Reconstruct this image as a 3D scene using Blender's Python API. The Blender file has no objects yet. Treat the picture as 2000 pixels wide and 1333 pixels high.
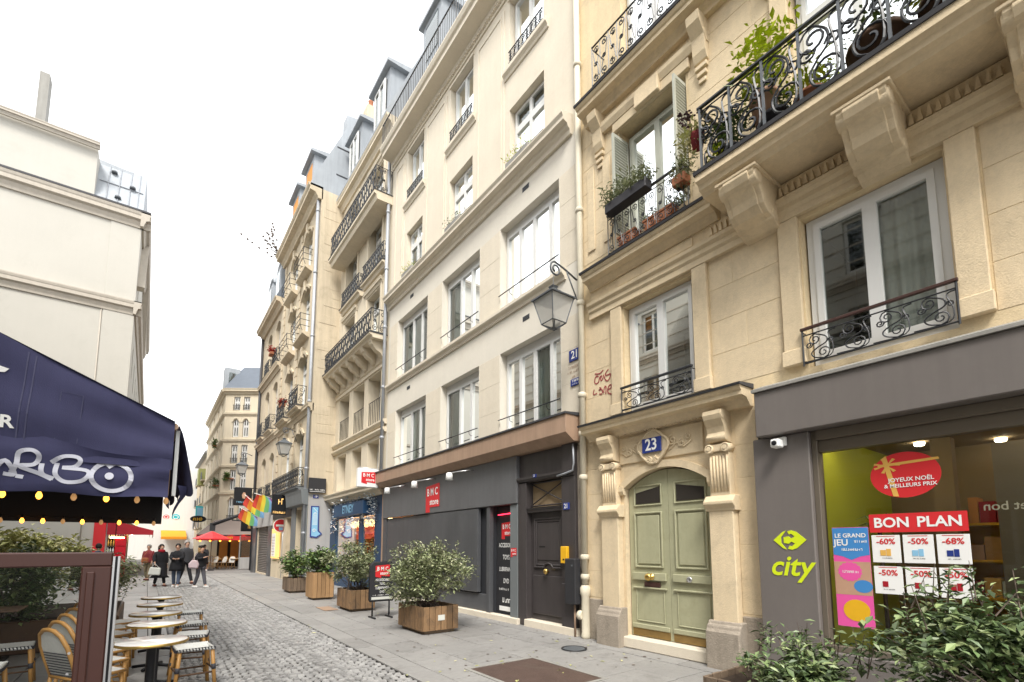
import bpy, bmesh, math, random
from mathutils import Vector, Matrix
R = math.radians
random.seed(7)
S = bpy.context.scene
COL = S.collection
# ------------------------------------------------------------------ camera, sky, sun, exposure
cd = bpy.data.cameras.new('camera'); cam = bpy.data.objects.new('camera', cd); COL.objects.link(cam)
cd.sensor_fit = 'HORIZONTAL'; cd.sensor_width = 36.0; cd.lens = 955.0/2000.0*36.0
cd.shift_y = 298.5/2000.0
cd.clip_start = 0.05; cd.clip_end = 2000
cam.location = (0, 0, 1.65)
cam.rotation_euler = (R(90+6.07), 0, R(-36.6))
S.camera = cam
S.render.resolution_x = 1024; S.render.resolution_y = 682
W = bpy.data.worlds.new('World'); S.world = W; W.use_nodes = True
nt = W.node_tree; nt.nodes.clear()
wo = nt.nodes.new('ShaderNodeOutputWorld'); bg = nt.nodes.new('ShaderNodeBackground')
sk = nt.nodes.new('ShaderNodeTexSky'); sk.sky_type = 'NISHITA'; sk.sun_disc = False
SUN_EL, SUN_AZ = 52.0, 215.0
sk.sun_elevation = R(SUN_EL); sk.sun_rotation = R(SUN_AZ); sk.air_density = 1.0; sk.dust_density = 6.0; sk.ozone_density = 0.3
hs = nt.nodes.new('ShaderNodeHueSaturation'); hs.inputs['Saturation'].default_value = 0.10
mxw = nt.nodes.new('ShaderNodeMixRGB'); mxw.inputs[0].default_value = 0.72; mxw.inputs[2].default_value = (9.6, 9.75, 9.9, 1)
nt.links.new(sk.outputs[0], hs.inputs['Color']); nt.links.new(hs.outputs[0], mxw.inputs[1])
nt.links.new(mxw.outputs[0], bg.inputs[0]); bg.inputs[1].default_value = 0.1
nt.links.new(bg.outputs[0], wo.inputs[0])
sl = bpy.data.lights.new('sun', 'SUN'); so = bpy.data.objects.new('sun', sl); COL.objects.link(so)
sl.energy = 1.5; sl.angle = R(16); sl.color = (1.0, 0.95, 0.88)
# the sun stands behind the camera, over the left side of the street
_az = R(SUN_AZ); _d = Vector((math.sin(_az)*math.cos(R(SUN_EL)), math.cos(_az)*math.cos(R(SUN_EL)), math.sin(R(SUN_EL))))
so.rotation_euler = _d.to_track_quat('Z', 'Y').to_euler()
so.location = _d*60
S.view_settings.view_transform = 'Standard'; S.view_settings.look = 'None'
S.view_settings.exposure = 1.36; S.view_settings.gamma = 1.0
S.render.engine = 'CYCLES'
S.cycles.max_bounces = 6; S.cycles.transparent_max_bounces = 12; S.cycles.diffuse_bounces = 4
# ------------------------------------------------------------------ materials
M = {}
def mat(name, col, rough=0.7, var=0.0, vs=2.0, bump=0.0, bs=30.0, metal=0.0, spec=0.3, streak=0.0, rnd=0.0, dirt=None, island=0.0, stain=0.0, stc=(0.10, 0.085, 0.07), coat=0.0, grain=0.0, sts=1.3, stlo=0.54, col2=None):
    m = bpy.data.materials.new(name); m.use_nodes = True; M[name] = m
    t = m.node_tree; N = t.nodes; L = t.links
    b = N['Principled BSDF']; b.inputs['Roughness'].default_value = rough; b.inputs['Metallic'].default_value = metal
    b.inputs['Specular IOR Level'].default_value = spec
    if coat: b.inputs['Coat Weight'].default_value = coat; b.inputs['Coat Roughness'].default_value = 0.15
    c4 = (*col, 1)
    if not (var or streak or rnd or bump or island or stain or grain):
        b.inputs['Base Color'].default_value = c4; return m
    tc = N.new('ShaderNodeNewGeometry') if True else None
    pos = tc.outputs['Position']
    cur = None
    def mul(cur, fac_out, lo, hi):
        mr = N.new('ShaderNodeMapRange'); mr.inputs[3].default_value = lo; mr.inputs[4].default_value = hi
        L.new(fac_out, mr.inputs[0])
        mx = N.new('ShaderNodeMixRGB'); mx.blend_type = 'MULTIPLY'; mx.inputs[0].default_value = 1.0
        if cur is None: mx.inputs[1].default_value = c4
        else: L.new(cur, mx.inputs[1])
        cmb = N.new('ShaderNodeCombineColor'); 
        for i in range(3): L.new(mr.outputs[0], cmb.inputs[i])
        L.new(cmb.outputs[0], mx.inputs[2]); return mx.outputs[0]
    if var:
        n = N.new('ShaderNodeTexNoise'); n.inputs['Scale'].default_value = vs; n.inputs['Detail'].default_value = 6; n.inputs['Roughness'].default_value = 0.65
        L.new(pos, n.inputs['Vector']); cur = mul(cur, n.outputs[0], 1-var*1.6, 1+var*1.1)
    if grain:
        n = N.new('ShaderNodeTexNoise'); n.inputs['Scale'].default_value = 16; n.inputs['Detail'].default_value = 8; n.inputs['Roughness'].default_value = 0.8
        L.new(pos, n.inputs['Vector']); cur = mul(cur, n.outputs[0], 1-grain*2.2, 1+grain*2.0)
    if streak:
        mp = N.new('ShaderNodeMapping'); mp.inputs['Scale'].default_value = (5, 5, 0.35); L.new(pos, mp.inputs[0])
        n = N.new('ShaderNodeTexNoise'); n.inputs['Scale'].default_value = 1.0; n.inputs['Detail'].default_value = 5; n.inputs['Roughness'].default_value = 0.7
        L.new(mp.outputs[0], n.inputs['Vector']); cur = mul(cur, n.outputs[0], 1-streak*1.7, 1+streak)
    if rnd:
        oi = N.new('ShaderNodeObjectInfo'); cur = mul(cur, oi.outputs['Random'], 1-rnd, 1+rnd)
    if col2:
        mx = N.new('ShaderNodeMixRGB'); pw = N.new('ShaderNodeMath'); pw.operation = 'POWER'; pw.inputs[1].default_value = 2.6; md = N.new('ShaderNodeMath'); md.operation = 'FRACT'; ml = N.new('ShaderNodeMath'); ml.operation = 'MULTIPLY'; ml.inputs[1].default_value = 7.31
        L.new(tc.outputs['Random Per Island'], ml.inputs[0]); L.new(ml.outputs[0], md.inputs[0]); L.new(md.outputs[0], pw.inputs[0]); L.new(pw.outputs[0], mx.inputs[0]); mx.inputs[1].default_value = c4; mx.inputs[2].default_value = (*col2, 1); cur = mx.outputs[0]
    if island:
        cur = mul(cur, tc.outputs['Random Per Island'], 1-island, 1+island)
    if stain:
        n = N.new('ShaderNodeTexNoise'); n.inputs['Scale'].default_value = sts; n.inputs['Detail'].default_value = 9; n.inputs['Roughness'].default_value = 0.75; n.inputs['Distortion'].default_value = 0.6
        L.new(pos, n.inputs['Vector'])
        rp = N.new('ShaderNodeMapRange'); rp.inputs[1].default_value = stlo; rp.inputs[2].default_value = stlo+0.2; rp.inputs[3].default_value = 0; rp.inputs[4].default_value = stain
        L.new(n.outputs[0], rp.inputs[0])
        mx = N.new('ShaderNodeMixRGB'); L.new(rp.outputs[0], mx.inputs[0])
        if cur is None: mx.inputs[1].default_value = c4
        else: L.new(cur, mx.inputs[1])
        mx.inputs[2].default_value = (*stc, 1); cur = mx.outputs[0]
    if cur is not None: L.new(cur, b.inputs['Base Color'])
    else: b.inputs['Base Color'].default_value = c4
    if bump:
        n = N.new('ShaderNodeTexNoise'); n.inputs['Scale'].default_value = bs; n.inputs['Detail'].default_value = 5
        L.new(pos, n.inputs['Vector'])
        bp = N.new('ShaderNodeBump'); bp.inputs['Strength'].default_value = bump; bp.inputs['Distance'].default_value = 0.02
        L.new(n.outputs[0], bp.inputs['Height']); L.new(bp.outputs[0], b.inputs['Normal'])
    return m
def glass(name, tint, refl=0.06, rough=0.02, boost=1.25):
    m = bpy.data.materials.new(name); m.use_nodes = True; M[name] = m
    t = m.node_tree; N = t.nodes; L = t.links; N.clear()
    o = N.new('ShaderNodeOutputMaterial'); mx = N.new('ShaderNodeMixShader'); tr = N.new('ShaderNodeBsdfTransparent'); gl = N.new('ShaderNodeBsdfGlossy')
    tr.inputs[0].default_value = (*tint, 1); gl.inputs['Roughness'].default_value = rough; gl.inputs[0].default_value = (0.92, 0.95, 0.95, 1)
    fr = N.new('ShaderNodeFresnel'); fr.inputs[0].default_value = 1.52
    ad = N.new('ShaderNodeMath'); ad.operation = 'MULTIPLY_ADD'; ad.use_clamp = True; ad.inputs[1].default_value = boost; ad.inputs[2].default_value = refl
    L.new(fr.outputs[0], ad.inputs[0]); L.new(ad.outputs[0], mx.inputs[0]); L.new(tr.outputs[0], mx.inputs[1]); L.new(gl.outputs[0], mx.inputs[2]); L.new(mx.outputs[0], o.inputs[0])
def emit(name, col, s):
    m = bpy.data.materials.new(name); m.use_nodes = True; M[name] = m
    b = m.node_tree.nodes['Principled BSDF']; b.inputs['Base Color'].default_value = (*col, 1)
    b.inputs['Emission Color'].default_value = (*col, 1); b.inputs['Emission Strength'].default_value = s
mat('stone21', (0.7, 0.63, 0.51), 0.85, 0.08, 0.9, 0.2, 60, streak=0.05, stain=0.22, stc=(0.46, 0.375, 0.26), grain=0.05)
mat('render21', (0.695, 0.65, 0.56), 0.85, 0.05, 1.2, 0.12, 80, streak=0.035, stain=0.20, stc=(0.50, 0.44, 0.35), grain=0.035)
mat('stone23', (0.73, 0.59, 0.375), 0.85, 0.15, 1.1, 0.25, 60, streak=0.10, stain=0.5, stc=(0.36, 0.29, 0.20), grain=0.10, stlo=0.51, sts=1.8)
mat('stone23b', (0.71, 0.58, 0.39), 0.85, 0.14, 1.6, 0.25, 60, streak=0.09, rnd=0.05, stain=0.45, stc=(0.38, 0.31, 0.215), grain=0.10, stlo=0.52, sts=2.2)
mat('stone19', (0.67, 0.59, 0.455), 0.85, 0.10, 0.9, 0.25, 60, streak=0.12, stain=0.12, stc=(0.36, 0.29, 0.2))
mat('stone17', (0.61, 0.52, 0.38), 0.88, 0.16, 0.8, 0.4, 30, streak=0.22, stain=0.45, stc=(0.25, 0.2, 0.14))
mat('stone15', (0.6, 0.51, 0.375), 0.88, 0.15, 0.8, 0.3, 30, streak=0.2, stain=0.3, stc=(0.27, 0.22, 0.16))
mat('stonefar', (0.68, 0.60, 0.46), 0.88, 0.08, 0.5, 0.2, 30, streak=0.1)
mat('renderleft', (0.49, 0.47, 0.42), 0.9, 0.06, 0.35, 0.1, 30, streak=0.02, stain=0.45, stc=(0.40, 0.375, 0.33), grain=0.03, sts=0.55)
mat('trimleft', (0.47, 0.425, 0.36), 0.85, 0.06, 1.0, streak=0.12)
mat('whitewall', (0.74, 0.72, 0.68), 0.9, 0.05, 0.5, streak=0.08)
mat('plinth', (0.36, 0.31, 0.25), 0.9, 0.2, 3.0, 0.5, 40, streak=0.22, stain=0.6, stc=(0.14, 0.12, 0.10), grain=0.12, sts=3.0)
mat('wood_white', (0.68, 0.68, 0.66), 0.45, 0.03, 3.0, streak=0.03)
mat('shutter_grey', (0.46, 0.47, 0.40), 0.6, 0.08, 3.0, streak=0.1)
mat('iron', (0.018, 0.02, 0.024), 0.45, 0.2, 8.0, spec=0.5)
mat('iron_grey', (0.10, 0.11, 0.12), 0.5, 0.2, 8.0, spec=0.5)
mat('rail_brown', (0.06, 0.03, 0.025), 0.4)
mat('lead', (0.06, 0.06, 0.065), 0.6, 0.2, 4.0)
mat('zinc', (0.36, 0.385, 0.41), 0.6, 0.12, 1.5, 0.1, 8, metal=0.05, streak=0.18)
mat('zinc_pipe', (0.40, 0.42, 0.45), 0.45, 0.12, 4.0, metal=0.3, streak=0.15)
mat('slate', (0.12, 0.14, 0.17), 0.55, 0.15, 3.0, 0.3, 20)
mat('cream_pipe', (0.70, 0.64, 0.50), 0.5, 0.10, 4.0, streak=0.2, stain=0.2, stc=(0.35, 0.28, 0.18))
mat('canopy_brown', (0.39, 0.265, 0.185), 0.6, 0.10, 2.0, streak=0.22)
mat('shop_grey', (0.085, 0.088, 0.094), 0.36, 0.12, 2.0, streak=0.2, spec=0.5, grain=0.05, stain=0.3, stc=(0.15, 0.15, 0.155), sts=2.0)
mat('fascia_grey', (0.125, 0.127, 0.132), 0.42, 0.12, 2.0, streak=0.15, spec=0.4, grain=0.05, stain=0.3, stc=(0.13, 0.13, 0.132), sts=2.0)
mat('shop_dark', (0.035, 0.037, 0.042), 0.5, 0.12, 3.0, streak=0.15)
mat('door_black', (0.06, 0.052, 0.052), 0.42, 0.15, 4.0, streak=0.25, spec=0.45)
mat('taupe', (0.165, 0.147, 0.136), 0.42, 0.06, 1.2, streak=0.10, spec=0.4, grain=0.03, stain=0.25, stc=(0.21, 0.20, 0.19), sts=1.6)
mat('taupe_frame', (0.16, 0.135, 0.105), 0.45, 0.05, 2.0, metal=0.2)
mat('door_green', (0.4, 0.395, 0.255), 0.42, 0.08, 4.0, streak=0.12, spec=0.45, stain=0.30, stc=(0.20, 0.17, 0.09), sts=3.5, grain=0.05)
mat('brass', (0.62, 0.42, 0.13), 0.28, 0.15, 6.0, metal=0.9)
mat('brass_dull', (0.30, 0.20, 0.075), 0.45, 0.25, 6.0, metal=0.6)
mat('enamel_blue', (0.025, 0.045, 0.22), 0.25, spec=0.5)
mat('white', (0.82, 0.82, 0.80), 0.5)
mat('red', (0.62, 0.03, 0.035), 0.45)
mat('red_dark', (0.35, 0.015, 0.025), 0.5, 0.1, 3)
mat('red_gloss', (0.55, 0.012, 0.025), 0.25)
mat('lime', (0.62, 0.74, 0.02), 0.4)
mat('lime_wall', (0.52, 0.55, 0.045), 0.7)
mat('yellow', (0.75, 0.42, 0.02), 0.4, 0.1, 6)
mat('black', (0.012, 0.012, 0.014), 0.5)
mat('charcoal', (0.03, 0.03, 0.033), 0.6)
mat('navy_shop', (0.02, 0.055, 0.12), 0.4, 0.1, 3, streak=0.1)
mat('navy_cloth', (0.042, 0.043, 0.098), 0.85, 0.12, 1.5, 0.15, 120, streak=0.14, stain=0.12, stc=(0.10, 0.10, 0.14))
mat('taupe_cloth', (0.20, 0.16, 0.14), 0.85, 0.12, 1.5)
mat('spray_white', (0.50, 0.51, 0.58), 0.8, 0.12, 6)
mat('spray_navy', (0.07, 0.072, 0.13), 0.85, 0.2, 9)
mat('spray_red', (0.32, 0.05, 0.06), 0.8, 0.2, 9)
mat('gold_print', (0.72, 0.42, 0.10), 0.35)
mat('pink_print', (0.75, 0.10, 0.35), 0.4)
mat('blue_print', (0.06, 0.24, 0.55), 0.4)
mat('sky_print', (0.25, 0.50, 0.70), 0.4)
mat('cyan', (0.05, 0.48, 0.55), 0.5)
mat('orange', (0.80, 0.30, 0.02), 0.7)
mat('shop_warm', (0.80, 0.52, 0.24), 0.8, 0.1, 3)
mat('lamp_pane', (0.62, 0.61, 0.57), 0.25, 0.08, 6)
mat('orange_dull', (0.62, 0.27, 0.07), 0.8, 0.15, 2)
mat('terracotta', (0.38, 0.15, 0.075), 0.75, 0.15, 6)
mat('pot_pink', (0.50, 0.30, 0.20), 0.7, 0.12, 6)
mat('pot_black', (0.03, 0.028, 0.032), 0.5)
mat('soil', (0.05, 0.035, 0.025), 0.95, 0.3, 20, 0.5, 60)
mat('plank', (0.27, 0.165, 0.085), 0.75, 0.18, 3, 0.3, 40, streak=0.35, rnd=0.22, stain=0.75, stc=(0.05, 0.042, 0.035), sts=4.5, stlo=0.48)
mat('plank_light', (0.40, 0.24, 0.115), 0.7, 0.14, 3, 0.25, 40, streak=0.28, rnd=0.14, stain=0.45, stc=(0.14, 0.09, 0.05), sts=5)
mat('plank_old', (0.20, 0.145, 0.10), 0.8, 0.18, 3, 0.3, 40, streak=0.35, rnd=0.2, stain=0.6, stc=(0.05, 0.046, 0.042), sts=4.5)
mat('rattan', (0.44, 0.23, 0.065), 0.45, 0.18, 12, spec=0.5)
mat('rattan_dark', (0.10, 0.055, 0.03), 0.6, 0.2, 8)
mat('weave', (0.66, 0.66, 0.63), 0.6, 0.10, 30, 0.4, 180)
mat('weave_dark', (0.05, 0.05, 0.06), 0.6)
mat('marble', (0.74, 0.73, 0.71), 0.12, 0.08, 4, spec=0.6)
mat('wood_top', (0.22, 0.14, 0.09), 0.4, 0.2, 4)
mat('screen_brown', (0.07, 0.026, 0.019), 0.4, 0.06, 5, streak=0.06, spec=0.45)
mat('steel', (0.55, 0.55, 0.55), 0.3, metal=0.8)
mat('sett', (0.3, 0.294, 0.285), 0.6, 0.18, 5, 0.5, 60, island=0.28, spec=0.45)
mat('sett_one', (0.3, 0.294, 0.285), 0.6, 0.18, 5, 0.5, 60, rnd=0.28, spec=0.45)
mat('mortar', (0.040, 0.037, 0.034), 0.9, 0.25, 6, 0.5, 40)
mat('flag', (0.275, 0.267, 0.255), 0.6, 0.12, 1.6, 0.35, 40, rnd=0.10, stain=0.62, stc=(0.115, 0.108, 0.10), spec=0.45, grain=0.12, sts=2.6, stlo=0.53)
mat('flag_left', (0.3, 0.292, 0.28), 0.5, 0.12, 1.6, 0.3, 40, rnd=0.1, stain=0.5, stc=(0.13, 0.125, 0.12), spec=0.5, grain=0.09, sts=2.2)
mat('asphalt', (0.20, 0.19, 0.18), 0.8, 0.15, 2, 0.4, 60)
mat('hatch', (0.125, 0.085, 0.07), 0.55, 0.25, 5, 0.5, 60, metal=0.3, stain=0.4, stc=(0.2, 0.17, 0.14))
mat('concrete', (0.30, 0.29, 0.265), 0.85, 0.12, 2, streak=0.2)
mat('room', (0.15, 0.165, 0.15), 0.9)
mat('room_warm', (0.30, 0.22, 0.13), 0.9)
mat('room_dark', (0.03, 0.025, 0.02), 0.9)
mat('curtain', (0.60, 0.64, 0.59), 0.9, 0.04, 4)
mat('curtain_warm', (0.62, 0.42, 0.28), 0.9, 0.08, 4)
mat('curtain_grey', (0.33, 0.33, 0.31), 0.9, 0.08, 4)
mat('leaf_grey', (0.19, 0.225, 0.10), 0.5, island=0.42, spec=0.45, col2=(0.42, 0.42, 0.27))
mat('leaf_green', (0.075, 0.135, 0.035), 0.45, island=0.45, spec=0.45, col2=(0.19, 0.25, 0.07))
mat('leaf_dark', (0.085, 0.135, 0.05), 0.42, island=0.5, spec=0.5, col2=(0.27, 0.32, 0.14))
mat('leaf_pale', (0.36, 0.37, 0.14), 0.55, island=0.35, col2=(0.62, 0.58, 0.32))
mat('leaf_lime', (0.42, 0.50, 0.02), 0.5, island=0.3)
mat('leaf_red', (0.40, 0.03, 0.02), 0.6, island=0.4)
mat('leaf_silver', (0.46, 0.52, 0.57), 0.5, island=0.4)
mat('twig', (0.13, 0.10, 0.08), 0.85)
mat('seed', (0.07, 0.04, 0.045), 0.9)
mat('plaster_grey', (0.42, 0.41, 0.40), 0.85, 0.08, 1.0, streak=0.14)
mat('metal_shutter', (0.17, 0.155, 0.14), 0.5, 0.12, 2, metal=0.2, streak=0.2)
mat('grey_paint', (0.17, 0.185, 0.19), 0.55, 0.08, 2, streak=0.1)
mat('skin', (0.50, 0.30, 0.21), 0.55)
mat('coat_black', (0.014, 0.014, 0.017), 0.8, 0.15, 12)
mat('coat_grey', (0.05, 0.05, 0.055), 0.8)
mat('coat_burgundy', (0.20, 0.03, 0.035), 0.8)
mat('coat_blue', (0.05, 0.07, 0.15), 0.8)
mat('scarf', (0.28, 0.01, 0.02), 0.85)
mat('jeans', (0.075, 0.095, 0.14), 0.85, 0.15, 20)
mat('trousers', (0.085, 0.085, 0.10), 0.85)
mat('khaki', (0.20, 0.16, 0.10), 0.85)
mat('shoe_white', (0.75, 0.74, 0.72), 0.6)
mat('shoe_brown', (0.10, 0.03, 0.02), 0.5)
mat('bag_white', (0.62, 0.63, 0.58), 0.7)
mat('bag_pink', (0.52, 0.42, 0.45), 0.7)
mat('bag_brown', (0.30, 0.10, 0.04), 0.6)
mat('hair_dark', (0.018, 0.013, 0.011), 0.6)
mat('hair_blond', (0.38, 0.24, 0.11), 0.6)
mat('hair_grey', (0.30, 0.28, 0.26), 0.6)
M['lamp_pane'].node_tree.nodes['Principled BSDF'].inputs['Alpha'].default_value = 0.62
glass('glass', (0.82, 0.88, 0.85), 0.06, boost=1.35)
glass('glass_shop', (0.88, 0.90, 0.86), 0.0, boost=0.9)
glass('glass_screen', (0.94, 0.96, 0.95), -0.02, boost=0.7)
glass('glass_lamp', (0.75, 0.76, 0.74), 0.10, 0.15)
emit('bulb', (1.0, 0.36, 0.04), 2.2)
emit('bulb_dim', (0.55, 0.30, 0.12), 0.25)
emit('ceiling_lamp', (1.0, 0.88, 0.62), 6)
emit('warm_lamp', (1.0, 0.62, 0.25), 9)
emit('red_neon', (0.9, 0.02, 0.05), 3)
emit('lit_menu', (0.85, 0.50, 0.16), 0.35)
def striped(name, cols, axis):
    m = bpy.data.materials.new(name); m.use_nodes = True; M[name] = m
    t = m.node_tree; N = t.nodes; L = t.links; b = N['Principled BSDF']; b.inputs['Roughness'].default_value = 0.8
    tc = N.new('ShaderNodeTexCoord'); sp = N.new('ShaderNodeSeparateXYZ'); L.new(tc.outputs['UV'], sp.inputs[0])
    rp = N.new('ShaderNodeValToRGB'); rp.color_ramp.interpolation = 'CONSTANT'; n = len(cols)
    for i, c in enumerate(cols):
        e = rp.color_ramp.elements[i] if i < 2 else rp.color_ramp.elements.new(i/n)
        e.position = i/n; e.color = (*c, 1)
    L.new(sp.outputs[axis], rp.inputs[0]); L.new(rp.outputs[0], b.inputs['Base Color'])
RAINBOW = [(0.62, 0.06, 0.04), (0.72, 0.27, 0.03), (0.75, 0.62, 0.06), (0.16, 0.45, 0.18), (0.18, 0.36, 0.58), (0.33, 0.16, 0.45)]
striped('rainbow', RAINBOW, 1)
# ------------------------------------------------------------------ mesh helpers
CACHE = {}
def FX(X): return lambda s, o, z: (X-o, s, z)          # facade facing -X (the right side of the street): s = y
def FY(Y): return lambda s, o, z: (s, Y-o, z)          # wall facing -Y: s = x
def FXL(X): return lambda s, o, z: (X+o, s, z)         # facade facing +X (the left side of the street)
def FD(p, ang):                                        # general vertical face: p origin, s along angle, outward to the right of s
    c, d = math.cos(ang), math.sin(ang)
    return lambda s, o, z: (p[0]+c*s+d*o, p[1]+d*s-c*o, z)
ID = lambda a, b, c: (a, b, c)
class MB:
    def __init__(s, fr=ID): s.v = []; s.f = []; s.sm = []; s.fr = fr; s.uv = None
    def add(s, pts): n = len(s.v); s.v.extend(s.fr(*p) for p in pts); return n
    def face(s, idx, smooth=False): s.f.append(tuple(idx)); s.sm.append(smooth)
    def quad(s, a, b, c, d): n = s.add([a, b, c, d]); s.face((n, n+1, n+2, n+3)); return s
    def poly(s, pts): n = s.add(pts); s.face(range(n, n+len(pts))); return s
    def box(s, a0, a1, b0, b1, c0, c1):
        n = s.add([(a0, b0, c0), (a1, b0, c0), (a1, b1, c0), (a0, b1, c0), (a0, b0, c1), (a1, b0, c1), (a1, b1, c1), (a0, b1, c1)])
        for q in ((0, 1, 2, 3), (7, 6, 5, 4), (0, 4, 5, 1), (1, 5, 6, 2), (2, 6, 7, 3), (3, 7, 4, 0)): s.face([n+i for i in q])
        return s
    def prism(s, poly, t0, t1, ax='b'):
        # poly: list of 2D points; ax tells which coordinate is extruded: 'a' poly=(b,c) ; 'b' poly=(a,c) ; 'c' poly=(a,b)
        def mk(p, t):
            if ax == 'a': return (t, p[0], p[1])
            if ax == 'b': return (p[0], t, p[1])
            return (p[0], p[1], t)
        k = len(poly); n = s.add([mk(p, t0) for p in poly]+[mk(p, t1) for p in poly])
        s.face(range(n, n+k)); s.face(range(n+2*k-1, n+k-1, -1))
        for i in range(k): j = (i+1) % k; s.face((n+i, n+k+i, n+k+j, n+j))
        return s
    def strip(s, pts2, w, t0, t1, closed=False):
        # flat ribbon following 2D points (a,c) of width w, between b=t0 and b=t1
        k = len(pts2)
        L_, R_ = [], []
        for i, p in enumerate(pts2):
            a = pts2[max(i-1, 0)]; b = pts2[min(i+1, k-1)]
            dx, dy = b[0]-a[0], b[1]-a[1]; l = math.hypot(dx, dy) or 1
            nx, ny = -dy/l*w/2, dx/l*w/2
            L_.append((p[0]+nx, p[1]+ny)); R_.append((p[0]-nx, p[1]-ny))
        for i in range(k-1):
            q = [L_[i], L_[i+1], R_[i+1], R_[i]]
            s.prism(q, t0, t1, 'b')
        return s
    def tube(s, pts, r, n=6, closed=False, r2=None):
        pts = [Vector(s.fr(*p)) for p in pts]; k = len(pts)
        rings = []
        prev = None
        for i, p in enumerate(pts):
            if closed: d = pts[(i+1) % k]-pts[i-1]
            else: d = pts[min(i+1, k-1)]-pts[max(i-1, 0)]
            if d.length < 1e-9: d = Vector((0, 0, 1))
            d.normalize()
            if prev is None:
                u = d.orthogonal().normalized()
            else:
                u = (prev-d*prev.dot(d))
                u = u.normalized() if u.length > 1e-6 else d.orthogonal().normalized()
            prev = u; w = d.cross(u)
            rr = r if r2 is None else r+(r2-r)*i/(k-1)
            st = len(s.v)
            for j in range(n):
                a = 2*math.pi*(j+0.5)/n; q = p+(u*math.cos(a)+w*math.sin(a))*rr; s.v.append(tuple(q))
            rings.append(st)
        m = k if closed else k-1
        for i in range(m):
            a, b = rings[i], rings[(i+1) % k]
            for j in range(n): jj = (j+1) % n; s.face((a+j, a+jj, b+jj, b+j), n > 4)
        if not closed: s.face([rings[0]+j for j in range(n)][::-1]); s.face([rings[-1]+j for j in range(n)])
        return s
    def lathe(s, prof, c=(0, 0), n=16, smooth=True, a0=0, cap=True):
        st = []
        for r, z in prof:
            st.append(s.add([(c[0]+r*math.cos(a0+2*math.pi*j/n), c[1]+r*math.sin(a0+2*math.pi*j/n), z) for j in range(n)]))
        for i in range(len(prof)-1):
            for j in range(n): jj = (j+1) % n; s.face((st[i]+j, st[i]+jj, st[i+1]+jj, st[i+1]+j), smooth)
        if cap: s.face([st[0]+j for j in range(n)][::-1]); s.face([st[-1]+j for j in range(n)])
        return s
    def sweep(s, prof, s0, s1):
        # moulding: prof = closed profile list (o,z), extruded along s
        k = len(prof); n = s.add([(s0, o, z) for o, z in prof]+[(s1, o, z) for o, z in prof])
        s.face(range(n, n+k)); s.face(range(n+2*k-1, n+k-1, -1))
        for i in range(k): j = (i+1) % k; s.face((n+i, n+k+i, n+k+j, n+j))
        return s
    def sheet(s, fn, nu, nv, smooth=True):
        n = len(s.v)
        s.v.extend(s.fr(*fn(i/nu, j/nv)) for j in range(nv+1) for i in range(nu+1))
        for j in range(nv):
            for i in range(nu):
                a = n+j*(nu+1)+i; s.face((a, a+1, a+nu+2, a+nu+1), smooth)
        return s
    def wall(s, s0, s1, z0, z1, ops, depth, o=0.0):
        ss = sorted(set([s0, s1]+[x for p in ops for x in (p[0], p[1])])); zz = sorted(set([z0, z1]+[x for p in ops for x in (p[2], p[3])]))
        for i in range(len(ss)-1):
            for j in range(len(zz)-1):
                cs, cz = (ss[i]+ss[i+1])/2, (zz[j]+zz[j+1])/2
                if any(p[0] < cs < p[1] and p[2] < cz < p[3] for p in ops): continue
                s.quad((ss[i], o, zz[j]), (ss[i+1], o, zz[j]), (ss[i+1], o, zz[j+1]), (ss[i], o, zz[j+1]))
        for a, b, c, d in [p[:4] for p in ops]:
            q = o-depth
            s.quad((a, o, c), (b, o, c), (b, q, c), (a, q, c)); s.quad((a, o, d), (b, o, d), (b, q, d), (a, q, d))
            s.quad((a, o, c), (a, o, d), (a, q, d), (a, q, c)); s.quad((b, o, c), (b, o, d), (b, q, d), (b, q, c))
        return s
    def build(s, name, material, parent=None, world=True, bevel=0, smooth=None, kind=None, label=None, recalc=True):
        me = bpy.data.meshes.new(name)
        off = Vector((0, 0, 0))
        if parent is not None and world:
            p = parent
            while p is not None: off += p.location; p = p.parent
        vs = [(x-off.x, y-off.y, z-off.z) for x, y, z in s.v] if off.length else s.v
        me.from_pydata(vs, [], s.f)
        me.polygons.foreach_set('use_smooth', [True]*len(s.f) if smooth else s.sm)
        if recalc and len(s.f) < 60000:
            bm = bmesh.new(); bm.from_mesh(me); bmesh.ops.recalc_face_normals(bm, faces=bm.faces); bm.to_mesh(me); bm.free()
        if s.uv:
            ul = me.uv_layers.new(name='UV')
            for lp in me.loops: ul.data[lp.index].uv = s.uv[lp.vertex_index]
        me.materials.append(M[material]); me.update()
        o = bpy.data.objects.new(name, me); COL.objects.link(o)
        if parent is not None: o.parent = parent
        if bevel:
            b = o.modifiers.new('bevel', 'BEVEL'); b.width = bevel; b.segments = 1; b.limit_method = 'ANGLE'; b.angle_limit = R(40)
        if kind: o['kind'] = kind
        if label: o['label'] = label
        return o
def tag(o, label, cat, group=None):
    o['label'] = label; o['category'] = cat
    if group: o['group'] = group
    return o
def thing(name, label, cat, loc=(0, 0, 0), rz=0.0, group=None):
    o = bpy.data.objects.new(name, None); COL.objects.link(o); o.location = loc; o.rotation_euler = (0, 0, rz); o.empty_display_size = 0.2
    return tag(o, label, cat, group)
def struct(o): o['kind'] = 'structure'; return o
def dup(o, loc=None, rz=None, label=None, parent=None):
    c = o.copy(); COL.objects.link(c)
    if parent is not None: c.parent = parent
    if loc is not None: c.location = loc
    if rz is not None: c.rotation_euler = (0, 0, rz)
    if label: c['label'] = label
    for ch in list(o.children): dup(ch, parent=c)
    return c
_fc = {}
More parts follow.
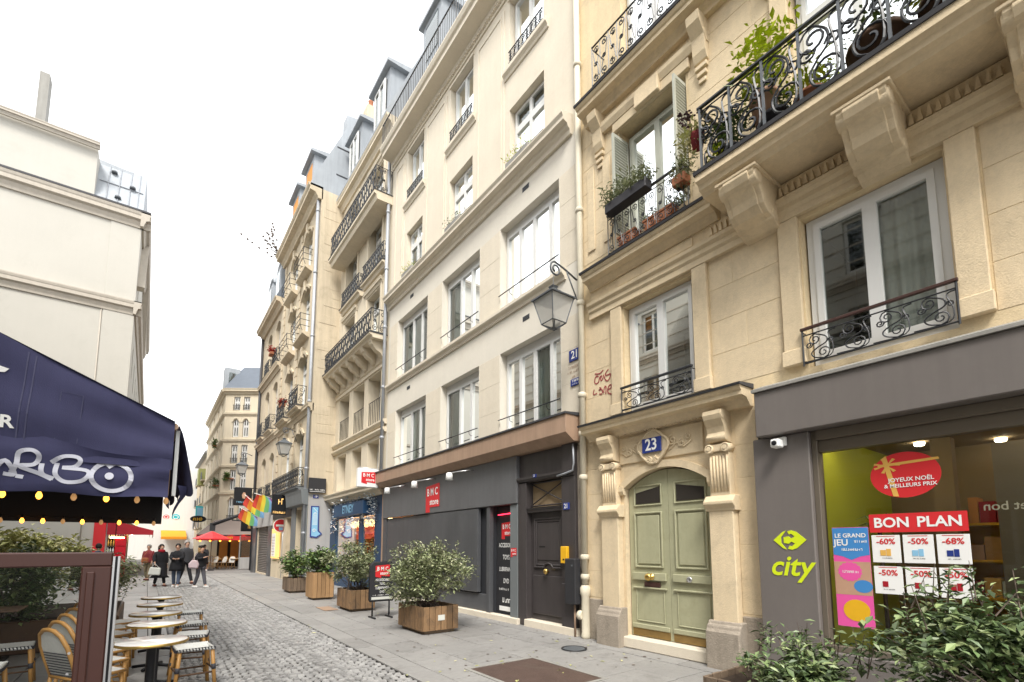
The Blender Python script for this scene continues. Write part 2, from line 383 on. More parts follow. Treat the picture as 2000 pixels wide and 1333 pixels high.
def text(parent, name, string, fr, s, o, z, size, material, bold=0.0, shear=0.0, mirror=True, align='CENTER', th=0.004, squash=1.0, rot=0.0, label=None):
    """flat raised lettering; fr maps (s,o,z); on facades facing -X the reading direction is -s (mirror=True)"""
    key = (string, bold, shear, align)
    if key not in _fc:
        cu = bpy.data.curves.new('lettering', 'FONT'); cu.body = string; cu.align_x = align; cu.align_y = 'CENTER'; cu.size = 1.0; cu.offset = bold; cu.shear = shear; cu.resolution_u = 3
        ob = bpy.data.objects.new('lettering', cu); me = bpy.data.meshes.new_from_object(ob)
        _fc[key] = ([tuple(v.co) for v in me.vertices], [tuple(p.vertices) for p in me.polygons])
        bpy.data.objects.remove(ob); bpy.data.curves.remove(cu); bpy.data.meshes.remove(me)
    vs, fs = _fc[key]
    mb = MB(fr); k = -1 if mirror else 1; cr, sr = math.cos(rot), math.sin(rot)
    pts = []
    for x, y, _ in vs:
        x *= squash; X_, Y_ = (x*cr-y*sr)*size, (x*sr+y*cr)*size
        pts.append((s+k*X_, o, z+Y_))
    n = mb.add(pts)
    for f in fs: mb.face([n+i for i in f])
    return mb.build(name, material, parent, label=label, recalc=False)
def spiral(cs, cz, r0, r1, a0, turns, n=18):
    return [(cs+(r0+(r1-r0)*t)*math.cos(a0+2*math.pi*turns*t), cz+(r0+(r1-r0)*t)*math.sin(a0+2*math.pi*turns*t)) for t in [i/n for i in range(n+1)]]
def smooth_path(P, n=5):
    out = []
    for i in range(len(P)-1):
        a, b, c, d = P[max(i-1, 0)], P[i], P[i+1], P[min(i+2, len(P)-1)]
        for q in range(n):
            t = q/n; t2, t3 = t*t, t*t*t
            out.append(tuple(0.5*(2*b[k]+(c[k]-a[k])*t+(2*a[k]-5*b[k]+4*c[k]-d[k])*t2+(3*b[k]-a[k]-3*c[k]+d[k])*t3) for k in range(len(b))))
    return out+[tuple(P[-1])]
def iron(mb, pts, o, r, n=4): mb.tube([(p[0], o, p[1]) for p in pts], r, n)
def scroll_panel(mb, s0, s1, z0, z1, o, unit, r=0.008, nseg=14, style=0, swap=None):
    """ornamental ironwork between two rails; swap maps (s,z,o) for side returns"""
    h = z1-z0; n = max(1, round((s1-s0)/unit)); w = (s1-s0)/n
    put = (lambda P: mb.tube([(p[0], o, p[1]) for p in P], r, 4)) if swap is None else (lambda P: mb.tube([swap(p) for p in P], r, 4))
    for i in range(n):
        a = s0+i*w; m = 1 if i % 2 == 0 else -1; c = a+w/2
        if style == 0:       # stacked C scrolls
            q = min(w*0.36, h*0.2)
            put(spiral(c, z1-q*1.25, q, q*0.2, math.pi/2*m, 1.4*m, nseg)); put(spiral(c, z0+q*1.25, q, q*0.2, -math.pi/2*m, 1.4*m, nseg))
            put([(c-m*q, z1-q*1.3), (c-m*q*0.4, (z0+z1)/2+q*0.4), (c+m*q*0.4, (z0+z1)/2-q*0.4), (c+m*q, z0+q*1.3)])
            put(spiral(c, (z0+z1)/2, q*0.62, q*0.15, 0, 1.2*m, 10))
            put([(a, z0), (a, z1)])
        else:                # large S scrolls between upright bars
            q = min(w*0.33, h*0.17)
            put(spiral(a+w*0.62, z1-h*0.22, q*1.25, q*0.25, math.pi*0.5, -1.5, nseg)); put(spiral(a+w*0.38, z0+h*0.24, q*1.35, q*0.25, -math.pi*0.5, -1.5, nseg))
            put(smooth_path([(a+w*0.62, z1-h*0.22+q*1.25), (a+w*0.3, z1-h*0.2), (a+w*0.28, z1-h*0.42), (a+w*0.55, z0+h*0.45), (a+w*0.74, z0+h*0.3), (a+w*0.66, z0+h*0.12), (a+w*0.38, z0+h*0.24-q*1.35)], 4)); put(smooth_path([(a, z0+h*0.98), (a+w*0.22, z1-h*0.10), (a+w*0.10, z0+h*0.45), (a+w*0.2, z0+h*0.04), (a+w, z0+h*0.02)], 4))
            put(spiral(a+w*0.80, z0+h*0.62, q*0.7, q*0.2, math.pi, 1.3, 10)); put(spiral(a+w*0.16, z0+h*0.60, q*0.6, q*0.2, 0, 1.3, 10))
def leaves(mb, fn, n, size, asp=0.45, droop=0.3):
    for _ in range(n):
        p = fn(); a = random.uniform(0, 2*math.pi); e = random.uniform(-droop-0.5, 0.7)
        l = size*random.uniform(0.45, 1.4); w = l*asp
        d = Vector((math.cos(a)*math.cos(e), math.sin(a)*math.cos(e), math.sin(e)))
        t = Vector((-math.sin(a), math.cos(a), random.uniform(-0.5, 0.5))).normalized()
        u = d.cross(t)*(0.12*l)
        P = Vector(p); b = P+d*l*0.5
        k = len(mb.v); mb.v.extend([tuple(P), tuple(b+t*w*0.5+u), tuple(P+d*l), tuple(b-t*w*0.5+u)])
        mb.face((k, k+1, k+2)); mb.face((k, k+2, k+3))
def cluster_fn(c, rad, nclump, cl, hollow=0.35):
    """points in clumps spread through an uneven ellipsoid"""
    cl_ = []
    while len(cl_) < nclump:
        v = Vector((random.uniform(-1, 1), random.uniform(-1, 1), random.uniform(-1, 1)))
        if hollow < v.length < 1.0:
            k = random.uniform(0.6, 1.22); cl_.append((c[0]+v.x*rad[0]*k, c[1]+v.y*rad[1]*k, c[2]+v.z*rad[2]*k, cl*random.uniform(0.6, 1.3)))
    def fn():
        q = random.choice(cl_)
        return (q[0]+random.gauss(0, q[3]), q[1]+random.gauss(0, q[3]), q[2]+random.gauss(0, q[3]*0.8))
    fn.clumps = cl_
    return fn
# ------------------------------------------------------------------ ground
g = MB(); g.quad((-300, -300, -0.06), (300, -300, -0.06), (300, 400, -0.06), (-300, 400, -0.06)); struct(g.build('ground', 'asphalt'))
g = MB(); g.box(0.42, 2.77, -6, 34, -0.055, -0.022); road = struct(g.build('cobbled_road', 'mortar'))
g = MB(); g.box(-1.2, 6.0, 34, 90, -0.055, -0.004); struct(g.build('far_road', 'asphalt'))
def sett_mesh(seed):
    rr = random.Random(seed); j = lambda a: rr.uniform(-a, a)
    hx, hy = 0.0415*rr.uniform(0.86, 1.07), 0.0365*rr.uniform(0.88, 1.08)
    b = [(-hx+j(.004), -hy+j(.004), -0.03), (hx+j(.004), -hy+j(.004), -0.03), (hx+j(.004), hy+j(.004), -0.03), (-hx+j(.004), hy+j(.004), -0.03)]
    m_ = [(x*0.97, y*0.97, -0.008) for x, y, z in b]; t = [(x*0.74+j(.003), y*0.72+j(.003), 0.006+j(.003)) for x, y, z in b]
    v = b+m_+t; f = []
    for k in (0, 4):
        for i in range(4): q = (i+1) % 4; f.append((k+i, k+q, k+4+q, k+4+i))
    f.append((8, 9, 10, 11)); return v, f
SETT = [sett_mesh(i) for i in range(14)]
SM = []
for v, f in SETT:
    me = bpy.data.meshes.new('sett'); me.from_pydata(v, [], f); me.materials.append(M['sett_one']); SM.append(me)
spots = []
yy = 2.0
while yy < 34.0:
    for i in range(25):
        x = 0.475+i*0.0935+random.uniform(-.009, .009)+0.012*math.sin(yy*37)
        if x > 2.74: continue
        ph = (x-0.42)/0.78
        y = yy+0.16*abs(math.sin(math.pi*ph))+random.uniform(-.012, .012)
        sl_ = 0.16*math.pi/0.78*math.cos(math.pi*(ph % 1.0))
        spots.append((x, y, math.atan(sl_)*0.75+random.uniform(-.09, .09), random.uniform(-.009, .006), random.randrange(14), random.uniform(-.03, .03), random.uniform(-.03, .03)))
    yy += 0.085
vis = sorted([p for p in spots if p[1] > 5.55 and p[0] > 0.55-0.0], key=lambda p: p[0]**2*0.3+p[1]**2)[:300]
vset = set(id(p) for p in vis)
for p in vis:
    o = bpy.data.objects.new('sett', SM[p[4]]); COL.objects.link(o); o.parent = road; o.location = (p[0], p[1], p[3]); o.rotation_euler = (p[5], p[6], p[2])
mb = MB()
for p in spots:
    if id(p) in vset: continue
    c, s_ = math.cos(p[2]), math.sin(p[2]); k = len(mb.v); v, f = SETT[p[4]]
    mb.v.extend((p[0]+c*x-s_*y, p[1]+s_*x+c*y, z+p[3]+x*p[6]) for x, y, z in v)
    for q in f: mb.face([k+i for i in q])
mb.build('setts', 'sett', road, world=False, kind='stuff', recalc=False)
# pavements with their own slabs
def paving(name, x0, x1, y0, y1, cols, material, top, lo, hi, edge=None, sub='flagstone'):
    g = MB(); g.box(x0, x1, y0, y1, top-0.09, top-0.018); pv = struct(g.build(name, 'mortar'))
    for ci in range(len(cols)-1):
        y = y0+random.uniform(-0.6, 0)
        while y < y1:
            l = random.uniform(lo, hi) if ci or edge is None else edge
            a, b = max(y, y0)+0.005, min(y+l, y1)-0.005
            if b-a > 0.08:
                m = MB(); t = top+random.uniform(-.003, .003)
                m.box(cols[ci]+0.007, cols[ci+1]-0.007, a+0.002, b-0.002, top-0.06, t)
                for i in (4, 5, 6, 7): m.v[i] = (m.v[i][0], m.v[i][1], m.v[i][2]+random.uniform(-.0025, .0025))
                m.build('kerb_stone' if (ci == 0 and edge) else sub, material, pv, world=True, bevel=0.003)
            y += l
    return pv
pav = paving('pavement', 2.77, 6.9, -5, 34, [2.77, 3.12, 3.78, 4.55, 5.35, 6.0, 6.42], 'flag', 0.015, 0.55, 1.15, edge=0.95)
pavl = paving('terrace_pavement', -6.5, 0.42, 2.0, 33.8, [0.42-0.30*0, 0.12, -0.5, -1.2, -2.0, -3.0, -4.2][::-1], 'flag_left', 0.0, 0.7, 1.3)
mb = MB(); rr = random.Random(5)
for i in range(220):
    x, y = rr.uniform(2.85, 6.2), 4.5+rr.random()**1.6*18; r_ = rr.uniform(0.008, 0.028); n_ = 7; ph = rr.random()
    mb.poly([(x+r_*(0.7+0.5*rr.random())*math.cos(2*math.pi*(q+ph)/n_), y+r_*(0.7+0.5*rr.random())*math.sin(2*math.pi*(q+ph)/n_), 0.0215) for q in range(n_)])
mb.build('gum_spots', 'hatch', pav, kind='stuff', recalc=False)
mb = MB()
for i in range(70):
    x, y = rr.uniform(2.6, 6.2), 4.8+rr.random()**1.4*14; a = rr.uniform(0, 6.3); l = rr.uniform(0.02, 0.05); c, s_ = math.cos(a), math.sin(a)
    mb.poly([(x+c*l, y+s_*l, 0.024), (x-s_*l*0.4, y+c*l*0.4, 0.030), (x-c*l, y-s_*l, 0.023), (x+s_*l*0.4, y-c*l*0.4, 0.026)])
mb.build('fallen_leaves', 'leaf_pale', pav, kind='stuff', recalc=False)
hb = thing('cover_plate', 'brown steel access plate set flush in the pavement near the bottom edge', 'hatch', (4.15, 5.0, 0.02))
MB().box(3.56, 4.62, 4.35, 5.72, 0.016, 0.0225).build('plate', 'hatch', hb); m = MB()
for a in ((3.5, 3.555, 4.3, 5.78), (4.625, 4.68, 4.3, 5.78), (3.56, 4.62, 5.725, 5.78), (3.56, 4.62, 4.3, 4.345)): m.box(*a, 0.014, 0.026)
m.build('rim', 'concrete', hb)
mh = thing('manhole_cover', 'small round iron manhole cover in the pavement beside the drainpipe', 'manhole', (5.57, 5.84, 0.018))
MB().lathe([(0.17, 0.019), (0.17, 0.027), (0.165, 0.028)], (5.57, 5.84), 24).build('cover', 'iron_grey', mh)
MB().lathe([(0.205, 0.017), (0.205, 0.031), (0.185, 0.031), (0.180, 0.020)], (5.57, 5.84), 24, cap=False).build('ring', 'iron', mh)
def smudge(parent, fr, s, o, z, w, h, n, material, th=0.012, mirror=True):
    """a row of strokes for writing too small to read in the photograph"""
    mb = MB(fr); rr = random.Random(int(s*1000+z*77)); st = w/n
    for i in range(n):
        a = s-w/2+st*i+st*0.12; b = a+st*rr.uniform(0.45, 0.75)
        if rr.random() < 0.12: continue
        hh = h*rr.uniform(0.7, 1.0)
        mb.quad((a, o, z-h/2), (a+st*0.25, o, z-h/2), (a+st*0.25, o, z-h/2+hh), (a, o, z-h/2+hh))
        if rr.random() < 0.7: zz = z-h/2+hh*rr.choice((0.0, 0.42, 0.8)); mb.quad((a+st*0.25, o, zz), (b, o, zz), (b, o, zz+h*0.2), (a+st*0.25, o, zz+h*0.2))
        if rr.random() < 0.6: mb.quad((b, o, z-h/2), (b+st*0.2, o, z-h/2), (b+st*0.2, o, z-h/2+hh), (b, o, z-h/2+hh))
    return mb.build('lettering', material, parent, recalc=False)
# ------------------------------------------------------------------ windows
def window(bld, fr, s0, s1, z0, z1, d, leaves_=2, transom=None, m='wood_white', room='room', curtain=None, fw=0.055, lw=0.05, gm='glass', rd=1.6, cside=None, name='window', widths=None, lower=None):
    f = MB(fr); o0, o1 = -d-0.04, -d+0.035
    f.box(s0+.002, s0+fw, o0, o1, z0, z1); f.box(s1-fw, s1-.002, o0, o1, z0, z1); f.box(s0+fw, s1-fw, o0, o1, z1-fw, z1); f.box(s0+fw, s1-fw, o0, o1, z0, z0+fw)
    w = f.build(name, m, bld)
    a, b = s0+fw, s1-fw; c, dz = z0+fw, z1-fw
    sash = MB(fr); q0, q1 = -d-0.015, -d+0.055
    tz = None
    if transom: tz = c+(dz-c)*transom; sash.box(a, b, q0, q1, tz-0.03, tz+0.03)
    ed = [a+(b-a)*i/leaves_ for i in range(leaves_+1)] if not widths else [a+(b-a)*x for x in widths]
    cells = []
    for i in range(len(ed)-1):
        u, v = ed[i], ed[i+1]
        for (p, q) in ([(c, dz)] if tz is None else [(c, tz-0.03), (tz+0.03, dz)]):
            sash.box(u, u+lw, q0, q1, p, q); sash.box(v-lw, v, q0, q1, p, q); sash.box(u+lw, v-lw, q0, q1, q-lw, q); sash.box(u+lw, v-lw, q0, q1, p, p+lw*1.3)
            if lower and tz is None: sash.box(u+lw, v-lw, q0, q1, p+(q-p)*lower, p+(q-p)*lower+0.035)
            cells.append((u+lw, v-lw, p+lw*1.3, q-lw))
    sash.build('sash', m, w)
    for (u, v, p, q) in cells:
        MB(fr).quad((u, -d+0.01, p), (v, -d+0.01, p), (v, -d+0.01, q), (u, -d+0.01, q)).build('pane', gm, w)
    r = MB(fr); e0, e1 = -d-0.05, -d-rd
    r.quad((s0, e0, z0), (s0, e1, z0), (s0, e1, z1), (s0, e0, z1)); r.quad((s1, e0, z0), (s1, e1, z0), (s1, e1, z1), (s1, e0, z1))
    r.quad((s0, e0, z0), (s1, e0, z0), (s1, e1, z0), (s0, e1, z0)); r.quad((s0, e0, z1), (s1, e0, z1), (s1, e1, z1), (s0, e1, z1)); r.quad((s0, e1, z0), (s1, e1, z0), (s1, e1, z1), (s0, e1, z1))
    r.build('room', room, w)
    if curtain:
        for (u, v) in (cside or [(0.02, 0.98)]):
            c0, c1 = s0+(s1-s0)*u, s0+(s1-s0)*v; nw = max(6, int((c1-c0)*22)); ph = random.uniform(0, 6)
            MB(fr).sheet(lambda x, y: (c0+(c1-c0)*x, -d-0.16+0.022*math.sin(x*nw*2.2+ph)+0.01*math.sin(x*nw*0.9), z0+0.03+(z1-z0-0.06)*y), nw*3, 1).build('curtain', curtain, w)
    return w
def bar_rail(w, fr, s0, s1, z, o, m='iron'):
    r = MB(fr); r.tube([(s0, o, z), (s1, o, z)], 0.013, 6)
    for t in (0.2, 0.8):
        s = s0+(s1-s0)*t; r.tube([(s, o, z), (s, o-0.02, z-0.09), (s, o-0.10, z-0.11)], 0.008, 4)
    return r.build('guard_rail', m, w)
def balconet(w, fr, s0, s1, z0, z1, o, unit, style=0, top='iron', m='iron', r=0.008):
    k = MB(fr); k.tube([(s0, o, z0+0.03), (s1, o, z0+0.03)], 0.010, 4); k.tube([(s0, o, z1-0.10), (s1, o, z1-0.10)], 0.009, 4)
    for s in (s0, s1): k.tube([(s, o, z0), (s, o, z1)], 0.011, 4); k.tube([(s, o, z1-0.05), (s, o-0.12, z1-0.05)], 0.008, 4)
    scroll_panel(k, s0, s1, z0+0.04, z1-0.11, o, unit, r, 14, style)
    b = k.build('balustrade', m, w)
    MB(fr).box(s0-0.02, s1+0.02, o-0.022, o+0.022, z1-0.035, z1).build('handrail', top, b, bevel=0.006)
    return b
def blocks(bld, fr, s0, s1, z0, z1, h, lmin, lmax, material, o=0.006, g=0.006):
    n = max(1, round((z1-z0)/h)); hh = (z1-z0)/n
    for i in range(n):
        s = s0; first = True
        while s < s1-0.02:
            l = random.uniform(lmin, lmax)*(0.5 if first and i % 2 else 1); first = False
            e = min(s+l, s1)
            if s1-e < 0.18: e = s1
            MB(fr).box(s+g/2, e-g/2, -0.02, o, z0+i*hh+g/2, z0+(i+1)*hh-g/2).build('stone_block', material, bld, bevel=0.004)
            s = e
def cornice_prof(z0, z1, o, back=-0.05):
    h = z1-z0
    return [(back, z0), (o*0.25, z0), (o*0.30, z0+h*0.16), (o*0.42, z0+h*0.30), (o*0.48, z0+h*0.42), (o*0.86, z0+h*0.50), (o*0.86, z0+h*0.74), (o*0.93, z0+h*0.80), (o, z0+h*0.93), (o, z1), (back, z1)]
# ------------------------------------------------------------------ number 21 (cream building with the grey shopfront)
X21 = 6.46; F = FX(X21)
b21 = thing('apartment_building', 'cream five storey building with wide white windows above the grey shopfront', 'building', (X21, 11.2, 0))
cols_lo = [(7.05, 9.17), (10.10, 12.10), (13.05, 15.27)]; cols_hi = [(7.50, 8.80), (10.50, 11.76), (13.53, 14.73)]
lo_ops = [(a, b, 4.10, 6.18) for a, b in cols_lo]+[(a, b, 7.22, 9.33) for a, b in cols_lo]
hi_ops = [(a, b, 10.36, 12.25) for a, b in cols_hi]+[(a, b, 13.42, 15.25) for a, b in cols_hi]
MB(F).wall(6.43, 16.02, 3.5, 10.05, lo_ops, 0.30).build('wall', 'render21', b21)
MB(F).wall(6.43, 16.02, 10.05, 16.3, hi_ops, 0.26).build('upper_wall', 'stone21', b21)
for zz in ((4.12, 6.18), (7.26, 9.33)):
    for sp in ((9.19, 10.08), (12.12, 13.03)): blocks(b21, F, sp[0], sp[1], zz[0], zz[1], 0.7, 2, 2, 'stone21', 0.004, 0.004)
    blocks(b21, F, 6.50, 7.03, zz[0], zz[1], 0.7, 2, 2, 'stone21', 0.004, 0.004); blocks(b21, F, 15.29, 15.9, zz[0], zz[1], 0.7, 2, 2, 'stone21', 0.004, 0.004)
for i, (a, b) in enumerate(cols_lo):
    n = 4 if i == 0 else 3; wd = [0, .26, .52, .80, 1] if i == 0 else [0, .40, .70, 1]
    wd = [1-x for x in wd][::-1]
    for z0, z1, rz in ((4.10, 6.18, 4.56), (7.22, 9.33, 7.60)):
        top = z1-0.14
        cs = [(0.45, 0.98), (0.02, 0.30)] if (i+int(z0)) % 2 else [(0.02, 0.98)]
        w = window(b21, F, a+0.01, b-0.01, z0, top, 0.22, n, widths=wd, curtain='curtain', cside=cs)
        MB(F).box(a+0.01, b-0.01, -0.26, -0.19, top, z1-0.002).build('shutter_box', 'wood_white', w)
        bar_rail(w, F, a-0.02, b+0.0, rz, 0.05)
for a, b in cols_hi:
    w = window(b21, F, a+0.01, b-0.01, 10.36, 12.25, 0.20, 2, transom=0.72, curtain='curtain', cside=[(0.6, 0.98)])
    k = MB(F); k.tube([(a, 0.03, 10.78), (b, 0.03, 10.78)], 0.016, 4); scroll_panel(k, a, b, 10.42, 10.77, 0.03, 0.16, 0.009, 8); k.build('balustrade', 'iron', w)
    w = window(b21, F, a+0.01, b-0.01, 13.42, 15.25, 0.20, 2, curtain='curtain', cside=[(0.02, 0.4)])
    k = MB(F); k.tube([(a, 0.03, 13.80), (b, 0.03, 13.80)], 0.016, 4); k.tube([(a, 0.03, 13.50), (b, 0.03, 13.50)], 0.014, 4); scroll_panel(k, a, b, 13.5, 13.79, 0.03, 0.16, 0.010, 8); k.build('balustrade', 'iron', w)
    MB(F).sweep([(-0.05, 13.14), (0.03, 13.14), (0.05, 13.2), (0.11, 13.26), (0.11, 13.36), (-0.05, 13.40)], a-0.18, b+0.18).build('window_sill', 'stone21', b21, bevel=0.006)
    MB(F).sweep([(-0.05, 15.26), (0.035, 15.26), (0.035, 15.34), (-0.05, 15.34)], a-0.05, b+0.05).build('lintel', 'stone21', b21)
MB(F).sweep([(-0.05, 7.00), (0.04, 7.00), (0.06, 7.06), (0.11, 7.10), (0.13, 7.13), (0.13, 7.20), (0.02, 7.25), (-0.05, 7.25)], 6.86, 16.0).build('string_course', 'stone21', b21)
MB(F).sweep([(-0.05, 10.02), (0.06, 10.02), (0.08, 10.10), (0.13, 10.14), (0.15, 10.20), (0.26, 10.23), (0.26, 10.30), (0.30, 10.37), (0.30, 10.40), (0.02, 10.47), (-0.05, 10.47)], 6.62, 16.0).build('cornice', 'stone21', b21)
# vertical panel mouldings between the upper windows
for a, b in ((9.0, 10.3), (11.96, 13.33), (14.93, 15.75)):
    for z0, z1 in ((10.55, 15.2),):
        p = MB(F); p.box(a, b, -0.02, 0.025, z0, z1); p.build('pilaster_panel', 'stone21', b21, bevel=0.008)
        q = MB(F)
        for u in (a+0.10, b-0.14): q.box(u, u+0.04, 0.0, 0.045, z0+0.1, z1-0.1)
        q.box(a+0.14, b-0.14, 0.0, 0.045, z1-0.14, z1-0.1); q.build('panel_moulding', 'stone21', b21)
MB(F).sweep([(-0.05, 15.42), (0.04, 15.42), (0.04, 15.5), (0.10, 15.56), (0.10, 15.66), (0.16, 15.68), (0.46, 15.72), (0.46, 15.86), (0.52, 15.90), (0.56, 16.0), (0.56, 16.04), (-0.05, 16.06)], 6.43, 16.02).build('main_cornice', 'stone21', b21)
k = MB(F)
for i in range(95): k.box(6.5+i*0.1, 6.55+i*0.1, 0.03, 0.10, 15.50, 15.58)
k.build('dentil_band', 'stone21', b21, kind='stuff')
k = MB(F); k.tube([(6.45, 0.48, 16.95), (16.0, 0.48, 16.95)], 0.022, 4); k.tube([(6.45, 0.48, 16.14), (16.0, 0.48, 16.14)], 0.014, 4)
for i in range(74): k.tube([(6.5+i*0.13, 0.48, 16.06), (6.5+i*0.13, 0.48, 16.95)], 0.010 if i % 8 else 0.018, 4)
k.build('roof_railing', 'iron', b21)
MB(F).box(6.45, 16.0, -9.0, -1.0, 16.04, 18.6).build('attic_wall', 'stone21', b21)
MB(F).sweep([(-0.7, 18.6), (-0.7, 18.75), (-2.2, 21.6), (-9.0, 21.9), (-9, 18.6)], 6.45, 16.0).build('roof', 'zinc', b21)
for s in (8.1, 11.1, 14.2):
    d = MB(F); d.box(s-0.7, s+0.7, -2.0, -0.55, 18.76, 20.6).sweep([(-0.4, 20.6), (-0.4, 20.72), (-2.2, 21.0), (-2.2, 20.6)], s-0.85, s+0.85); dd = d.build('dormer', 'zinc', b21)
    MB(F).box(s-0.45, s+0.45, -0.54, -0.52, 19.0, 20.35).build('pane', 'glass', dd)
MB(F).box(6.43, 16.0, -9.0, -2.2, 0, 16.0).build('building_core', 'room', b21)
for s, z in ((14.2, 9.80), (14.3, 6.73), (8.17, 9.82), (8.17, 6.70)):
    v = MB(F); v.box(s-0.12, s+0.12, -0.01, 0.006, z-0.055, z+0.055)
    vv = v.build('air_vent', 'iron_grey', b21)
    for i in range(3): MB(F).box(s-0.11, s+0.11, 0.004, 0.012, z-0.045+i*0.034, z-0.03+i*0.034).build('vent_slat', 'lead', vv)
v = MB(F); v.box(7.72, 8.0, -0.165, -0.15, 5.72, 5.98).box(7.7, 8.02, -0.16, -0.14, 5.70, 5.72); 
# shopfront: brown canopy, grey fascia, blind panels
cp = MB(F); cp.sweep([(-0.02, 3.60), (0.20, 3.60), (0.40, 3.74), (0.40, 4.09), (-0.02, 4.09)], 6.50, 16.0); can = cp.build('canopy', 'canopy_brown', b21, bevel=0.006)
MB(F).sweep([(-0.02, 4.09), (0.43, 4.09), (0.43, 4.125), (-0.02, 4.16)], 6.48, 16.02).build('lead_flashing', 'lead', can)
MB(F).box(8.36, 15.84, 0.02, 0.14, 2.56, 3.60).build('fascia', 'fascia_grey', b21, bevel=0.01)
MB(F).box(9.55, 15.9, -0.02, 0.0, 0.14, 2.56).build('shop_wall', 'shop_dark', b21)
MB(F).box(15.845, 16.0, -0.02, 0.10, 0.0, 3.6).build('shop_pilaster', 'canopy_brown', b21, bevel=0.006)
for a, b in ((15.55, 15.84), (12.32, 12.52), (9.42, 9.55)): MB(F).box(a, b, 0.0, 0.11, 0.14, 2.555).build('shop_mullion', 'shop_grey', b21, bevel=0.005)
for a, b in ((12.54, 15.53), (9.90, 12.30)):
    pn = MB(F).box(a, b, 0.03, 0.085 if b > 13 else 0.125, 0.56, 2.545).build('blind_panel', 'shop_grey', b21, bevel=0.01)
MB(F).box(9.57, 15.53, 0.005, 0.06, 0.14, 0.53).build('stall_riser', 'shop_grey', b21, bevel=0.008)
MB(F).box(8.3, 15.9, -0.02, 0.16, 0.0, 0.135).build('shop_step', 'stone21', b21, bevel=0.01)
# recessed shop door
MB(F).quad((8.64, 0, 0.14), (8.64, -0.75, 0.14), (8.64, -0.75, 2.56), (8.64, 0, 2.56)).quad((9.42, 0, 0.14), (9.42, -0.75, 0.14), (9.42, -0.75, 2.56), (9.42, 0, 2.56)).quad((8.64, 0, 2.555), (9.42, 0, 2.555), (9.42, -0.75, 2.555), (8.64, -0.75, 2.555)).quad((8.64, 0, 0.14), (9.42, 0, 0.14), (9.42, -0.75, 0.14), (8.64, -0.75, 0.14)).build('door_recess', 'shop_dark', b21)
sd = MB(F).box(8.66, 9.40, -0.12, -0.08, 0.15, 2.54).build('shop_door', 'charcoal', b21)
def bmc(parent, fr, s, o, z, w, th=0.006, red='red'):
    h = w*0.88; q = MB(fr)
    q.prism([(s+w/2, z-h*0.62), (s+w/2, z+h*0.42), (s-w/2, z+h*0.5), (s-w/2, z-h*0.42), (s+w*0.2, z-h*0.42), (s+w*0.2, z-h*0.62)], o, o+th, 'b')
    e = q.build('logo_plate', red, parent)
    text(parent, 'lettering', 'B M C', fr, s, o+th+0.003, z+h*0.17, w*0.36, 'white', 0.022, squash=0.85, rot=0.03)
    text(parent, 'lettering', 'store', fr, s-w*0.13, o+th+0.003, z-h*0.22, w*0.30, 'white', 0.02)
    return e
bmc(sd, F, 9.0, -0.08, 2.02, 0.40, 0.004)
for tx, z, sz in (('ACCESSOIRES', 1.66, 0.135), ('TOYS', 1.39, 0.15), ('LUBRIFIANTS', 1.12, 0.135), ('DVD', 0.86, 0.15)): text(sd, 'lettering', tx, F, 9.02, -0.076, z, sz, 'white', 0.012, squash=0.68)
smudge(sd, F, 9.02, -0.076, 0.68, 0.56, 0.055, 15, 'white'); smudge(sd, F, 9.0, -0.076, 0.44, 0.34, 0.11, 4, 'white', 0.03)
MB(F).box(8.74, 9.28, -0.08, -0.074, 0.20, 0.30).build('badge', 'white', sd)
MB(F).tube([(9.30, -0.05, 2.36), (8.70, -0.05, 2.38)], 0.012, 6).build('neon_tube', 'red_neon', sd)
MB(F).box(8.37, 8.635, -0.02, 0.10, 0.02, 2.555).build('shop_pilaster', 'grey_paint', b21, bevel=0.006)
# black house door of number 21
MB(F).box(6.95, 8.36, -0.02, 0.05, 3.10, 3.595).build('door_panel_top', 'door_black', b21, bevel=0.006)
MB(F).sweep([(0, 2.98), (0.10, 3.0), (0.14, 3.05), (0.14, 3.09), (0, 3.10)], 6.72, 8.36).build('door_hood', 'door_black', b21)
for a, b in ((8.08, 8.36), (6.60, 6.98)): MB(F).box(a, b, -0.15, 0.09, 0.02, 2.98).build('door_jamb', 'door_black', b21, bevel=0.008)
MB(F).box(6.60, 6.94, -0.1, 0.11, 2.98, 3.60).build('door_jamb', 'door_black', b21)
MB(F).sweep([(-0.12, 2.34), (0.06, 2.34), (0.06, 2.38), (0.10, 2.43), (-0.12, 2.46)], 6.985, 8.075).build('door_transom', 'door_black', b21)
fan = MB(F).box(6.985, 8.075, -0.12, -0.10, 2.46, 2.98).build('fanlight', 'room_warm', b21)
k = MB(F)
for a, b in (((7.0, 2.5), (8.06, 2.95)), ((8.06, 2.5), (7.0, 2.95))): k.tube([(a[0], -0.05, a[1]), (b[0], -0.05, b[1])], 0.014, 4)
for z in (2.48, 2.96): k.tube([(6.99, -0.05, z), (8.07, -0.05, z)], 0.016, 4)
k.build('fanlight_bars', 'door_black', fan)
dr = MB(F).box(6.99, 8.07, -0.12, -0.05, 0.16, 2.34).build('door', 'door_black', b21)
k = MB(F)
for (a, b, z0, z1) in ((7.10, 7.96, 1.20, 2.22),):
    for i, e in enumerate((0, 0.05)):
        a_, b_, c_, d_ = a+e, b-e, z0+e, z1-e; t = 0.035-0.012*i
        k.box(a_, a_+0.035, -0.05, -0.05+t, c_, d_); k.box(b_-0.035, b_, -0.05, -0.05+t, c_, d_); k.box(a_+0.035, b_-0.035, -0.05, -0.05+t, d_-0.035, d_)
        k.box(a_+0.035, 7.40, -0.05, -0.05+t, c_, c_+0.035); k.box(7.66, b_-0.035, -0.05, -0.05+t, c_, c_+0.035)
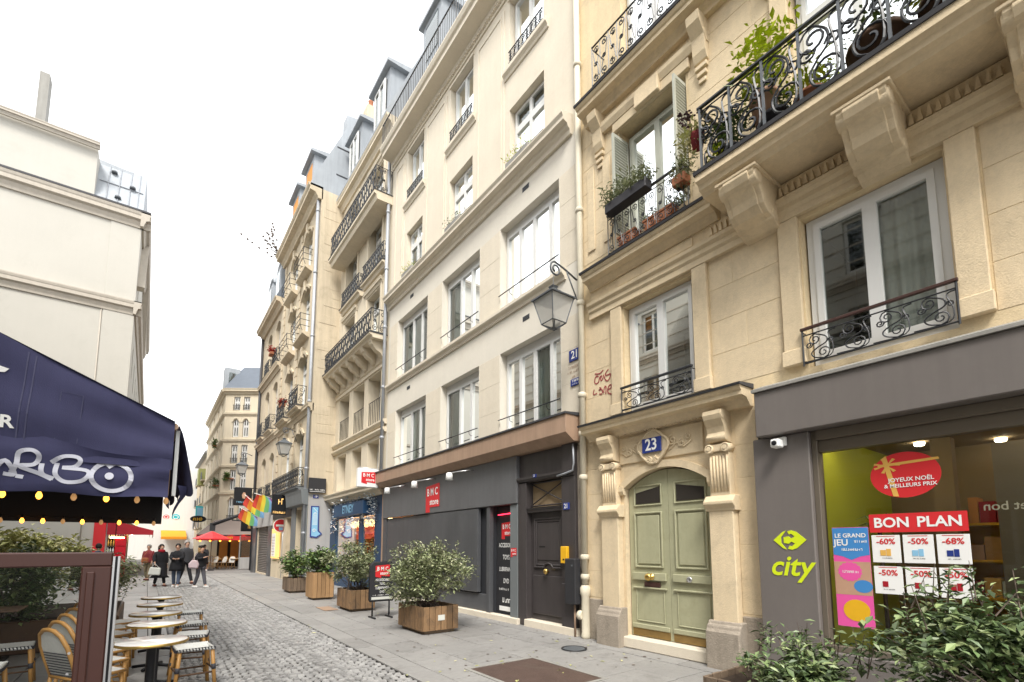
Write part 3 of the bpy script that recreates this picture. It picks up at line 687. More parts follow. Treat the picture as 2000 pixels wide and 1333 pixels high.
k.tube([(7.53+0.13*math.cos(t), -0.04, 1.20+0.10*math.sin(t)) for t in [math.pi*i/10 for i in range(11)]], 0.02, 6)
k.box(7.2, 7.86, -0.05, -0.035, 1.36, 2.12)
k.box(7.05, 8.0, -0.05, -0.02, 0.28, 1.05); k.build('door_moulding', 'door_black', dr, bevel=0.008)
MB(lambda a, b, c: F(a, c, b)).lathe([(0.02, -0.05), (0.02, 0.0), (0.055, 0.01), (0.062, 0.03), (0.045, 0.06), (0.01, 0.07)], (7.53, 1.14), 14).build('door_knob', 'brass', dr)
MB(F).box(7.62, 7.80, -0.05, -0.03, 1.62, 1.645).build('letter_slot', 'black', dr)
MB(F).box(6.58, 8.1, -0.1, 0.14, 0.0, 0.155).build('door_step', 'stone21', b21, bevel=0.01)
MB(F).box(6.60, 6.97, 0.09, 0.12, 0.02, 0.95).build('jamb_base', 'door_black', b21, bevel=0.01)
MB(F).box(6.43, 6.60, -0.1, 0.02, 0, 3.55).build('corner_strip', 'plinth', b21)
MB(F).tube([(6.60, 0.13, 3.56), (6.57, 0.14, 3.2), (6.60, 0.14, 3.06), (6.8, 0.15, 3.02), (7.05, 0.13, 3.0)], 0.02, 6).build('cable', 'zinc_pipe', b21)
# things on the front of number 21
t = thing('shop_logo_sign', 'red BMC store logo on the dark grey shop fascia', 'sign', (X21-0.15, 12.2, 3.0)); bmc(t, F, 12.22, 0.145, 3.02, 0.80)
t = thing('shop_plaque', 'small red BMC plaque on the pillar between shop door and black door', 'sign', (X21-0.1, 8.5, 1.5)); bmc(t, F, 8.50, 0.102, 1.52, 0.20, 0.004)
for i, (s, lb) in enumerate(((14.25, 'spotlight arm over the fascia nearest the blue shop'), (12.35, 'spotlight arm over the fascia just left of the red logo'), (10.4, 'spotlight arm over the fascia right of the red logo'))):
    t = thing('shop_spotlight', 'white cup '+lb, 'lamp', (X21, s, 3.5), 0, 'spotlights over the grey fascia')
    MB(F).tube([(s-0.25, 0.14, 3.50), (s-0.25, 0.22, 3.50), (s-0.05, 0.62, 3.42)], 0.014, 6).build('arm', 'steel', t)
    MB(lambda a, b, c: F(a, b, c)).lathe([(0.05, 3.42), (0.075, 3.40), (0.095, 3.24), (0.085, 3.24), (0.06, 3.38)], (s-0.03, 0.66), 14).build('lamp_shade', 'white', t)
t = thing('hanging_sign', 'white box sign with red BMC logo hanging from the canopy end', 'sign', (5.7, 16.02, 3.9))
FYs = FY(16.02)
MB(FYs).box(5.45, 6.16, 0, 0.14, 3.60, 4.22).build('box', 'white', t, bevel=0.01)
def bmc_y(parent, fr, s, o, z, w):
    h = w*0.8; MB(fr).prism([(s-w/2, z-h*0.5), (s-w/2, z+h*0.42), (s+w/2, z+h*0.5), (s+w/2, z-h*0.5), (s-w*0.1, z-h*0.42), (s-w*0.1, z-h*0.6)], o, o+0.006, 'b').build('logo_plate', 'red', parent)
    text(parent, 'lettering', 'B M C', fr, s, o+0.009, z+h*0.16, w*0.34, 'white', 0.02, mirror=False, squash=0.9); text(parent, 'lettering', 'store', fr, s+w*0.12, o+0.009, z-h*0.22, w*0.28, 'white', 0.02, mirror=False)
bmc_y(t, FYs, 5.81, 0.142, 3.93, 0.48)
MB(FYs).tube([(5.5, 0.07, 4.25), (6.46, 0.07, 4.25)], 0.015, 6).build('bracket', 'steel', t)
def plaque(name, label, s, z, w, h, txt, o=0.02, fr=F, size=None, mirror=True, sq=0.9):
    t = thing(name, label, 'sign', fr(s, o, z)); MB(fr).box(s-w/2, s+w/2, o-0.02, o+0.008, z-h/2, z+h/2).build('plate', 'enamel_blue', t, bevel=0.004)
    if txt: text(t, 'lettering', txt, fr, s, o+0.011, z, size or h*0.95, 'white', 0.02, mirror=mirror, squash=sq)
    return t
plaque('house_number', 'blue enamel house number 21 on the wall beside the lantern', 6.62, 5.345, 0.33, 0.23, '21')
plaque('house_number', 'tiny blue number plate on the hood over the black door', 7.72, 3.08, 0.10, 0.07, '21', 0.15)
plaque('house_number', 'small blue number 21 plate on the black door jamb', 6.83, 2.40, 0.16, 0.13, '21', 0.10)
t = plaque('wall_plaque', 'small dark blue plaque under the faded painted lettering', 6.60, 4.80, 0.30, 0.14, None)
smudge(t, F, 6.60, 0.031, 4.83, 0.24, 0.055, 6, 'white'); smudge(t, F, 6.60, 0.031, 4.765, 0.25, 0.03, 9, 'spray_white')
t = thing('painted_lettering', 'faded brown lettering painted on the wall under the number 21', 'lettering', F(6.62, 0.01, 5.05))
for i, (w_, h_, n_) in enumerate(((0.40, 0.065, 10), (0.44, 0.05, 14), (0.17, 0.055, 4))): smudge(t, F, 6.63, 0.012, 5.12-i*0.095, w_, h_, n_, 'canopy_brown', 0.010)
t = thing('key_box', 'yellow metal box on the jamb of the black door', 'box', F(6.86, 0.1, 1.5)); MB(F).box(6.77, 6.95, 0.09, 0.16, 1.32, 1.64).build('case', 'yellow', t, bevel=0.012); MB(F).box(6.84, 6.88, 0.16, 0.166, 1.38, 1.41).build('lock', 'black', t)
t = thing('utility_box', 'tall dark grey meter box beside the drainpipe', 'box', F(6.52, 0.1, 1.0)); MB(F).box(6.44, 6.72, 0.125, 0.27, 0.60, 1.42).build('case', 'charcoal', t, bevel=0.015); MB(F).box(6.50, 6.54, 0.27, 0.276, 1.28, 1.31).build('lock', 'iron_grey', t); MB(F).tube([(6.58, 0.15, 0.6), (6.58, 0.15, 0.02)], 0.02, 6).build('conduit', 'canopy_brown', t)
# drainpipes
def pipe(name, label, x, y, z0, z1, r, material, joints, shoe=False):
    t = thing(name, label, 'drainpipe', (x, y, 0)); MB().tube([(x, y, z0), (x, y, z1)], r, 12).build('pipe', material, t)
    for j in joints: MB().lathe([(r+0.004, j-0.05), (r+0.018, j-0.04), (r+0.022, j), (r+0.018, j+0.03), (r+0.004, j+0.05)], (x, y), 12, cap=False).build('collar', material, t)
    if shoe: MB().lathe([(r+0.01, 0.02), (r+0.03, 0.06), (r+0.012, 0.12), (r+0.012, 0.75), (r+0.035, 0.80), (r+0.035, 0.90), (r+0.005, 0.95)], (x, y), 12, cap=False).build('cast_foot', material, t); MB(lambda a, b, c: (a, c, b)).lathe([(0.07, y+0.02), (0.085, y+0.05), (0.085, y+0.10), (0.06, y+0.13)], (x-0.05, 0.42), 12).build('inspection_cap', material, t)
    return t
pipe('drainpipe', 'cream painted drainpipe between the cream and the ochre building', 6.36, 6.36, 0.02, 17, 0.062, 'cream_pipe', [1.1, 1.45, 2.9, 3.72, 4.45, 6.25, 8.15, 11.3], True)
pipe('drainpipe', 'grey zinc drainpipe at the far end of the cream building', 6.33, 16.12, 3.9, 16.2, 0.06, 'zinc_pipe', [5.4, 7.2, 9.4, 11.6, 13.8])
# ------------------------------------------------------------------ street lanterns
def lantern(label, wx, wy, wz, arm, sc=1.0, brace=True):
    """bracket lantern; arm reaches from the wall point towards -X"""
    t = thing('street_lantern', label, 'street lamp', (wx, wy, wz), 0, 'wall lanterns along the right side of the street')
    cx = wx-arm; k = MB()
    pts = [(wx, wy, wz), (wx-arm*0.55, wy, wz+0.12*sc), (wx-arm*0.88, wy, wz+0.17*sc)]
    sp = [(cx+(0.15-0.10*q)*sc*math.cos(math.pi*0.5+2*math.pi*1.45*q)+0.06*sc, wy, wz+0.03*sc+(0.15-0.10*q)*sc*math.sin(math.pi*0.5+2*math.pi*1.45*q)) for q in [i/24 for i in range(25)]]
    k.tube(pts+sp, 0.019*sc, 6)
    if brace: k.tube([(wx-arm*0.45, wy, wz+0.10*sc), (wx, wy, wz-0.42*sc)], 0.014*sc, 6)
    k.tube([(cx, wy, wz-0.12*sc), (cx, wy, wz-0.34*sc)], 0.008*sc, 4); k.build('bracket', 'iron_grey', t)
    zt = wz-0.40*sc; a = math.pi/4
    MB().lathe([(0.06*sc, zt+0.07*sc), (0.10*sc, zt+0.05*sc), (0.07*sc, zt+0.0), (0.13*sc, zt-0.03*sc), (0.17*sc, zt-0.06*sc), (0.44*sc, zt-0.20*sc), (0.44*sc, zt-0.225*sc), (0.02*sc, zt-0.22*sc)], (cx, wy), 4, False, a).build('hood', 'iron_grey', t)
    zb = zt-0.70*sc; zc = zt-0.80*sc; f = MB()
    T = [(cx+0.39*sc*math.cos(a+i*math.pi/2), wy+0.39*sc*math.sin(a+i*math.pi/2), zt-0.22*sc) for i in range(4)]; B = [(cx+0.235*sc*math.cos(a+i*math.pi/2), wy+0.235*sc*math.sin(a+i*math.pi/2), zb) for i in range(4)]; D = [(cx+0.07*sc*math.cos(a+i*math.pi/2), wy+0.07*sc*math.sin(a+i*math.pi/2), zc) for i in range(4)]
    for i in range(4):
        j = (i+1) % 4
        f.tube([T[i], B[i], D[i]], 0.014*sc, 4); f.tube([T[i], T[j]], 0.012*sc, 4); f.tube([B[i], B[j]], 0.014*sc, 4); f.tube([D[i], D[j]], 0.014*sc, 4)
        MB().poly([T[i], T[j], B[j], B[i]]).build('pane', 'lamp_pane', t)
    f.build('frame', 'iron_grey', t)
    return t
lantern('large four sided street lantern on a curled iron bracket beside the cream drainpipe', 6.30, 6.40, 6.72, 0.60, 0.95)
lantern('four sided street lantern in front of the weathered stone building', 5.40, 24.4, 7.0, 0.55, 1.0)
lantern('farthest four sided street lantern on a thin arm above the rainbow flags', 5.40, 37.0, 7.75, 0.60, 1.15, False)
# ------------------------------------------------------------------ number 23 (ochre stone building with the supermarket)
X23 = 6.44; G = FX(X23)
b23 = thing('apartment_building', 'ochre stone building with scrolled iron balconies and the green double door', 'building', (X23, 2.5, 0))
ops = [(4.05, 5.40, 3.88, 5.79), (1.10, 2.50, 3.84, 5.79), (4.02, 5.40, 7.02, 9.16), (1.05, 2.45, 6.72, 9.16), (4.02, 5.30, 10.25, 12.4), (1.05, 2.4, 10.1, 12.4), (-2.0, -0.6, 3.84, 5.79), (-2.0, -0.6, 6.72, 9.16), (-5.0, -3.6, 3.84, 5.79), (-5.0, -3.6, 6.72, 9.16), (-2.0, -0.6, 10.1, 12.4)]
dops = [(3.88, 5.47, 0.0, 2.90)]
MB(G).wall(3.18, 6.40, 0, 3.75, dops, 0.20).build('ground_floor_wall', 'stone23b', b23)
MB(G).wall(-6.5, 6.40, 3.75, 16.5, ops, 0.28).build('wall', 'stone23', b23)
MB(G).box(-6.5, 6.40, -9.5, -2.6, 0, 16.0).build('building_core', 'room', b23)
MB(G).sweep([(0.3, 16.5), (0.3, 16.8), (-2, 20), (-9, 20.3), (-9, 16.5)], -6.5, 6.4).build('roof', 'zinc', b23)
# arch spandrels over the door
def seg_arch(s0, s1, zs, za, n=14):
    return [(s0+(s1-s0)*i/n, zs+(za-zs)*(1-(2*i/n-1)**2)) for i in range(n+1)]
arc = seg_arch(3.88, 5.47, 2.60, 2.88)
k = MB(G)
for i in range(14):
    (a, za), (b, zb) = arc[i], arc[i+1]
    k.prism([(a, za), (b, zb), (b, 2.92), (a, 2.92)], -0.20, 0.004, 'b')
k.build('door_arch', 'stone23b', b23)
k = MB(G); arc2 = seg_arch(3.80, 5.55, 2.68, 2.99)
for i in range(14):
    (a, za), (b, zb) = arc[i], arc[i+1]; (c, zc), (d, zd) = arc2[i], arc2[i+1]
    k.prism([(a, za), (b, zb), (d, zd), (c, zc)], 0.004, 0.05, 'b')
k.build('archivolt', 'stone23b', b23)
for a, b in ((3.80, 3.88), (5.47, 5.55)):
    MB(G).sweep([(0, 2.50), (0.05, 2.50), (0.08, 2.56), (0.08, 2.64), (0, 2.66)], a-0.02, b+0.02).build('impost', 'stone23b', b23)
for a, b in ((3.50, 3.86), (5.52, 5.90)):
    c = (a+b)/2
    MB(G).box(a, b, 0.0, 0.13, 0.62, 2.14).build('pier', 'stone23b', b23, bevel=0.012)
    MB(G).sweep([(0, 0.0), (0.24, 0.0), (0.24, 0.50), (0.21, 0.54), (0.20, 0.58), (0.17, 0.60), (0.155, 0.64), (0, 0.64)], a-0.06, b+0.06).build('pier_base', 'plinth', b23, bevel=0.012)
    MB(G).sweep([(0, 2.13), (0.14, 2.13), (0.15, 2.17), (0.20, 2.22), (0.20, 2.26), (0.17, 2.29), (0.13, 2.34), (0, 2.34)], a-0.04, b+0.04).build('impost_block', 'stone23b', b23, bevel=0.006)
    p = MB(G).box(a+0.03, b-0.03, 0.0, 0.12, 2.33, 2.95).build('fluted_shaft', 'stone23b', b23, bevel=0.006)
    k = MB(G)
    for i in range(6): u = a+0.06+i*(b-a-0.12)/5; k.tube([(u, 0.122, 2.40), (u, 0.122, 2.90)], 0.016, 6)
    k.build('fluting', 'stone23b', p)
    k = MB(lambda x, y, z: G(x, z, y))
    for u in (a+0.06, b-0.06): k.lathe([(0.065, 0.02), (0.065, 0.17), (0.045, 0.175), (0.045, 0.165), (0.025, 0.185)], (u, 3.0), 14)
    k.build('ionic_volute', 'stone23b', b23)
    MB(G).box(a+0.02, b-0.02, 0.0, 0.15, 2.955, 3.06).build('capital', 'stone23b', b23, bevel=0.01)
    k = MB(G); prof = [(0.0, 3.08), (0.15, 3.10), (0.19, 3.16), (0.16, 3.22), (0.18, 3.30), (0.25, 3.40), (0.27, 3.46), (0.26, 3.52), (0.0, 3.54)]; k.sweep(prof, a+0.05, b-0.05)
    k.tube([(a+0.04, 0.14, 3.15), (b-0.04, 0.14, 3.15)], 0.05, 10); k.tube([(a+0.04, 0.20, 3.46), (b-0.04, 0.20, 3.46)], 0.065, 10)
    k.build('console', 'stone23b', b23)
MB(G).sweep(cornice_prof(3.52, 3.76, 0.34), 3.22, 6.20).build('door_cornice', 'stone23b', b23)
MB(G).sweep([(-0.02, 3.76), (0.36, 3.76), (0.37, 3.79), (-0.02, 3.83)], 3.20, 6.22).build('lead_flashing', 'lead', b23)
k = MB(G)
for i in range(30): k.box(3.98+i*0.053, 4.01+i*0.053, 0.0, 0.09, 3.50, 3.56)
k.build('dentil_band', 'stone23b', b23, kind='stuff')
fz = MB(G).box(3.96, 5.53, 0.0, 0.03, 3.02, 3.47).build('frieze', 'stone23b', b23, bevel=0.01)
k = MB(G)
for m_ in (1, -1):
    c = 4.82
    for cs, cz, r0, t in ((c+m_*0.34, 3.27, 0.085, 1.6), (c+m_*0.50, 3.20, 0.06, 1.4), (c+m_*0.62, 3.29, 0.05, 1.4)): iron(k, spiral(cs, cz, r0, 0.012, math.pi*0.5, m_*t, 18), 0.035, 0.016, 5)
    iron(k, [(c+m_*0.2, 3.12), (c+m_*0.30, 3.14), (c+m_*0.42, 3.22), (c+m_*0.55, 3.14), (c+m_*0.68, 3.22)], 0.035, 0.014, 5)
k.build('rinceau_relief', 'stone23b', fz)
k = MB(G); cc = [(4.82+0.27*math.cos(t)*(1.0+0.10*math.cos(4*t)), 3.235+0.235*math.sin(t)*(1.0+0.08*math.cos(4*t))-0.03*(math.sin(t) < -0.5)) for t in [2*math.pi*i/28 for i in range(28)]]
k.prism(cc, 0.0, 0.075, 'b'); k.tube([(p[0], 0.07, p[1]) for p in cc], 0.024, 6, True)
for m_ in (1, -1): iron(k, spiral(4.82+m_*0.07, 3.0, 0.06, 0.012, math.pi*0.5, m_*1.5, 16), 0.075, 0.02, 5)
k.build('cartouche', 'stone23b', b23)
# green double door
GD = lambda s, o, z: G(s, o+0.13, z)
MB(G).box(3.87, 5.49, -0.20, 0.12, 0.02, 0.19).build('door_step', 'stone21', b23, bevel=0.015)
arcd = seg_arch(3.90, 5.45, 2.58, 2.86, 16)
for li, (a, b) in enumerate(((3.90, 4.672), (4.678, 5.45))):
    top = [p for p in arcd if a-0.001 <= p[0] <= b+0.001]
    f = lambda x: 2.58+0.28*(1-((x-3.90)/1.55*2-1)**2)
    pts = [(a, 0.20), (b, 0.20), (b, f(b))]+[p for p in reversed(top) if a+0.02 < p[0] < b-0.02]+[(a, f(a))]
    leaf = MB(GD).prism(pts, -0.28, -0.215, 'b').build('door_leaf', 'door_green', b23)
    k = MB(GD); u, v = a+0.11, b-0.11
    def mould(u, v, z0, z1, t=0.03, wd=0.03, o=-0.215):
        k.box(u, u+wd, o, o+t, z0, z1); k.box(v-wd, v, o, o+t, z0, z1); k.box(u+wd, v-wd, o, o+t, z1-wd, z1); k.box(u+wd, v-wd, o, o+t, z0, z0+wd)
    mould(u, v, 1.30, 2.20); k.box(u+0.06, v-0.06, -0.215, -0.195, 1.36, 2.14)
    mould(u, v, 0.44, 0.98, 0.016, 0.02); k.box(u-0.05, v+0.05, -0.215, -0.17, 1.10, 1.22); k.box(u-0.05, v+0.05, -0.215, -0.18, 0.96, 0.99)
    mould(u, v, 2.30, 2.64, 0.022, 0.022)
    k.build('door_moulding', 'door_green', leaf, bevel=0.008)
    fl = [(u+0.04, 2.34), (v-0.04, 2.34), (v-0.04, min(f(v), 2.66)-0.09), ((u+v)/2, f((u+v)/2)-0.18), (u+0.04, min(f(u), 2.66)-0.09)]
    fl = [(u+0.04, 2.34), (v-0.04, 2.34), (v-0.04, 2.60 if li == 0 else 2.52), (u+0.04, 2.52 if li == 0 else 2.60)]
    MB(GD).prism(fl, -0.212, -0.205, 'b').build('door_light', 'room_dark', leaf)
    MB(GD).box(a+0.03, b-0.03, -0.215, -0.205, 0.205, 0.32).build('kick_plate', 'brass_dull', leaf)
    MB(GD).box(a+0.03, b-0.03, -0.215, -0.19, 0.325, 0.40).build('weather_board', 'door_green', leaf, bevel=0.01)
    if li == 1:
        MB(lambda x, y, z: GD(x, z, y)).lathe([(0.055, -0.17), (0.055, -0.155), (0.02, -0.15), (0.02, -0.12), (0.05, -0.10), (0.062, -0.08), (0.045, -0.05), (0.01, -0.045)], (5.0, 1.16), 16).build('door_knob', 'brass', leaf)
        MB(GD).box(4.86, 5.16, -0.215, -0.185, 0.995, 1.075).build('letter_slot', 'rail_brown', leaf, bevel=0.004)
    else:
        MB(lambda x, y, z: GD(x, z, y)).lathe([(0.045, -0.17), (0.045, -0.160), (0.025, -0.155), (0.02, -0.165)], (4.32, 1.15), 14).build('lock', 'steel', leaf)
plaque('house_number', 'blue enamel house number 23 in the carved cartouche over the green door', 4.82, 3.245, 0.36, 0.235, '23', 0.10, G, 0.26)
# first floor: surrounds, blocks, mouldings
for (a, b) in ((4.05, 5.40), (1.10, 2.50), (-2.0, -0.6), (-5, -3.6)):
    for u in ((a-0.26, a-0.02), (b+0.02, b+0.26)):
        if u[1] > 6.3: continue
        MB(G).box(*u, 0.0, 0.06, 3.96, 5.84).build('window_pilaster', 'stone23b', b23, bevel=0.008)
        MB(G).box(u[0]-0.02, u[1]+0.02, 0.0, 0.085, 3.90, 4.10).build('pilaster_foot', 'stone23b', b23, bevel=0.008)
for s0, s1, z0, z1 in ((2.78, 3.77, 3.90, 5.86), (5.68, 6.34, 3.86, 5.86), (5.45, 6.34, 7.0, 9.9), (2.5, 3.98, 6.75, 9.9), (-0.32, 0.82, 3.9, 5.86), (5.98, 6.36, 0.75, 3.48), (3.20, 3.50, 0.75, 3.48)):
    blocks(b23, G, s0, s1, z0, z1, 0.47, 0.8, 1.5, 'stone23b', 0.005, 0.003)
MB(G).box(3.20, 3.50, -0.02, 0.03, 0.0, 0.72).build('plinth', 'plinth', b23, bevel=0.012); MB(G).box(5.98, 6.36, -0.02, 0.03, 0.0, 0.72).build('plinth', 'plinth', b23, bevel=0.012)
MB(G).sweep([(-0.02, 5.84), (0.07, 5.84), (0.07, 5.93), (0.10, 5.97), (0.10, 6.03), (0.14, 6.07), (0.15, 6.12), (-0.02, 6.14)], -6.5, 6.15).build('architrave', 'stone23b', b23)
MB(G).sweep([(-0.02, 6.14), (0.05, 6.14), (0.05, 6.36), (-0.02, 6.36)], -6.5, 6.12).build('frieze', 'stone23b', b23)
MB(G).box(3.98, 5.45, 0.045, 0.075, 6.18, 6.33).build('frieze_panel', 'stone23b', b23, bevel=0.008)
MB(G).sweep(cornice_prof(6.36, 6.62, 0.32), 3.55, 6.12).build('ledge', 'stone23b', b23)
MB(G).sweep([(-0.02, 6.62), (0.34, 6.62), (0.35, 6.655), (-0.02, 6.70)], 3.55, 6.14).build('lead_flashing', 'lead', b23)
for i in range(62):
    u = -1.0+i*0.076
    if any(a-0.02 < u < b+0.02 for a, b in ((2.70, 3.20), (1.30, 1.86), (0.0, 0.55))): continue
    MB(G).prism([(u, 6.17), (u+0.05, 6.17), (u+0.032, 6.30), (u+0.018, 6.30)], 0.05, 0.10, 'b').build('leaf_ornament', 'stone23b', b23)
window(b23, G, 4.07, 5.38, 3.90, 5.78, 0.16, 2, room='room', curtain='curtain_warm', cside=[(0.55, 0.98), (0.02, 0.2)], fw=0.07, lw=0.06)
w1 = [o for o in b23.children if o.name.startswith('window') and o.name.split('.')[0] == 'window'][-1]
balconet(w1, G, 4.06, 5.40, 3.90, 4.34, 0.10, 0.42, 1, 'iron')
w2 = window(b23, G, 1.12, 2.48, 3.86, 5.78, 0.16, 2, room='room', curtain='curtain_grey', cside=[(0.02, 0.48)], fw=0.08, lw=0.07)
balconet(w2, G, 1.08, 2.52, 3.84, 4.32, 0.10, 0.36, 1, 'rail_brown', 'iron')
for a in (-2.0, -5.0): w = window(b23, G, a+0.02, a+1.38, 3.86, 5.78, 0.16, 2, room='room', curtain='curtain_grey', cside=[(0.02, 0.48)], fw=0.08, lw=0.07); balconet(w, G, a-0.02, a+1.42, 3.84, 4.32, 0.10, 0.46, 1, 'rail_brown')
# second floor
def louvre(w, fr, s, o0, o1, z0, z1):
    k = MB(fr); k.box(s-0.018, s+0.018, o0, o0+0.04, z0, z1); k.box(s-0.018, s+0.018, o1-0.04, o1, z0, z1); k.box(s-0.018, s+0.018, o0+0.04, o1-0.04, z0, z0+0.06); k.box(s-0.018, s+0.018, o0+0.04, o1-0.04, z1-0.06, z1); sh = k.build('louvre_shutter', 'shutter_grey', w)
    n = int((z1-z0-0.12)/0.055)
    for i in range(n):
        z = z0+0.07+i*0.055; MB(fr).prism([(s-0.016, z+0.035), (s+0.016, z), (s+0.016, z+0.012), (s-0.016, z+0.047)], o0+0.04, o1-0.04, 'b').build('slat', 'shutter_grey', sh)
    return sh
w = window(b23, G, 4.10, 5.32, 7.02, 9.05, 0.22, 2, m='shutter_grey', curtain='curtain', cside=[(0.7, 0.98)], fw=0.06)
louvre(w, G, 4.05, -0.20, 0.30, 7.1, 9.0); louvre(w, G, 5.37, -0.20, 0.22, 7.1, 9.0)
balconet(w, G, 3.98, 5.50, 6.72, 7.48, 0.24, 0.17, 0)
k = MB(G)
for s in (3.98, 5.50): k.tube([(s, 0.24, 7.46), (s, 0.0, 7.46)], 0.012, 4); k.tube([(s, 0.24, 6.78), (s, 0.0, 6.78)], 0.012, 4); k.tube([(s, 0.12, 6.78), (s, 0.12, 7.46)], 0.010, 4)
k.build('railing_return', 'iron', w)
MB(G).box(3.92, 5.50, 0.0, 0.07, 9.16, 9.34).build('lintel', 'stone23b', b23, bevel=0.008)
MB(G).box(4.45, 4.95, 0.0, 0.14, 9.18, 9.50).build('keystone', 'stone23b', b23, bevel=0.015)
MB(G).sweep([(-0.02, 9.34), (0.08, 9.34), (0.12, 9.44), (0.12, 9.52), (-0.02, 9.54)], 3.6, 6.0).build('hood_mould', 'stone23b', b23)
for s in (3.72, 5.85):
    k = MB(G); k.sweep([(0, 9.05), (0.06, 9.08), (0.10, 9.2), (0.12, 9.45), (0.24, 9.62), (0.26, 9.76), (0, 9.78)], s-0.11, s+0.11)
    for i in range(3): k.box(s-0.10+0.02*i, s+0.10-0.02*i, 0.0, 0.07-0.015*i, 8.96-i*0.11, 9.03-i*0.11)
    k.build('console', 'stone23b', b23, bevel=0.006)
MB(G).sweep(cornice_prof(9.74, 10.02, 0.36), -6.5, 6.16).build('cornice', 'stone23b', b23)
MB(G).sweep([(-0.02, 10.02), (0.38, 10.02), (0.39, 10.055), (-0.02, 10.10)], -6.5, 6.18).build('lead_flashing', 'lead', b23)
for i in range(2): MB(G).box(5.62+i*0.40, 5.80+i*0.40, 0.0, 0.03, 7.2, 8.85).build('wall_panel', 'stone23b', b23, bevel=0.01)
# third floor
w = window(b23, G, 4.06, 5.26, 10.25, 12.35, 0.2, 2, curtain='curtain', cside=[(0.6, 0.98)])
k = MB(G); k.tube([(3.7, 0.33, 10.14), (5.72, 0.33, 10.14)], 0.012, 4); k.tube([(3.7, 0.33, 10.92), (5.72, 0.33, 10.92)], 0.018, 4); scroll_panel(k, 3.7, 5.72, 10.15, 10.9, 0.33, 0.2, 0.011, 14, 0)
for s in (3.7, 5.72): k.tube([(s, 0.33, 10.06), (s, 0.33, 10.95)], 0.014, 4); k.tube([(s, 0.33, 10.9), (s, 0, 10.9)], 0.012, 4); k.tube([(s, 0.33, 10.16), (s, 0, 10.16)], 0.012, 4); k.tube([(s, 0.17, 10.16), (s, 0.17, 10.9)], 0.010, 4)
k.build('balustrade', 'iron', w)
window(b23, G, 1.07, 2.38, 10.12, 12.35, 0.2, 2, curtain='curtain', cside=[(0.6, 0.98)]); window(b23, G, -1.98, -0.62, 10.12, 12.35, 0.2, 2, curtain='curtain', cside=[(0.6, 0.98)])
# big balcony on carved corbels
bl = MB(G).sweep([(0, 6.38), (0.62, 6.38), (0.66, 6.42), (0.72, 6.44), (0.74, 6.50), (0.80, 6.53), (0.80, 6.62), (0, 6.62)], -4.2, 3.44).build('balcony_slab', 'stone23b', b23)
MB(G).sweep([(0.0, 6.62), (0.82, 6.62), (0.83, 6.665), (0, 6.67)], -4.22, 3.46).build('lead_edge', 'lead', bl)
for c in (2.95, 1.58, 0.28, -1.0):
    w_ = 0.46; k = MB(G)
    outer = [(0.70, 6.37), (0.70, 6.30), (0.66, 6.22), (0.56, 6.16), (0.50, 6.08), (0.46, 5.98), (0.36, 5.90), (0.22, 5.87), (0.10, 5.80)]
    k.sweep([(0.0, 6.37)]+outer+[(0.0, 5.78)], c-w_/2, c+w_/2)
    k.sweep([(o+0.018 if 0 < i < len(outer)-1 else o, z) for i, (o, z) in enumerate(outer)]+[(0.05, 5.80), (0.05, 6.30)], c-w_*0.36, c+w_*0.36)
    k.tube([(c-w_/2-0.012, 0.585, 6.27), (c+w_/2+0.012, 0.585, 6.27)], 0.095, 14); k.tube([(c-w_/2-0.012, 0.20, 5.92), (c+w_/2+0.012, 0.20, 5.92)], 0.07, 12)
    k.box(c-w_/2-0.04, c+w_/2+0.04, 0.0, 0.72, 6.335, 6.378)
    cb = k.build('corbel', 'stone23b', b23, bevel=0.008)
k = MB(G); oR = 0.74; z0, z1 = 6.70, 7.62
k.tube([(-4.2, oR, z0), (3.38, oR, z0), (3.38, 0, z0)], 0.012, 4); k.tube([(-4.2, oR, z1-0.08), (3.38, oR, z1-0.08), (3.38, 0, z1-0.08)], 0.012, 4)
scroll_panel(k, -4.2, 3.38, z0, z1-0.08, oR, 0.42, 0.015, 18, 1)
scroll_panel(k, 0.02, oR, z0, z1-0.08, 0, 0.36, 0.012, 14, 1, swap=lambda p: (3.38, p[0], p[1]))
rl = k.build('balcony_railing', 'iron', b23)
k = MB(G); k.box(-4.22, 3.405, oR-0.025, oR+0.025, z1-0.03, z1+0.005); k.box(3.355, 3.405, 0, oR-0.025, z1-0.03, z1+0.005); k.build('handrail', 'iron', rl, bevel=0.006)
for i in range(19): MB(G).box(3.37-i*0.42-0.014, 3.37-i*0.42+0.014, oR-0.014, oR+0.014, z0-0.03, z1-0.03).build('railing_post', 'iron_grey', rl)
w = window(b23, G, 1.07, 2.43, 6.72, 9.1, 0.18, 2, transom=0.78, m='wood_white', fw=0.07, curtain='curtain', cside=[(0.02, 0.3)])
w = window(b23, G, -1.98, -0.62, 6.72, 9.1, 0.18, 2, transom=0.78, m='wood_white', fw=0.07); w = window(b23, G, -4.98, -3.62, 6.72, 9.1, 0.18, 2, m='wood_white', fw=0.07)
for a, b in ((1.05, 2.45),):
    for u in ((a-0.24, a-0.02), (b+0.02, b+0.24)): MB(G).box(*u, 0, 0.06, 6.72, 9.2).build('window_pilaster', 'stone23b', b23, bevel=0.008)
    MB(G).sweep(cornice_prof(9.2, 9.55, 0.2), a-0.3, b+0.3).build('window_hood', 'stone23b', b23)
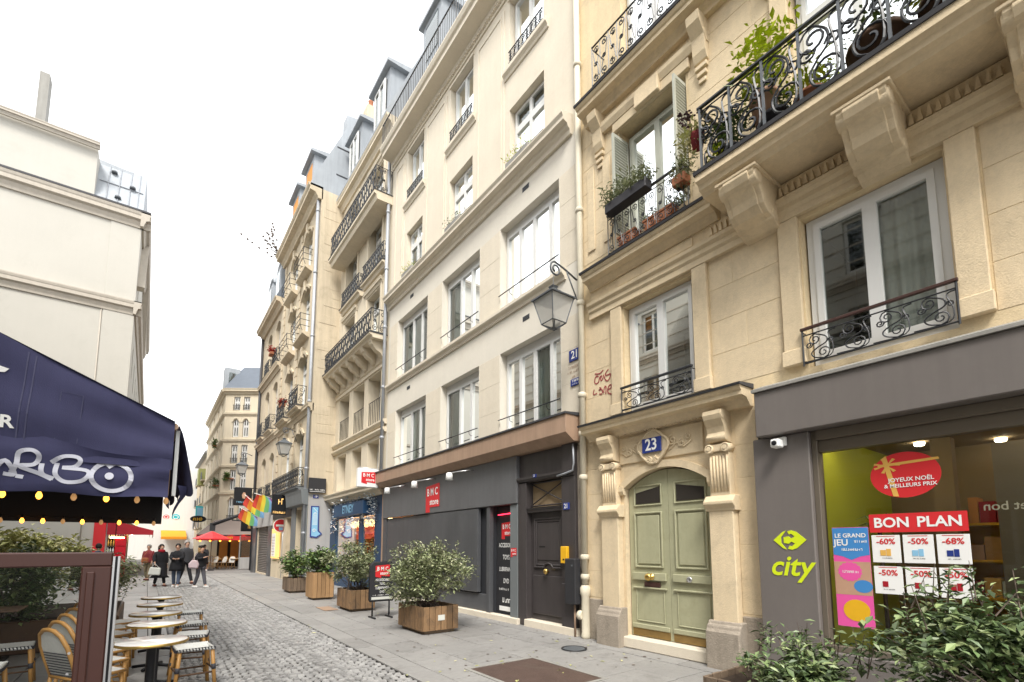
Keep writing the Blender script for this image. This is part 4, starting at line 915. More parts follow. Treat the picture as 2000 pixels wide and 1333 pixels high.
# supermarket front
MB(G).box(-6.4, 3.06, -0.02, 0.30, 3.02, 3.60).build('shop_fascia', 'taupe', b23, bevel=0.012)
MB(G).sweep([(-0.02, 3.60), (0.33, 3.60), (0.33, 3.635), (0.05, 3.74), (-0.02, 3.76)], -6.4, 3.08).build('fascia_flashing', 'concrete', b23)
MB(G).box(2.50, 3.17, -0.02, 0.17, 0.0, 3.018).build('shop_pilaster', 'taupe', b23, bevel=0.012)
k = MB(G); k.box(2.44, 2.50, -0.06, 0.10, 0.45, 3.018); k.box(-6.4, 2.44, -0.06, 0.12, 2.90, 3.015); k.box(-6.4, 2.44, -0.06, 0.06, 2.76, 2.90); k.box(-6.4, 2.44, -0.06, 0.06, 0.45, 0.52); k.box(-0.12, -0.04, -0.06, 0.06, 0.52, 2.76); k.box(-3.0, -2.92, -0.06, 0.06, 0.52, 2.76); fr_ = k.build('shop_window_frame', 'taupe_frame', b23, bevel=0.005)
for a, b in ((-0.03, 2.43), (-2.9, -0.13), (-6.3, -3.01)): MB(G).quad((a, 0.0, 0.525), (b, 0.0, 0.525), (b, 0.0, 2.755), (a, 0.0, 2.755)).build('shop_pane', 'glass_shop', fr_)
MB(G).box(-6.4, 2.49, -0.06, 0.12, 0.0, 0.45).build('stall_riser', 'taupe', b23, bevel=0.01)
r = MB(G); e = -2.55
r.quad((-6.3, -0.08, 0.06), (2.49, -0.08, 0.06), (2.49, e, 0.06), (-6.3, e, 0.06)); r.build('shop_floor', 'concrete', b23)
MB(G).quad((2.49, -0.08, 0.06), (2.49, e, 0.06), (2.49, e, 3.1), (2.49, -0.08, 3.1)).build('shop_side_wall', 'lime_wall', b23)
MB(G).quad((-6.3, e, 0.06), (2.49, e, 0.06), (2.49, e, 3.1), (-6.3, e, 3.1)).build('shop_back_wall', 'room_warm', b23)
MB(G).quad((-6.3, -0.08, 3.02), (2.49, -0.08, 3.02), (2.49, e, 3.02), (-6.3, e, 3.02)).build('shop_ceiling', 'room_warm', b23)
for i, (s, o) in enumerate(((1.9, -0.22), (0.4, -0.22), (-1.6, -0.22), (-3.6, -0.22))): MB(G).box(s-0.45, s+0.45, o-0.05, o+0.05, 2.96, 2.99).build('ceiling_light', 'ceiling_lamp', b23)
for s, o in ((1.9, -1.7), (1.2, -2.2), (0.4, -1.8), (-0.6, -2.1)): MB(G).lathe([(0.05, 2.97), (0.06, 2.99), (0.06, 3.01)], (s, o), 10).build('ceiling_spot', 'ceiling_lamp', b23)
for q in range(3):
    k = MB(G); a, b = -2.9+q*1.55, -1.5+q*1.55
    for z in (0.10, 0.55, 1.0, 1.45, 1.9): k.box(a, b, -2.3, -1.75, z, z+0.03)
    k.box(a, b, -2.34, -2.30, 0.1, 2.1); k.box(a-0.03, a, -2.34, -1.75, 0.06, 2.1); k.box(b, b+0.03, -2.34, -1.75, 0.06, 2.1); sf = k.build('shop_shelf', 'yellow', b23)
    for z in (0.58, 1.03, 1.48, 1.93):
        s = a+0.04
        while s < b-0.16:
            w_ = random.uniform(0.09, 0.16); MB(G).box(s, s+w_-0.01, -2.1, -1.78, z, z+random.uniform(0.18, 0.33)).build('goods', random.choice(['red_dark', 'bag_white', 'gold_print', 'rattan_dark', 'orange_dull', 'terracotta', 'rattan', 'pot_pink']), sf); s += w_
MB(G).box(1.55, 1.75, -1.7, -1.5, 0.06, 3.0).build('shop_column', 'room_warm', b23)
MB(G).box(-0.6, 1.06, -0.66, -0.62, 0.3, 2.72).build('partition', 'taupe_frame', b23)
# logo on the pilaster
t = thing('supermarket_logo', 'lime green arrow logo above the word city on the grey pilaster', 'sign', G(2.78, 0.18, 1.6))
def lp(pts, s, z, sc): return [(s-x*sc, z+y*sc) for x, y in pts]
k = MB(G)
k.prism(lp([(-1, 0), (-0.42, 0.52), (-0.20, 0.60), (-0.52, 0.18), (-0.52, -0.18), (-0.20, -0.60), (-0.42, -0.52)], 2.78, 1.72, 0.19), 0.17, 0.176, 'b')
k.prism(lp([(1, 0), (0.42, 0.52), (0.12, 0.62), (-0.12, 0.55), (-0.02, 0.36), (0.12, 0.40), (0.32, 0.22), (0.10, 0.10), (-0.06, 0.24), (-0.36, 0.18), (-0.36, -0.18), (-0.06, -0.24), (0.10, -0.10), (0.32, -0.22), (0.12, -0.40), (-0.02, -0.36), (-0.12, -0.55), (0.12, -0.62), (0.42, -0.52)], 2.78, 1.72, 0.19), 0.17, 0.176, 'b')
k.build('arrow_emblem', 'lime', t)
text(t, 'lettering', 'city', G, 2.79, 0.176, 1.40, 0.34, 'lime', 0.018, shear=0.25)
# window stickers
t = thing('window_sticker', 'round red Christmas sticker with gold ribbon reading Joyeux Noel', 'sticker', G(1.65, 0.0, 2.40))
el = [(1.65+0.305*math.cos(a), 2.405+0.245*math.sin(a)) for a in [2*math.pi*i/40 for i in range(40)]]
MB(G).prism(el, 0.004, 0.007, 'b').build('disc', 'red', t)
k = MB(G); k.prism([(1.88, 2.535), (1.36, 2.56), (1.352, 2.535), (1.88, 2.505)], 0.0075, 0.0085, 'b'); k.prism([(1.80, 2.63), (1.84, 2.60), (1.76, 2.18), (1.71, 2.175)], 0.0088, 0.0096, 'b')
for i in range(7): a = math.pi*(0.1+0.3*i); k.prism([(1.80, 2.52), (1.80+0.12*math.cos(a-0.14), 2.52+0.085*math.sin(a-0.14)), (1.80+0.12*math.cos(a+0.14), 2.52+0.085*math.sin(a+0.14))], 0.0098, 0.0106, 'b')
k.build('ribbon', 'gold_print', t)
text(t, 'lettering', 'JOYEUX NOËL', G, 1.60, 0.012, 2.352, 0.060, 'white', 0.018); text(t, 'lettering', '& MEILLEURS PRIX', G, 1.61, 0.012, 2.29, 0.056, 'white', 0.018)
t = thing('poster', 'red banner reading BON PLAN on the supermarket window', 'poster', G(1.6, 0.0, 1.9)); MB(G).box(1.18, 2.0, 0.004, 0.008, 1.795, 1.995).build('sheet', 'red', t); text(t, 'lettering', 'BON', G, 1.80, 0.011, 1.895, 0.148, 'white', 0.025); text(t, 'lettering', 'PLAN', G, 1.40, 0.011, 1.895, 0.148, 'white', 0.025)
prods = ['gold_print', 'sky_print', 'enamel_blue', 'red_dark', 'red_dark', 'red_dark']; pct = ['-60%', '-50%', '-68%', '-50%', '-50%', '-50%']
for i in range(6):
    c, r_ = i % 3, i//3; s1_, z1_ = 1.99-c*0.278, 1.765-r_*0.335
    where = ['left', 'middle', 'right'][c]+(' of the upper row' if r_ == 0 else ' of the lower row')
    t = thing('offer_card', 'white offer card with red %s print, %s under the red banner' % (pct[i], where), 'poster', G(s1_, 0.0, z1_), 0, 'offer cards on the supermarket window')
    MB(G).box(s1_-0.255, s1_, 0.004, 0.008, z1_-0.295, z1_).build('sheet', 'white', t, bevel=0.002)
    text(t, 'lettering', pct[i], G, s1_-0.128, 0.011, z1_-0.07, 0.085, 'red', 0.02); MB(G).box(s1_-0.21, s1_-0.045, 0.008, 0.010, z1_-0.014, z1_-0.008).build('red_rule', 'red', t)
    smudge(t, G, s1_-0.128, 0.011, z1_-0.245, 0.10, 0.012, 8, 'charcoal')
    k = MB(G); q = s1_-0.128
    for d in ((0.03, -0.19, 0.025, 0.06), (-0.02, -0.185, 0.02, 0.075))[:1 if i in (3, 4) else 2]: k.box(q+d[0]-d[2], q+d[0]+d[2], 0.008, 0.011, z1_+d[1]-d[3]/2, z1_+d[1]+d[3]/2)
    k.build('product_picture', prods[i], t)
t = thing('poster', 'tall blue and pink poster reading LE GRAND JEU on the window edge', 'poster', G(2.19, 0.0, 1.3))
MB(G).box(2.015, 2.375, 0.004, 0.008, 0.745, 1.86).build('sheet', 'pink_print', t)
MB(G).prism([(2.017, 1.855), (2.373, 1.855), (2.373, 1.55), (2.28, 1.53), (2.195, 1.49), (2.11, 1.53), (2.017, 1.55)], 0.0084, 0.0094, 'b').build('blue_field', 'blue_print', t)
MB(G).box(2.017, 2.373, 0.0084, 0.009, 1.10, 1.47).build('peach_field', 'pot_pink', t)
MB(G).prism([(2.22+0.11*(1+0.12*(i % 2))*math.cos(2*math.pi*i/32), 1.36+0.10*(1+0.12*(i % 2))*math.sin(2*math.pi*i/32)) for i in range(32)], 0.0094, 0.0104, 'b').build('pink_splash', 'pink_print', t)
MB(G).prism([(2.10+0.09*math.cos(2*math.pi*i/24), 1.20+0.07*math.sin(2*math.pi*i/24)) for i in range(24)], 0.0094, 0.0104, 'b').build('blue_splash', 'blue_print', t)
MB(G).prism([(2.18+0.13*math.cos(2*math.pi*i/24), 0.93+0.12*math.sin(2*math.pi*i/24)) for i in range(24)], 0.0094, 0.0104, 'b').build('orange_disc', 'yellow', t)
text(t, 'lettering', 'LE GRAND', G, 2.195, 0.012, 1.765, 0.065, 'white', 0.02); text(t, 'lettering', 'JEU', G, 2.29, 0.012, 1.685, 0.10, 'white', 0.02); smudge(t, G, 2.10, 0.012, 1.70, 0.13, 0.03, 6, 'white'); smudge(t, G, 2.19, 0.012, 1.61, 0.22, 0.03, 10, 'white'); smudge(t, G, 2.22, 0.012, 1.36, 0.17, 0.03, 8, 'white')
t = thing('window_lettering', 'white mirrored words beau et bon seen through the shop window', 'lettering', G(0.95, -0.5, 2.0)); text(t, 'lettering', 'beau et bon', G, 0.84, -0.45, 2.05, 0.125, 'white', 0.01, mirror=False)
t = thing('security_camera', 'small white security camera on the grey shop pilaster', 'camera', G(2.8, 0.2, 2.9)); MB(G).box(2.74, 2.89, 0.17, 0.22, 2.88, 2.99).build('mount', 'white', t, bevel=0.008); MB(G).box(2.76, 2.86, 0.22, 0.36, 2.85, 2.95).build('body', 'white', t, bevel=0.012); MB(lambda x, y, z: G(x, z, y)).lathe([(0.03, 0.36), (0.03, 0.375), (0.02, 0.376)], (2.81, 2.90), 10).build('lens', 'black', t)
t = thing('pot_plant', 'spiky dark plant standing behind the supermarket window', 'plant', G(2.05, -0.5, 1.8)); MB(G).lathe([(0.10, 0.06), (0.16, 0.45), (0.17, 0.46)], (2.05, -0.5), 12).build('pot', 'pot_black', t); MB(G).tube([(2.05, -0.5, 0.45), (2.06, -0.5, 1.85)], 0.025, 6).build('stem', 'twig', t)
k = MB(G)
for i in range(34):
    a = random.uniform(0, 6.28); l = random.uniform(0.2, 0.34); e_ = random.uniform(0.1, 1.2); d0 = (math.cos(a)*math.cos(e_), math.sin(a)*math.cos(e_), math.sin(e_)); b_ = (2.06, -0.5, 1.83)
    k.tube([b_, (b_[0]+d0[0]*l*0.6, b_[1]+d0[1]*l*0.6, b_[2]+d0[2]*l*0.7), (b_[0]+d0[0]*l*1.1, b_[1]+d0[1]*l*1.1, b_[2]+d0[2]*l*0.7-0.04)], 0.012, 4, r2=0.002)
k.build('leaves', 'leaf_dark', t)
# sprayed tag on the ochre wall
t = thing('graffiti', 'dark red sprayed scribble on the ochre wall beside the drainpipe', 'graffiti', G(5.85, 0.05, 4.6))
def tagpt(cx_, cy_): u, v = 1140+cx_*0.0675, 700+cy_*0.0675; return (6.13-(u-1157)/46*0.57, 4.67+(745-v)*0.0095-(u-1157)*0.0036)
k = MB(G)
for st in ([(290, 450), (400, 445), (470, 410), (540, 330)], [(400, 530), (350, 510), (290, 600), (290, 720), (340, 735), (400, 680), (430, 560), (490, 500), (460, 600), (480, 640), (530, 560), (545, 470)], [(690, 310), (620, 400), (600, 480), (680, 470), (740, 440), (720, 560), (650, 650), (590, 600), (570, 520)], [(850, 230), (810, 240), (780, 370), (870, 390), (910, 440), (860, 510), (780, 520)], [(265, 910), (240, 1060), (350, 1020)], [(420, 850), (470, 870), (400, 930), (480, 900), (510, 960), (480, 1030), (410, 1030)], [(540, 1000), (560, 850), (600, 800), (610, 870), (600, 1020)], [(650, 900), (740, 850), (760, 760), (700, 780), (655, 900), (680, 1000), (760, 1020)], [(790, 690), (790, 630), (870, 600), (940, 670), (900, 740), (840, 800)], [(840, 870), (855, 895)]):
    k.strip(smooth_path([tagpt(*p) for p in st], 4), 0.020, 0.010, 0.0125)
k.build('sprayed_line', 'spray_red', t)
# ------------------------------------------------------------------ number 19 (three loggias over the blue shop)
X19 = 6.46; N_ = FX(X19)
b19 = thing('apartment_building', 'pale stone building with a bracketed balcony and three loggias over the blue shop', 'building', (X19, 19, 0))
lowo = [(16.70, 17.85, 4.0, 5.50), (18.52, 19.65, 4.0, 5.50), (20.38, 21.50, 4.0, 5.50)]; logo_ = [(16.68, 18.02, 6.12, 8.04), (18.40, 19.72, 6.12, 8.04), (20.18, 21.52, 6.12, 8.04)]
f3 = [(17.0, 18.37, 9.2, 11.40), (19.78, 21.15, 9.2, 11.40)]; f4 = [(17.0, 18.36, 12.1, 14.38), (19.76, 21.13, 12.1, 14.38)]; f5 = [(17.0, 18.36, 14.7, 16.6), (19.76, 21.13, 14.7, 16.6)]
MB(N_).wall(16.02, 22.0, 3.7, 17.3, lowo+logo_+f3+f4+f5, 0.55).build('wall', 'stone19', b19)
MB(N_).box(16.02, 22.0, -9, -3.0, 0, 17.3).build('building_core', 'room', b19)
for a, b, c, d in lowo: window(b19, N_, a+0.02, b-0.02, c, d, 0.42, 2, curtain='curtain')
for a, b, c, d in logo_:
    w = window(b19, N_, a+0.02, b-0.02, c, d, 0.50, 2, curtain='curtain_grey')
    k = MB(N_)
    for i in range(8): k.tube([(a+0.05+i*(b-a-0.1)/7, -0.06, c+0.02), (a+0.05+i*(b-a-0.1)/7, -0.06, c+0.95)], 0.012, 4)
    k.tube([(a, -0.06, c+0.95), (b, -0.06, c+0.95)], 0.016, 4); k.build('guard_bars', 'iron', w)
for ops_ in (f3, f4, f5):
    for a, b, c, d in ops_:
        window(b19, N_, a+0.02, b-0.02, c, d, 0.30, 2, transom=0.75, curtain='curtain', cside=[(0.5, 0.98)])
        for u in ((a-0.2, a-0.03), (b+0.03, b+0.2)): MB(N_).box(*u, 0, 0.04, c, d+0.05).build('window_surround', 'stone19', b19, bevel=0.008)
        MB(N_).sweep(cornice_prof(d+0.06, d+0.28, 0.13), a-0.25, b+0.25).build('window_hood', 'stone19', b19)
for z in (5.62, 5.90): MB(N_).sweep([(-0.02, z), (0.06, z), (0.14, z+0.10), (0.14, z+0.16), (-0.02, z+0.18)], 16.05, 22.0).build('string_course', 'stone19', b19)
MB(N_).sweep([(-0.02, 8.10), (0.05, 8.10), (0.05, 8.22), (0.10, 8.26), (-0.02, 8.30)], 16.3, 22.0).build('architrave', 'stone19', b19)
for i in range(7):
    s = 16.55+i*0.85; k = MB(N_); k.sweep([(0, 9.0), (0.54, 9.0), (0.54, 8.92), (0.46, 8.84), (0.40, 8.72), (0.30, 8.62), (0.16, 8.56), (0.08, 8.44), (0, 8.40)], s-0.13, s+0.13); k.tube([(s-0.135, 0.44, 8.87), (s+0.135, 0.44, 8.87)], 0.075, 8); k.build('corbel', 'stone19', b19, bevel=0.01)
def balcony(b, fr, s0, s1, zs, o, h, unit, st, material, both=True, r=0.012, slab=0.17):
    sl_ = MB(fr).sweep([(0, zs-slab), (o-0.12, zs-slab), (o-0.08, zs-slab*0.5), (o, zs-slab*0.35), (o, zs), (0, zs)], s0, s1).build('balcony_slab', material, b)
    MB(fr).box(s0-0.02, s1+0.02, 0, o+0.02, zs, zs+0.03).build('lead_edge', 'lead', sl_)
    k = MB(fr); q = o-0.06; a, c = s0+0.05, s1-0.05
    for z in (zs+0.07, zs+h): k.tube([(a, 0, z), (a, q, z), (c, q, z), (c, 0, z)], 0.018, 4)
    scroll_panel(k, a, c, zs+0.08, zs+h-0.02, q, unit, r, 10, st)
    for e in (a, c): scroll_panel(k, 0.02, q, zs+0.08, zs+h-0.02, 0, unit, r, 10, st, swap=lambda p: (e, p[0], p[1]))
    k.build('balcony_railing', 'iron', b)
balcony(b19, N_, 16.2, 21.95, 9.14, 0.66, 0.92, 0.24, 0, 'stone19', r=0.014)
for a, b in ((16.3, 18.6), (18.95, 21.3)): balcony(b19, N_, a, b, 12.05, 0.24, 0.75, 0.2, 0, 'stone19', slab=0.22, r=0.013)
balcony(b19, N_, 16.05, 21.6, 14.42, 0.70, 1.0, 0.24, 0, 'stone19', slab=0.32, r=0.014)
MB(N_).sweep(cornice_prof(17.2, 17.65, 0.35), 16.02, 22.1).build('main_cornice', 'stone19', b19)
MB(N_).sweep([(0.36, 17.65), (0.36, 17.75), (-1.3, 21.6), (-9, 22), (-9, 17.65)], 16.02, 22.1).build('roof', 'zinc', b19)
for s in (17.6, 20.7):
    d = MB(N_); d.box(s-0.85, s+0.85, -2.2, -0.05, 17.76, 20.4); d.sweep([(0.15, 20.4), (0.15, 20.52), (-2.2, 20.8), (-2.2, 20.4)], s-1.05, s+1.05); dd = d.build('dormer', 'zinc', b19)
    window(b19, N_, s-0.55, s+0.55, 18.1, 20.1, -0.02, 2, room='room_dark', rd=0.02, name='dormer_window')
# blue shop
MB(N_).sweep(cornice_prof(3.42, 3.80, 0.42), 16.05, 22.0).build('shop_cornice', 'stone19', b19)
sh = MB(N_); sh.box(16.1, 21.98, -0.02, 0.03, 2.75, 3.42); sh.box(16.1, 16.75, -0.02, 0.06, 0, 2.75); sh.box(21.2, 21.98, -0.02, 0.06, 0, 2.75); sh.box(18.0, 18.35, -0.02, 0.06, 0, 2.75); sh.box(16.75, 21.2, -0.02, 0.05, 0, 0.55)
sh.build('shop_front', 'navy_shop', b19, bevel=0.01)
MB(N_).box(17.4, 20.9, 0.03, 0.26, 2.82, 3.30).build('shop_sign_board', 'navy_shop', b19, bevel=0.01)
text(b19, 'shop_lettering', 'ETNEY', N_, 19.1, 0.266, 3.06, 0.44, 'sky_print', 0.01)
for a, b in ((16.76, 17.99), (18.36, 21.19)): MB(N_).quad((a, 0.0, 0.56), (b, 0.0, 0.56), (b, 0.0, 2.74), (a, 0.0, 2.74)).build('shop_pane', 'glass_shop', b19)
r = MB(N_); r.quad((16.7, -1.4, 0.1), (21.3, -1.4, 0.1), (21.3, -1.4, 3.0), (16.7, -1.4, 3.0)); r.quad((16.7, -0.1, 2.8), (21.3, -0.1, 2.8), (21.3, -1.4, 2.8), (16.7, -1.4, 2.8)); r.quad((21.25, -0.1, 0.1), (21.25, -1.4, 0.1), (21.25, -1.4, 3), (21.25, -0.1, 3)); r.quad((16.7, -0.1, 0.5), (21.3, -0.1, 0.5), (21.3, -1.4, 0.5), (16.7, -1.4, 0.5)); r.build('shop_interior', 'shop_warm', b19)
for s in (17.0, 17.7, 18.7, 19.4, 20.1, 20.8): MB(N_).lathe([(0.05, 2.4), (0.15, 2.46), (0.15, 2.62), (0.05, 2.7)], (s, -0.6), 10).build('shop_lamp', 'warm_lamp', b19)
k = MB(N_)
for i in range(14): s = random.uniform(18.5, 21); z = random.uniform(0.7, 1.7); k.lathe([(0.02, z-0.12), (0.12, z-0.06), (0.14, z+0.04), (0.03, z+0.14)], (s, random.uniform(-0.9, -0.3)), 8)
k.build('window_display', 'gold_print', b19)
gl = thing('garland', 'silvery blue and white leaf garland framing the blue shop sign', 'garland', (X19-0.2, 19, 3)); mb = MB()
path = [(21.1, 2.2), (21.1, 2.9), (20.9, 3.35), (19.8, 3.45), (18.6, 3.42), (17.6, 3.50), (16.9, 3.45), (16.6, 3.0), (16.7, 2.5), (17.6, 2.68), (18.8, 2.62), (20.0, 2.55)]
def gfn():
    i = random.randrange(len(path)-1); t = random.random(); a, b = path[i], path[i+1]
    return (X19-0.15+random.gauss(0, 0.08), a[0]+(b[0]-a[0])*t+random.gauss(0, 0.10), a[1]+(b[1]-a[1])*t+random.gauss(0, 0.10))
leaves(mb, gfn, 420, 0.13, 0.5); mb.build('leaves', 'leaf_silver', gl, recalc=False)
mb = MB(); leaves(mb, gfn, 130, 0.10, 0.9); mb.build('white_flowers', 'white', gl, recalc=False, kind='stuff')
# ------------------------------------------------------------------ number 17 with its bare side wall, number 15 with the roller shutter
X17 = 5.45; Q = FX(X17); QS = FY(22.0)
b17 = thing('apartment_building', 'weathered stone building with a bare side wall and bowed wire balconies', 'building', (X17, 25.6, 0))
cw = [(23.35, 24.85), (26.1, 27.6)]; fl17 = [(4.3, 7.0), (8.0, 10.7), (11.55, 14.05), (14.8, 17.0)]
ops = [(a, b, c, d) for a, b in cw for c, d in fl17]
MB(Q).wall(22.0, 29.2, 0, 17.9, ops+[(22.9, 24.0, 0.1, 3.3), (25.0, 26.0, 0.1, 3.0)], 0.4).build('wall', 'stone17', b17)
MB(QS).wall(X17, 14, 0, 18.0, [], 0.1).build('side_wall', 'stone17', b17)
MB(QS).box(X17+0.005, 6.44, 0.0, 0.02, 0, 3.88).build('side_wall_render', 'plaster_grey', b17)
for i in range(26):
    x = random.uniform(5.5, 6.2); z = random.choice([4.9+0.42*j for j in range(30)]); MB(QS).box(x, min(x+random.uniform(0.4, 0.8), 6.44), -0.02, random.uniform(0.006, 0.014), z, z+0.39).build('stone_block', 'stone17', b17, bevel=0.006)
MB(Q).box(22.02, 29.2, -9, -2.4, 0, 17.9).build('building_core', 'room', b17)
for i, (a, b) in enumerate(cw):
    for j, (c, d) in enumerate(fl17):
        w = window(b17, Q, a+0.02, b-0.02, c, d, 0.25, 2, transom=0.75, curtain='curtain', cside=[(0.5, 0.98)])
        k = MB(Q)      # arched head
        arc = seg_arch(a, b, d-0.35, d-0.01, 10)
        for q in range(10): (u, zu), (v, zv) = arc[q], arc[q+1]; k.prism([(u, zu), (v, zv), (v, d+0.0), (u, d+0.0)], -0.24, 0.0, 'b')
        k.build('arched_head', 'stone17', w)
        arc = seg_arch(a-0.12, b+0.12, d-0.30, d+0.12, 10); MB(Q).strip(arc, 0.14, 0.0, 0.07).build('hood_mould', 'stone17', w)
        MB(Q).box((a+b)/2-0.14, (a+b)/2+0.14, 0, 0.14, d-0.15, d+0.38).build('keystone', 'stone17', w, bevel=0.02)
        if j >= 2:
            MB(Q).sweep([(0, c-0.25), (0.12, c-0.22), (0.32, c-0.1), (0.32, c), (0, c)], a-0.2, b+0.2).build('balcony_slab', 'stone17', w)
            k = MB(Q)
            for h in (0.28, 0.56, 0.85): k.tube([(a-0.15, 0.0, c+h), (a-0.15, 0.42, c+h), (b+0.15, 0.42, c+h), (b+0.15, 0, c+h)], 0.016, 4)
            for s in (a-0.15, b+0.15): k.tube([(s, 0.30, c), (s, 0.42, c+0.28), (s, 0.42, c+0.85)], 0.014, 4)
            k.build('wire_railing', 'iron', w)
        elif j == 1: balcony(b17, Q, a-0.2, b+0.2, c, 0.45, 0.95, 0.3, 0, 'stone17')
balcony(b17, Q, 22.9, 28.6, 4.28, 0.32, 0.85, 0.34, 1, 'grey_paint')
MB(Q).sweep(cornice_prof(7.55, 7.9, 0.22), 22.0, 29.2).build('string_course', 'stone17', b17)
MB(Q).sweep(cornice_prof(17.5, 18.1, 0.6), 22.0, 29.2).build('main_cornice', 'stone17', b17)
for i in range(30):
    for s in (25.2, 28.75): MB(Q).box(s, s+0.28+0.12*(i % 2), 0, 0.06, 4.3+i*0.44, 4.3+i*0.44+0.40).build('quoin_block', 'stone17', b17, bevel=0.015)
MB(Q).sweep([(0.5, 18.1), (0.5, 18.2), (-0.9, 21.2), (-9, 21.8), (-9, 18.1)], 22.6, 29.2).build('roof', 'zinc', b17)
MB(Q).prism([(0.52, 18.0), (0.45, 18.3), (-1.0, 21.6), (-1.0, 22.3), (-5.0, 22.9), (-5.0, 18.0)], 22.0, 22.6, 'a').build('party_wall_cladding', 'zinc', b17)
for z in (19.0, 20.4): MB(QS).box(X17+0.6, 9, 0.0, 0.02, z, z+0.05).build('cladding_seam', 'lead', b17)
for s in (24.1, 26.9):
    d = MB(Q); d.box(s-0.8, s+0.8, -2.0, 0.1, 18.21, 20.6); d.sweep([(0.3, 20.6), (0.3, 20.72), (-2, 21.0), (-2, 20.6)], s-1.0, s+1.0); dd = d.build('dormer', 'zinc', b17); MB(Q).box(s-0.5, s+0.5, 0.1, 0.12, 18.5, 20.3).build('dormer_blind', 'orange_dull', dd)
chm = MB(Q).box(22.1, 22.9, -4.5, -2.0, 21.5, 23.6).build('chimney_stack', 'stone17', b17)
for i in range(5): MB(Q).lathe([(0.16, 23.6), (0.12, 23.65), (0.11, 24.1), (0.14, 24.15)], (22.5, -2.3-i*0.45), 10).build('chimney_pot', 'terracotta', chm)
# ground floor of 17
MB(Q).sweep([(0, 3.4), (0.25, 3.45), (0.30, 3.9), (0.34, 4.05), (0, 4.1)], 22.0, 25.0).build('shop_hood', 'grey_paint', b17)
MB(Q).box(22.9, 24.0, -0.38, -0.33, 0.1, 3.3).build('door', 'shop_dark', b17)
for a, b in ((22.02, 22.9), (24.0, 24.8)): MB(Q).box(a, b, 0, 0.05, 0, 3.4).build('painted_pier', 'grey_paint', b17, bevel=0.01)
MB(Q).box(25.0, 26.0, -0.3, -0.25, 0.1, 3.0).build('shop_door', 'room_warm', b17); MB(Q).box(24.85, 29.1, 0.0, 0.05, 3.05, 4.05).build('shop_fascia', 'shop_dark', b17)
pipe('drainpipe', 'cream and grey drainpipe at the corner of the bare side wall', 5.36, 22.2, 0.02, 18.2, 0.075, 'zinc_pipe', [2.2, 5, 8, 11, 14, 17])
b15 = thing('apartment_building', 'narrow stone building with paired dormers over the grey roller shutter', 'building', (X17, 32.2, 0))
cw = [(29.9, 31.2), (32.3, 33.6)]; fl15 = [(4.3, 7.0), (8.2, 11.2), (12.2, 14.9)]
MB(Q).wall(29.2, 35.2, 0, 15.5, [(a, b, c, d) for a, b in cw for c, d in fl15]+[(29.9, 33.7, 0.1, 2.75)], 0.35).build('wall', 'stone15', b15)
MB(Q).box(29.2, 35.2, -9, -2.4, 0, 15.5).build('building_core', 'room', b15)
MB(FY(35.2)).wall(5.45, 14, 0, 15.5, [], 0.1).build('side_wall', 'stone15', b15)
for a, b in cw:
    for j, (c, d) in enumerate(fl15):
        w = window(b15, Q, a+0.02, b-0.02, c, d, 0.25, 2, transom=0.75, curtain='curtain', cside=[(0.5, 0.98)])
        arc = seg_arch(a, b, d-0.3, d-0.01, 8); k = MB(Q)
        for q in range(8): (u, zu), (v, zv) = arc[q], arc[q+1]; k.prism([(u, zu), (v, zv), (v, d), (u, d)], -0.24, 0.0, 'b')
        k.build('arched_head', 'stone15', w)
        balcony(b15, Q, a-0.15, b+0.15, c, 0.40 if j == 1 else 0.2, 0.85, 0.3, 0, 'stone15')
for z in (7.7, 11.6): MB(Q).sweep(cornice_prof(z, z+0.4, 0.25), 29.2, 35.2).build('string_course', 'stone15', b15)
MB(Q).sweep(cornice_prof(15.3, 15.8, 0.5), 29.2, 35.2).build('main_cornice', 'stone15', b15)
MB(Q).sweep([(0.4, 15.8), (0.4, 15.9), (-1.2, 19.4), (-9, 20), (-9, 15.8)], 29.2, 35.2).build('roof', 'slate', b15)
for s in (30.5, 33.0):
    d = MB(Q); d.box(s-0.75, s+0.75, -2.0, 0.15, 15.9, 18.0); d.tube([(s-0.8, 0.0, 18.0), (s-0.5, 0.0, 18.45), (s, 0.0, 18.6), (s+0.5, 0.0, 18.45), (s+0.8, 0, 18.0)], 0.12, 6); dd = d.build('dormer', 'zinc', b15); MB(Q).box(s-0.45, s+0.45, 0.15, 0.17, 16.2, 17.8).build('pane', 'glass', dd)
MB(Q).tube([(35.05, 0.1, 0.1), (35.05, 0.1, 16)], 0.08, 8).build('downpipe', 'lead', b15)
MB(Q).box(29.25, 35.1, 0.0, 0.08, 2.75, 3.6).build('shop_fascia', 'plaster_grey', b15, bevel=0.01)
for a, b in ((29.25, 29.9), (33.7, 35.0)): MB(Q).box(a, b, 0, 0.10, 0, 2.75).build('shop_pier', 'shop_grey', b15, bevel=0.01)
rs = MB(Q).box(29.9, 33.7, -0.12, -0.10, 0.02, 2.75).build('roller_shutter', 'metal_shutter', b15)
for i in range(27): MB(Q).sweep([(-0.10, 0.03+i*0.1), (-0.085, 0.04+i*0.1), (-0.06, 0.075+i*0.1), (-0.085, 0.115+i*0.1), (-0.10, 0.12+i*0.1)], 29.92, 33.68).build('shutter_slat', 'metal_shutter', rs)
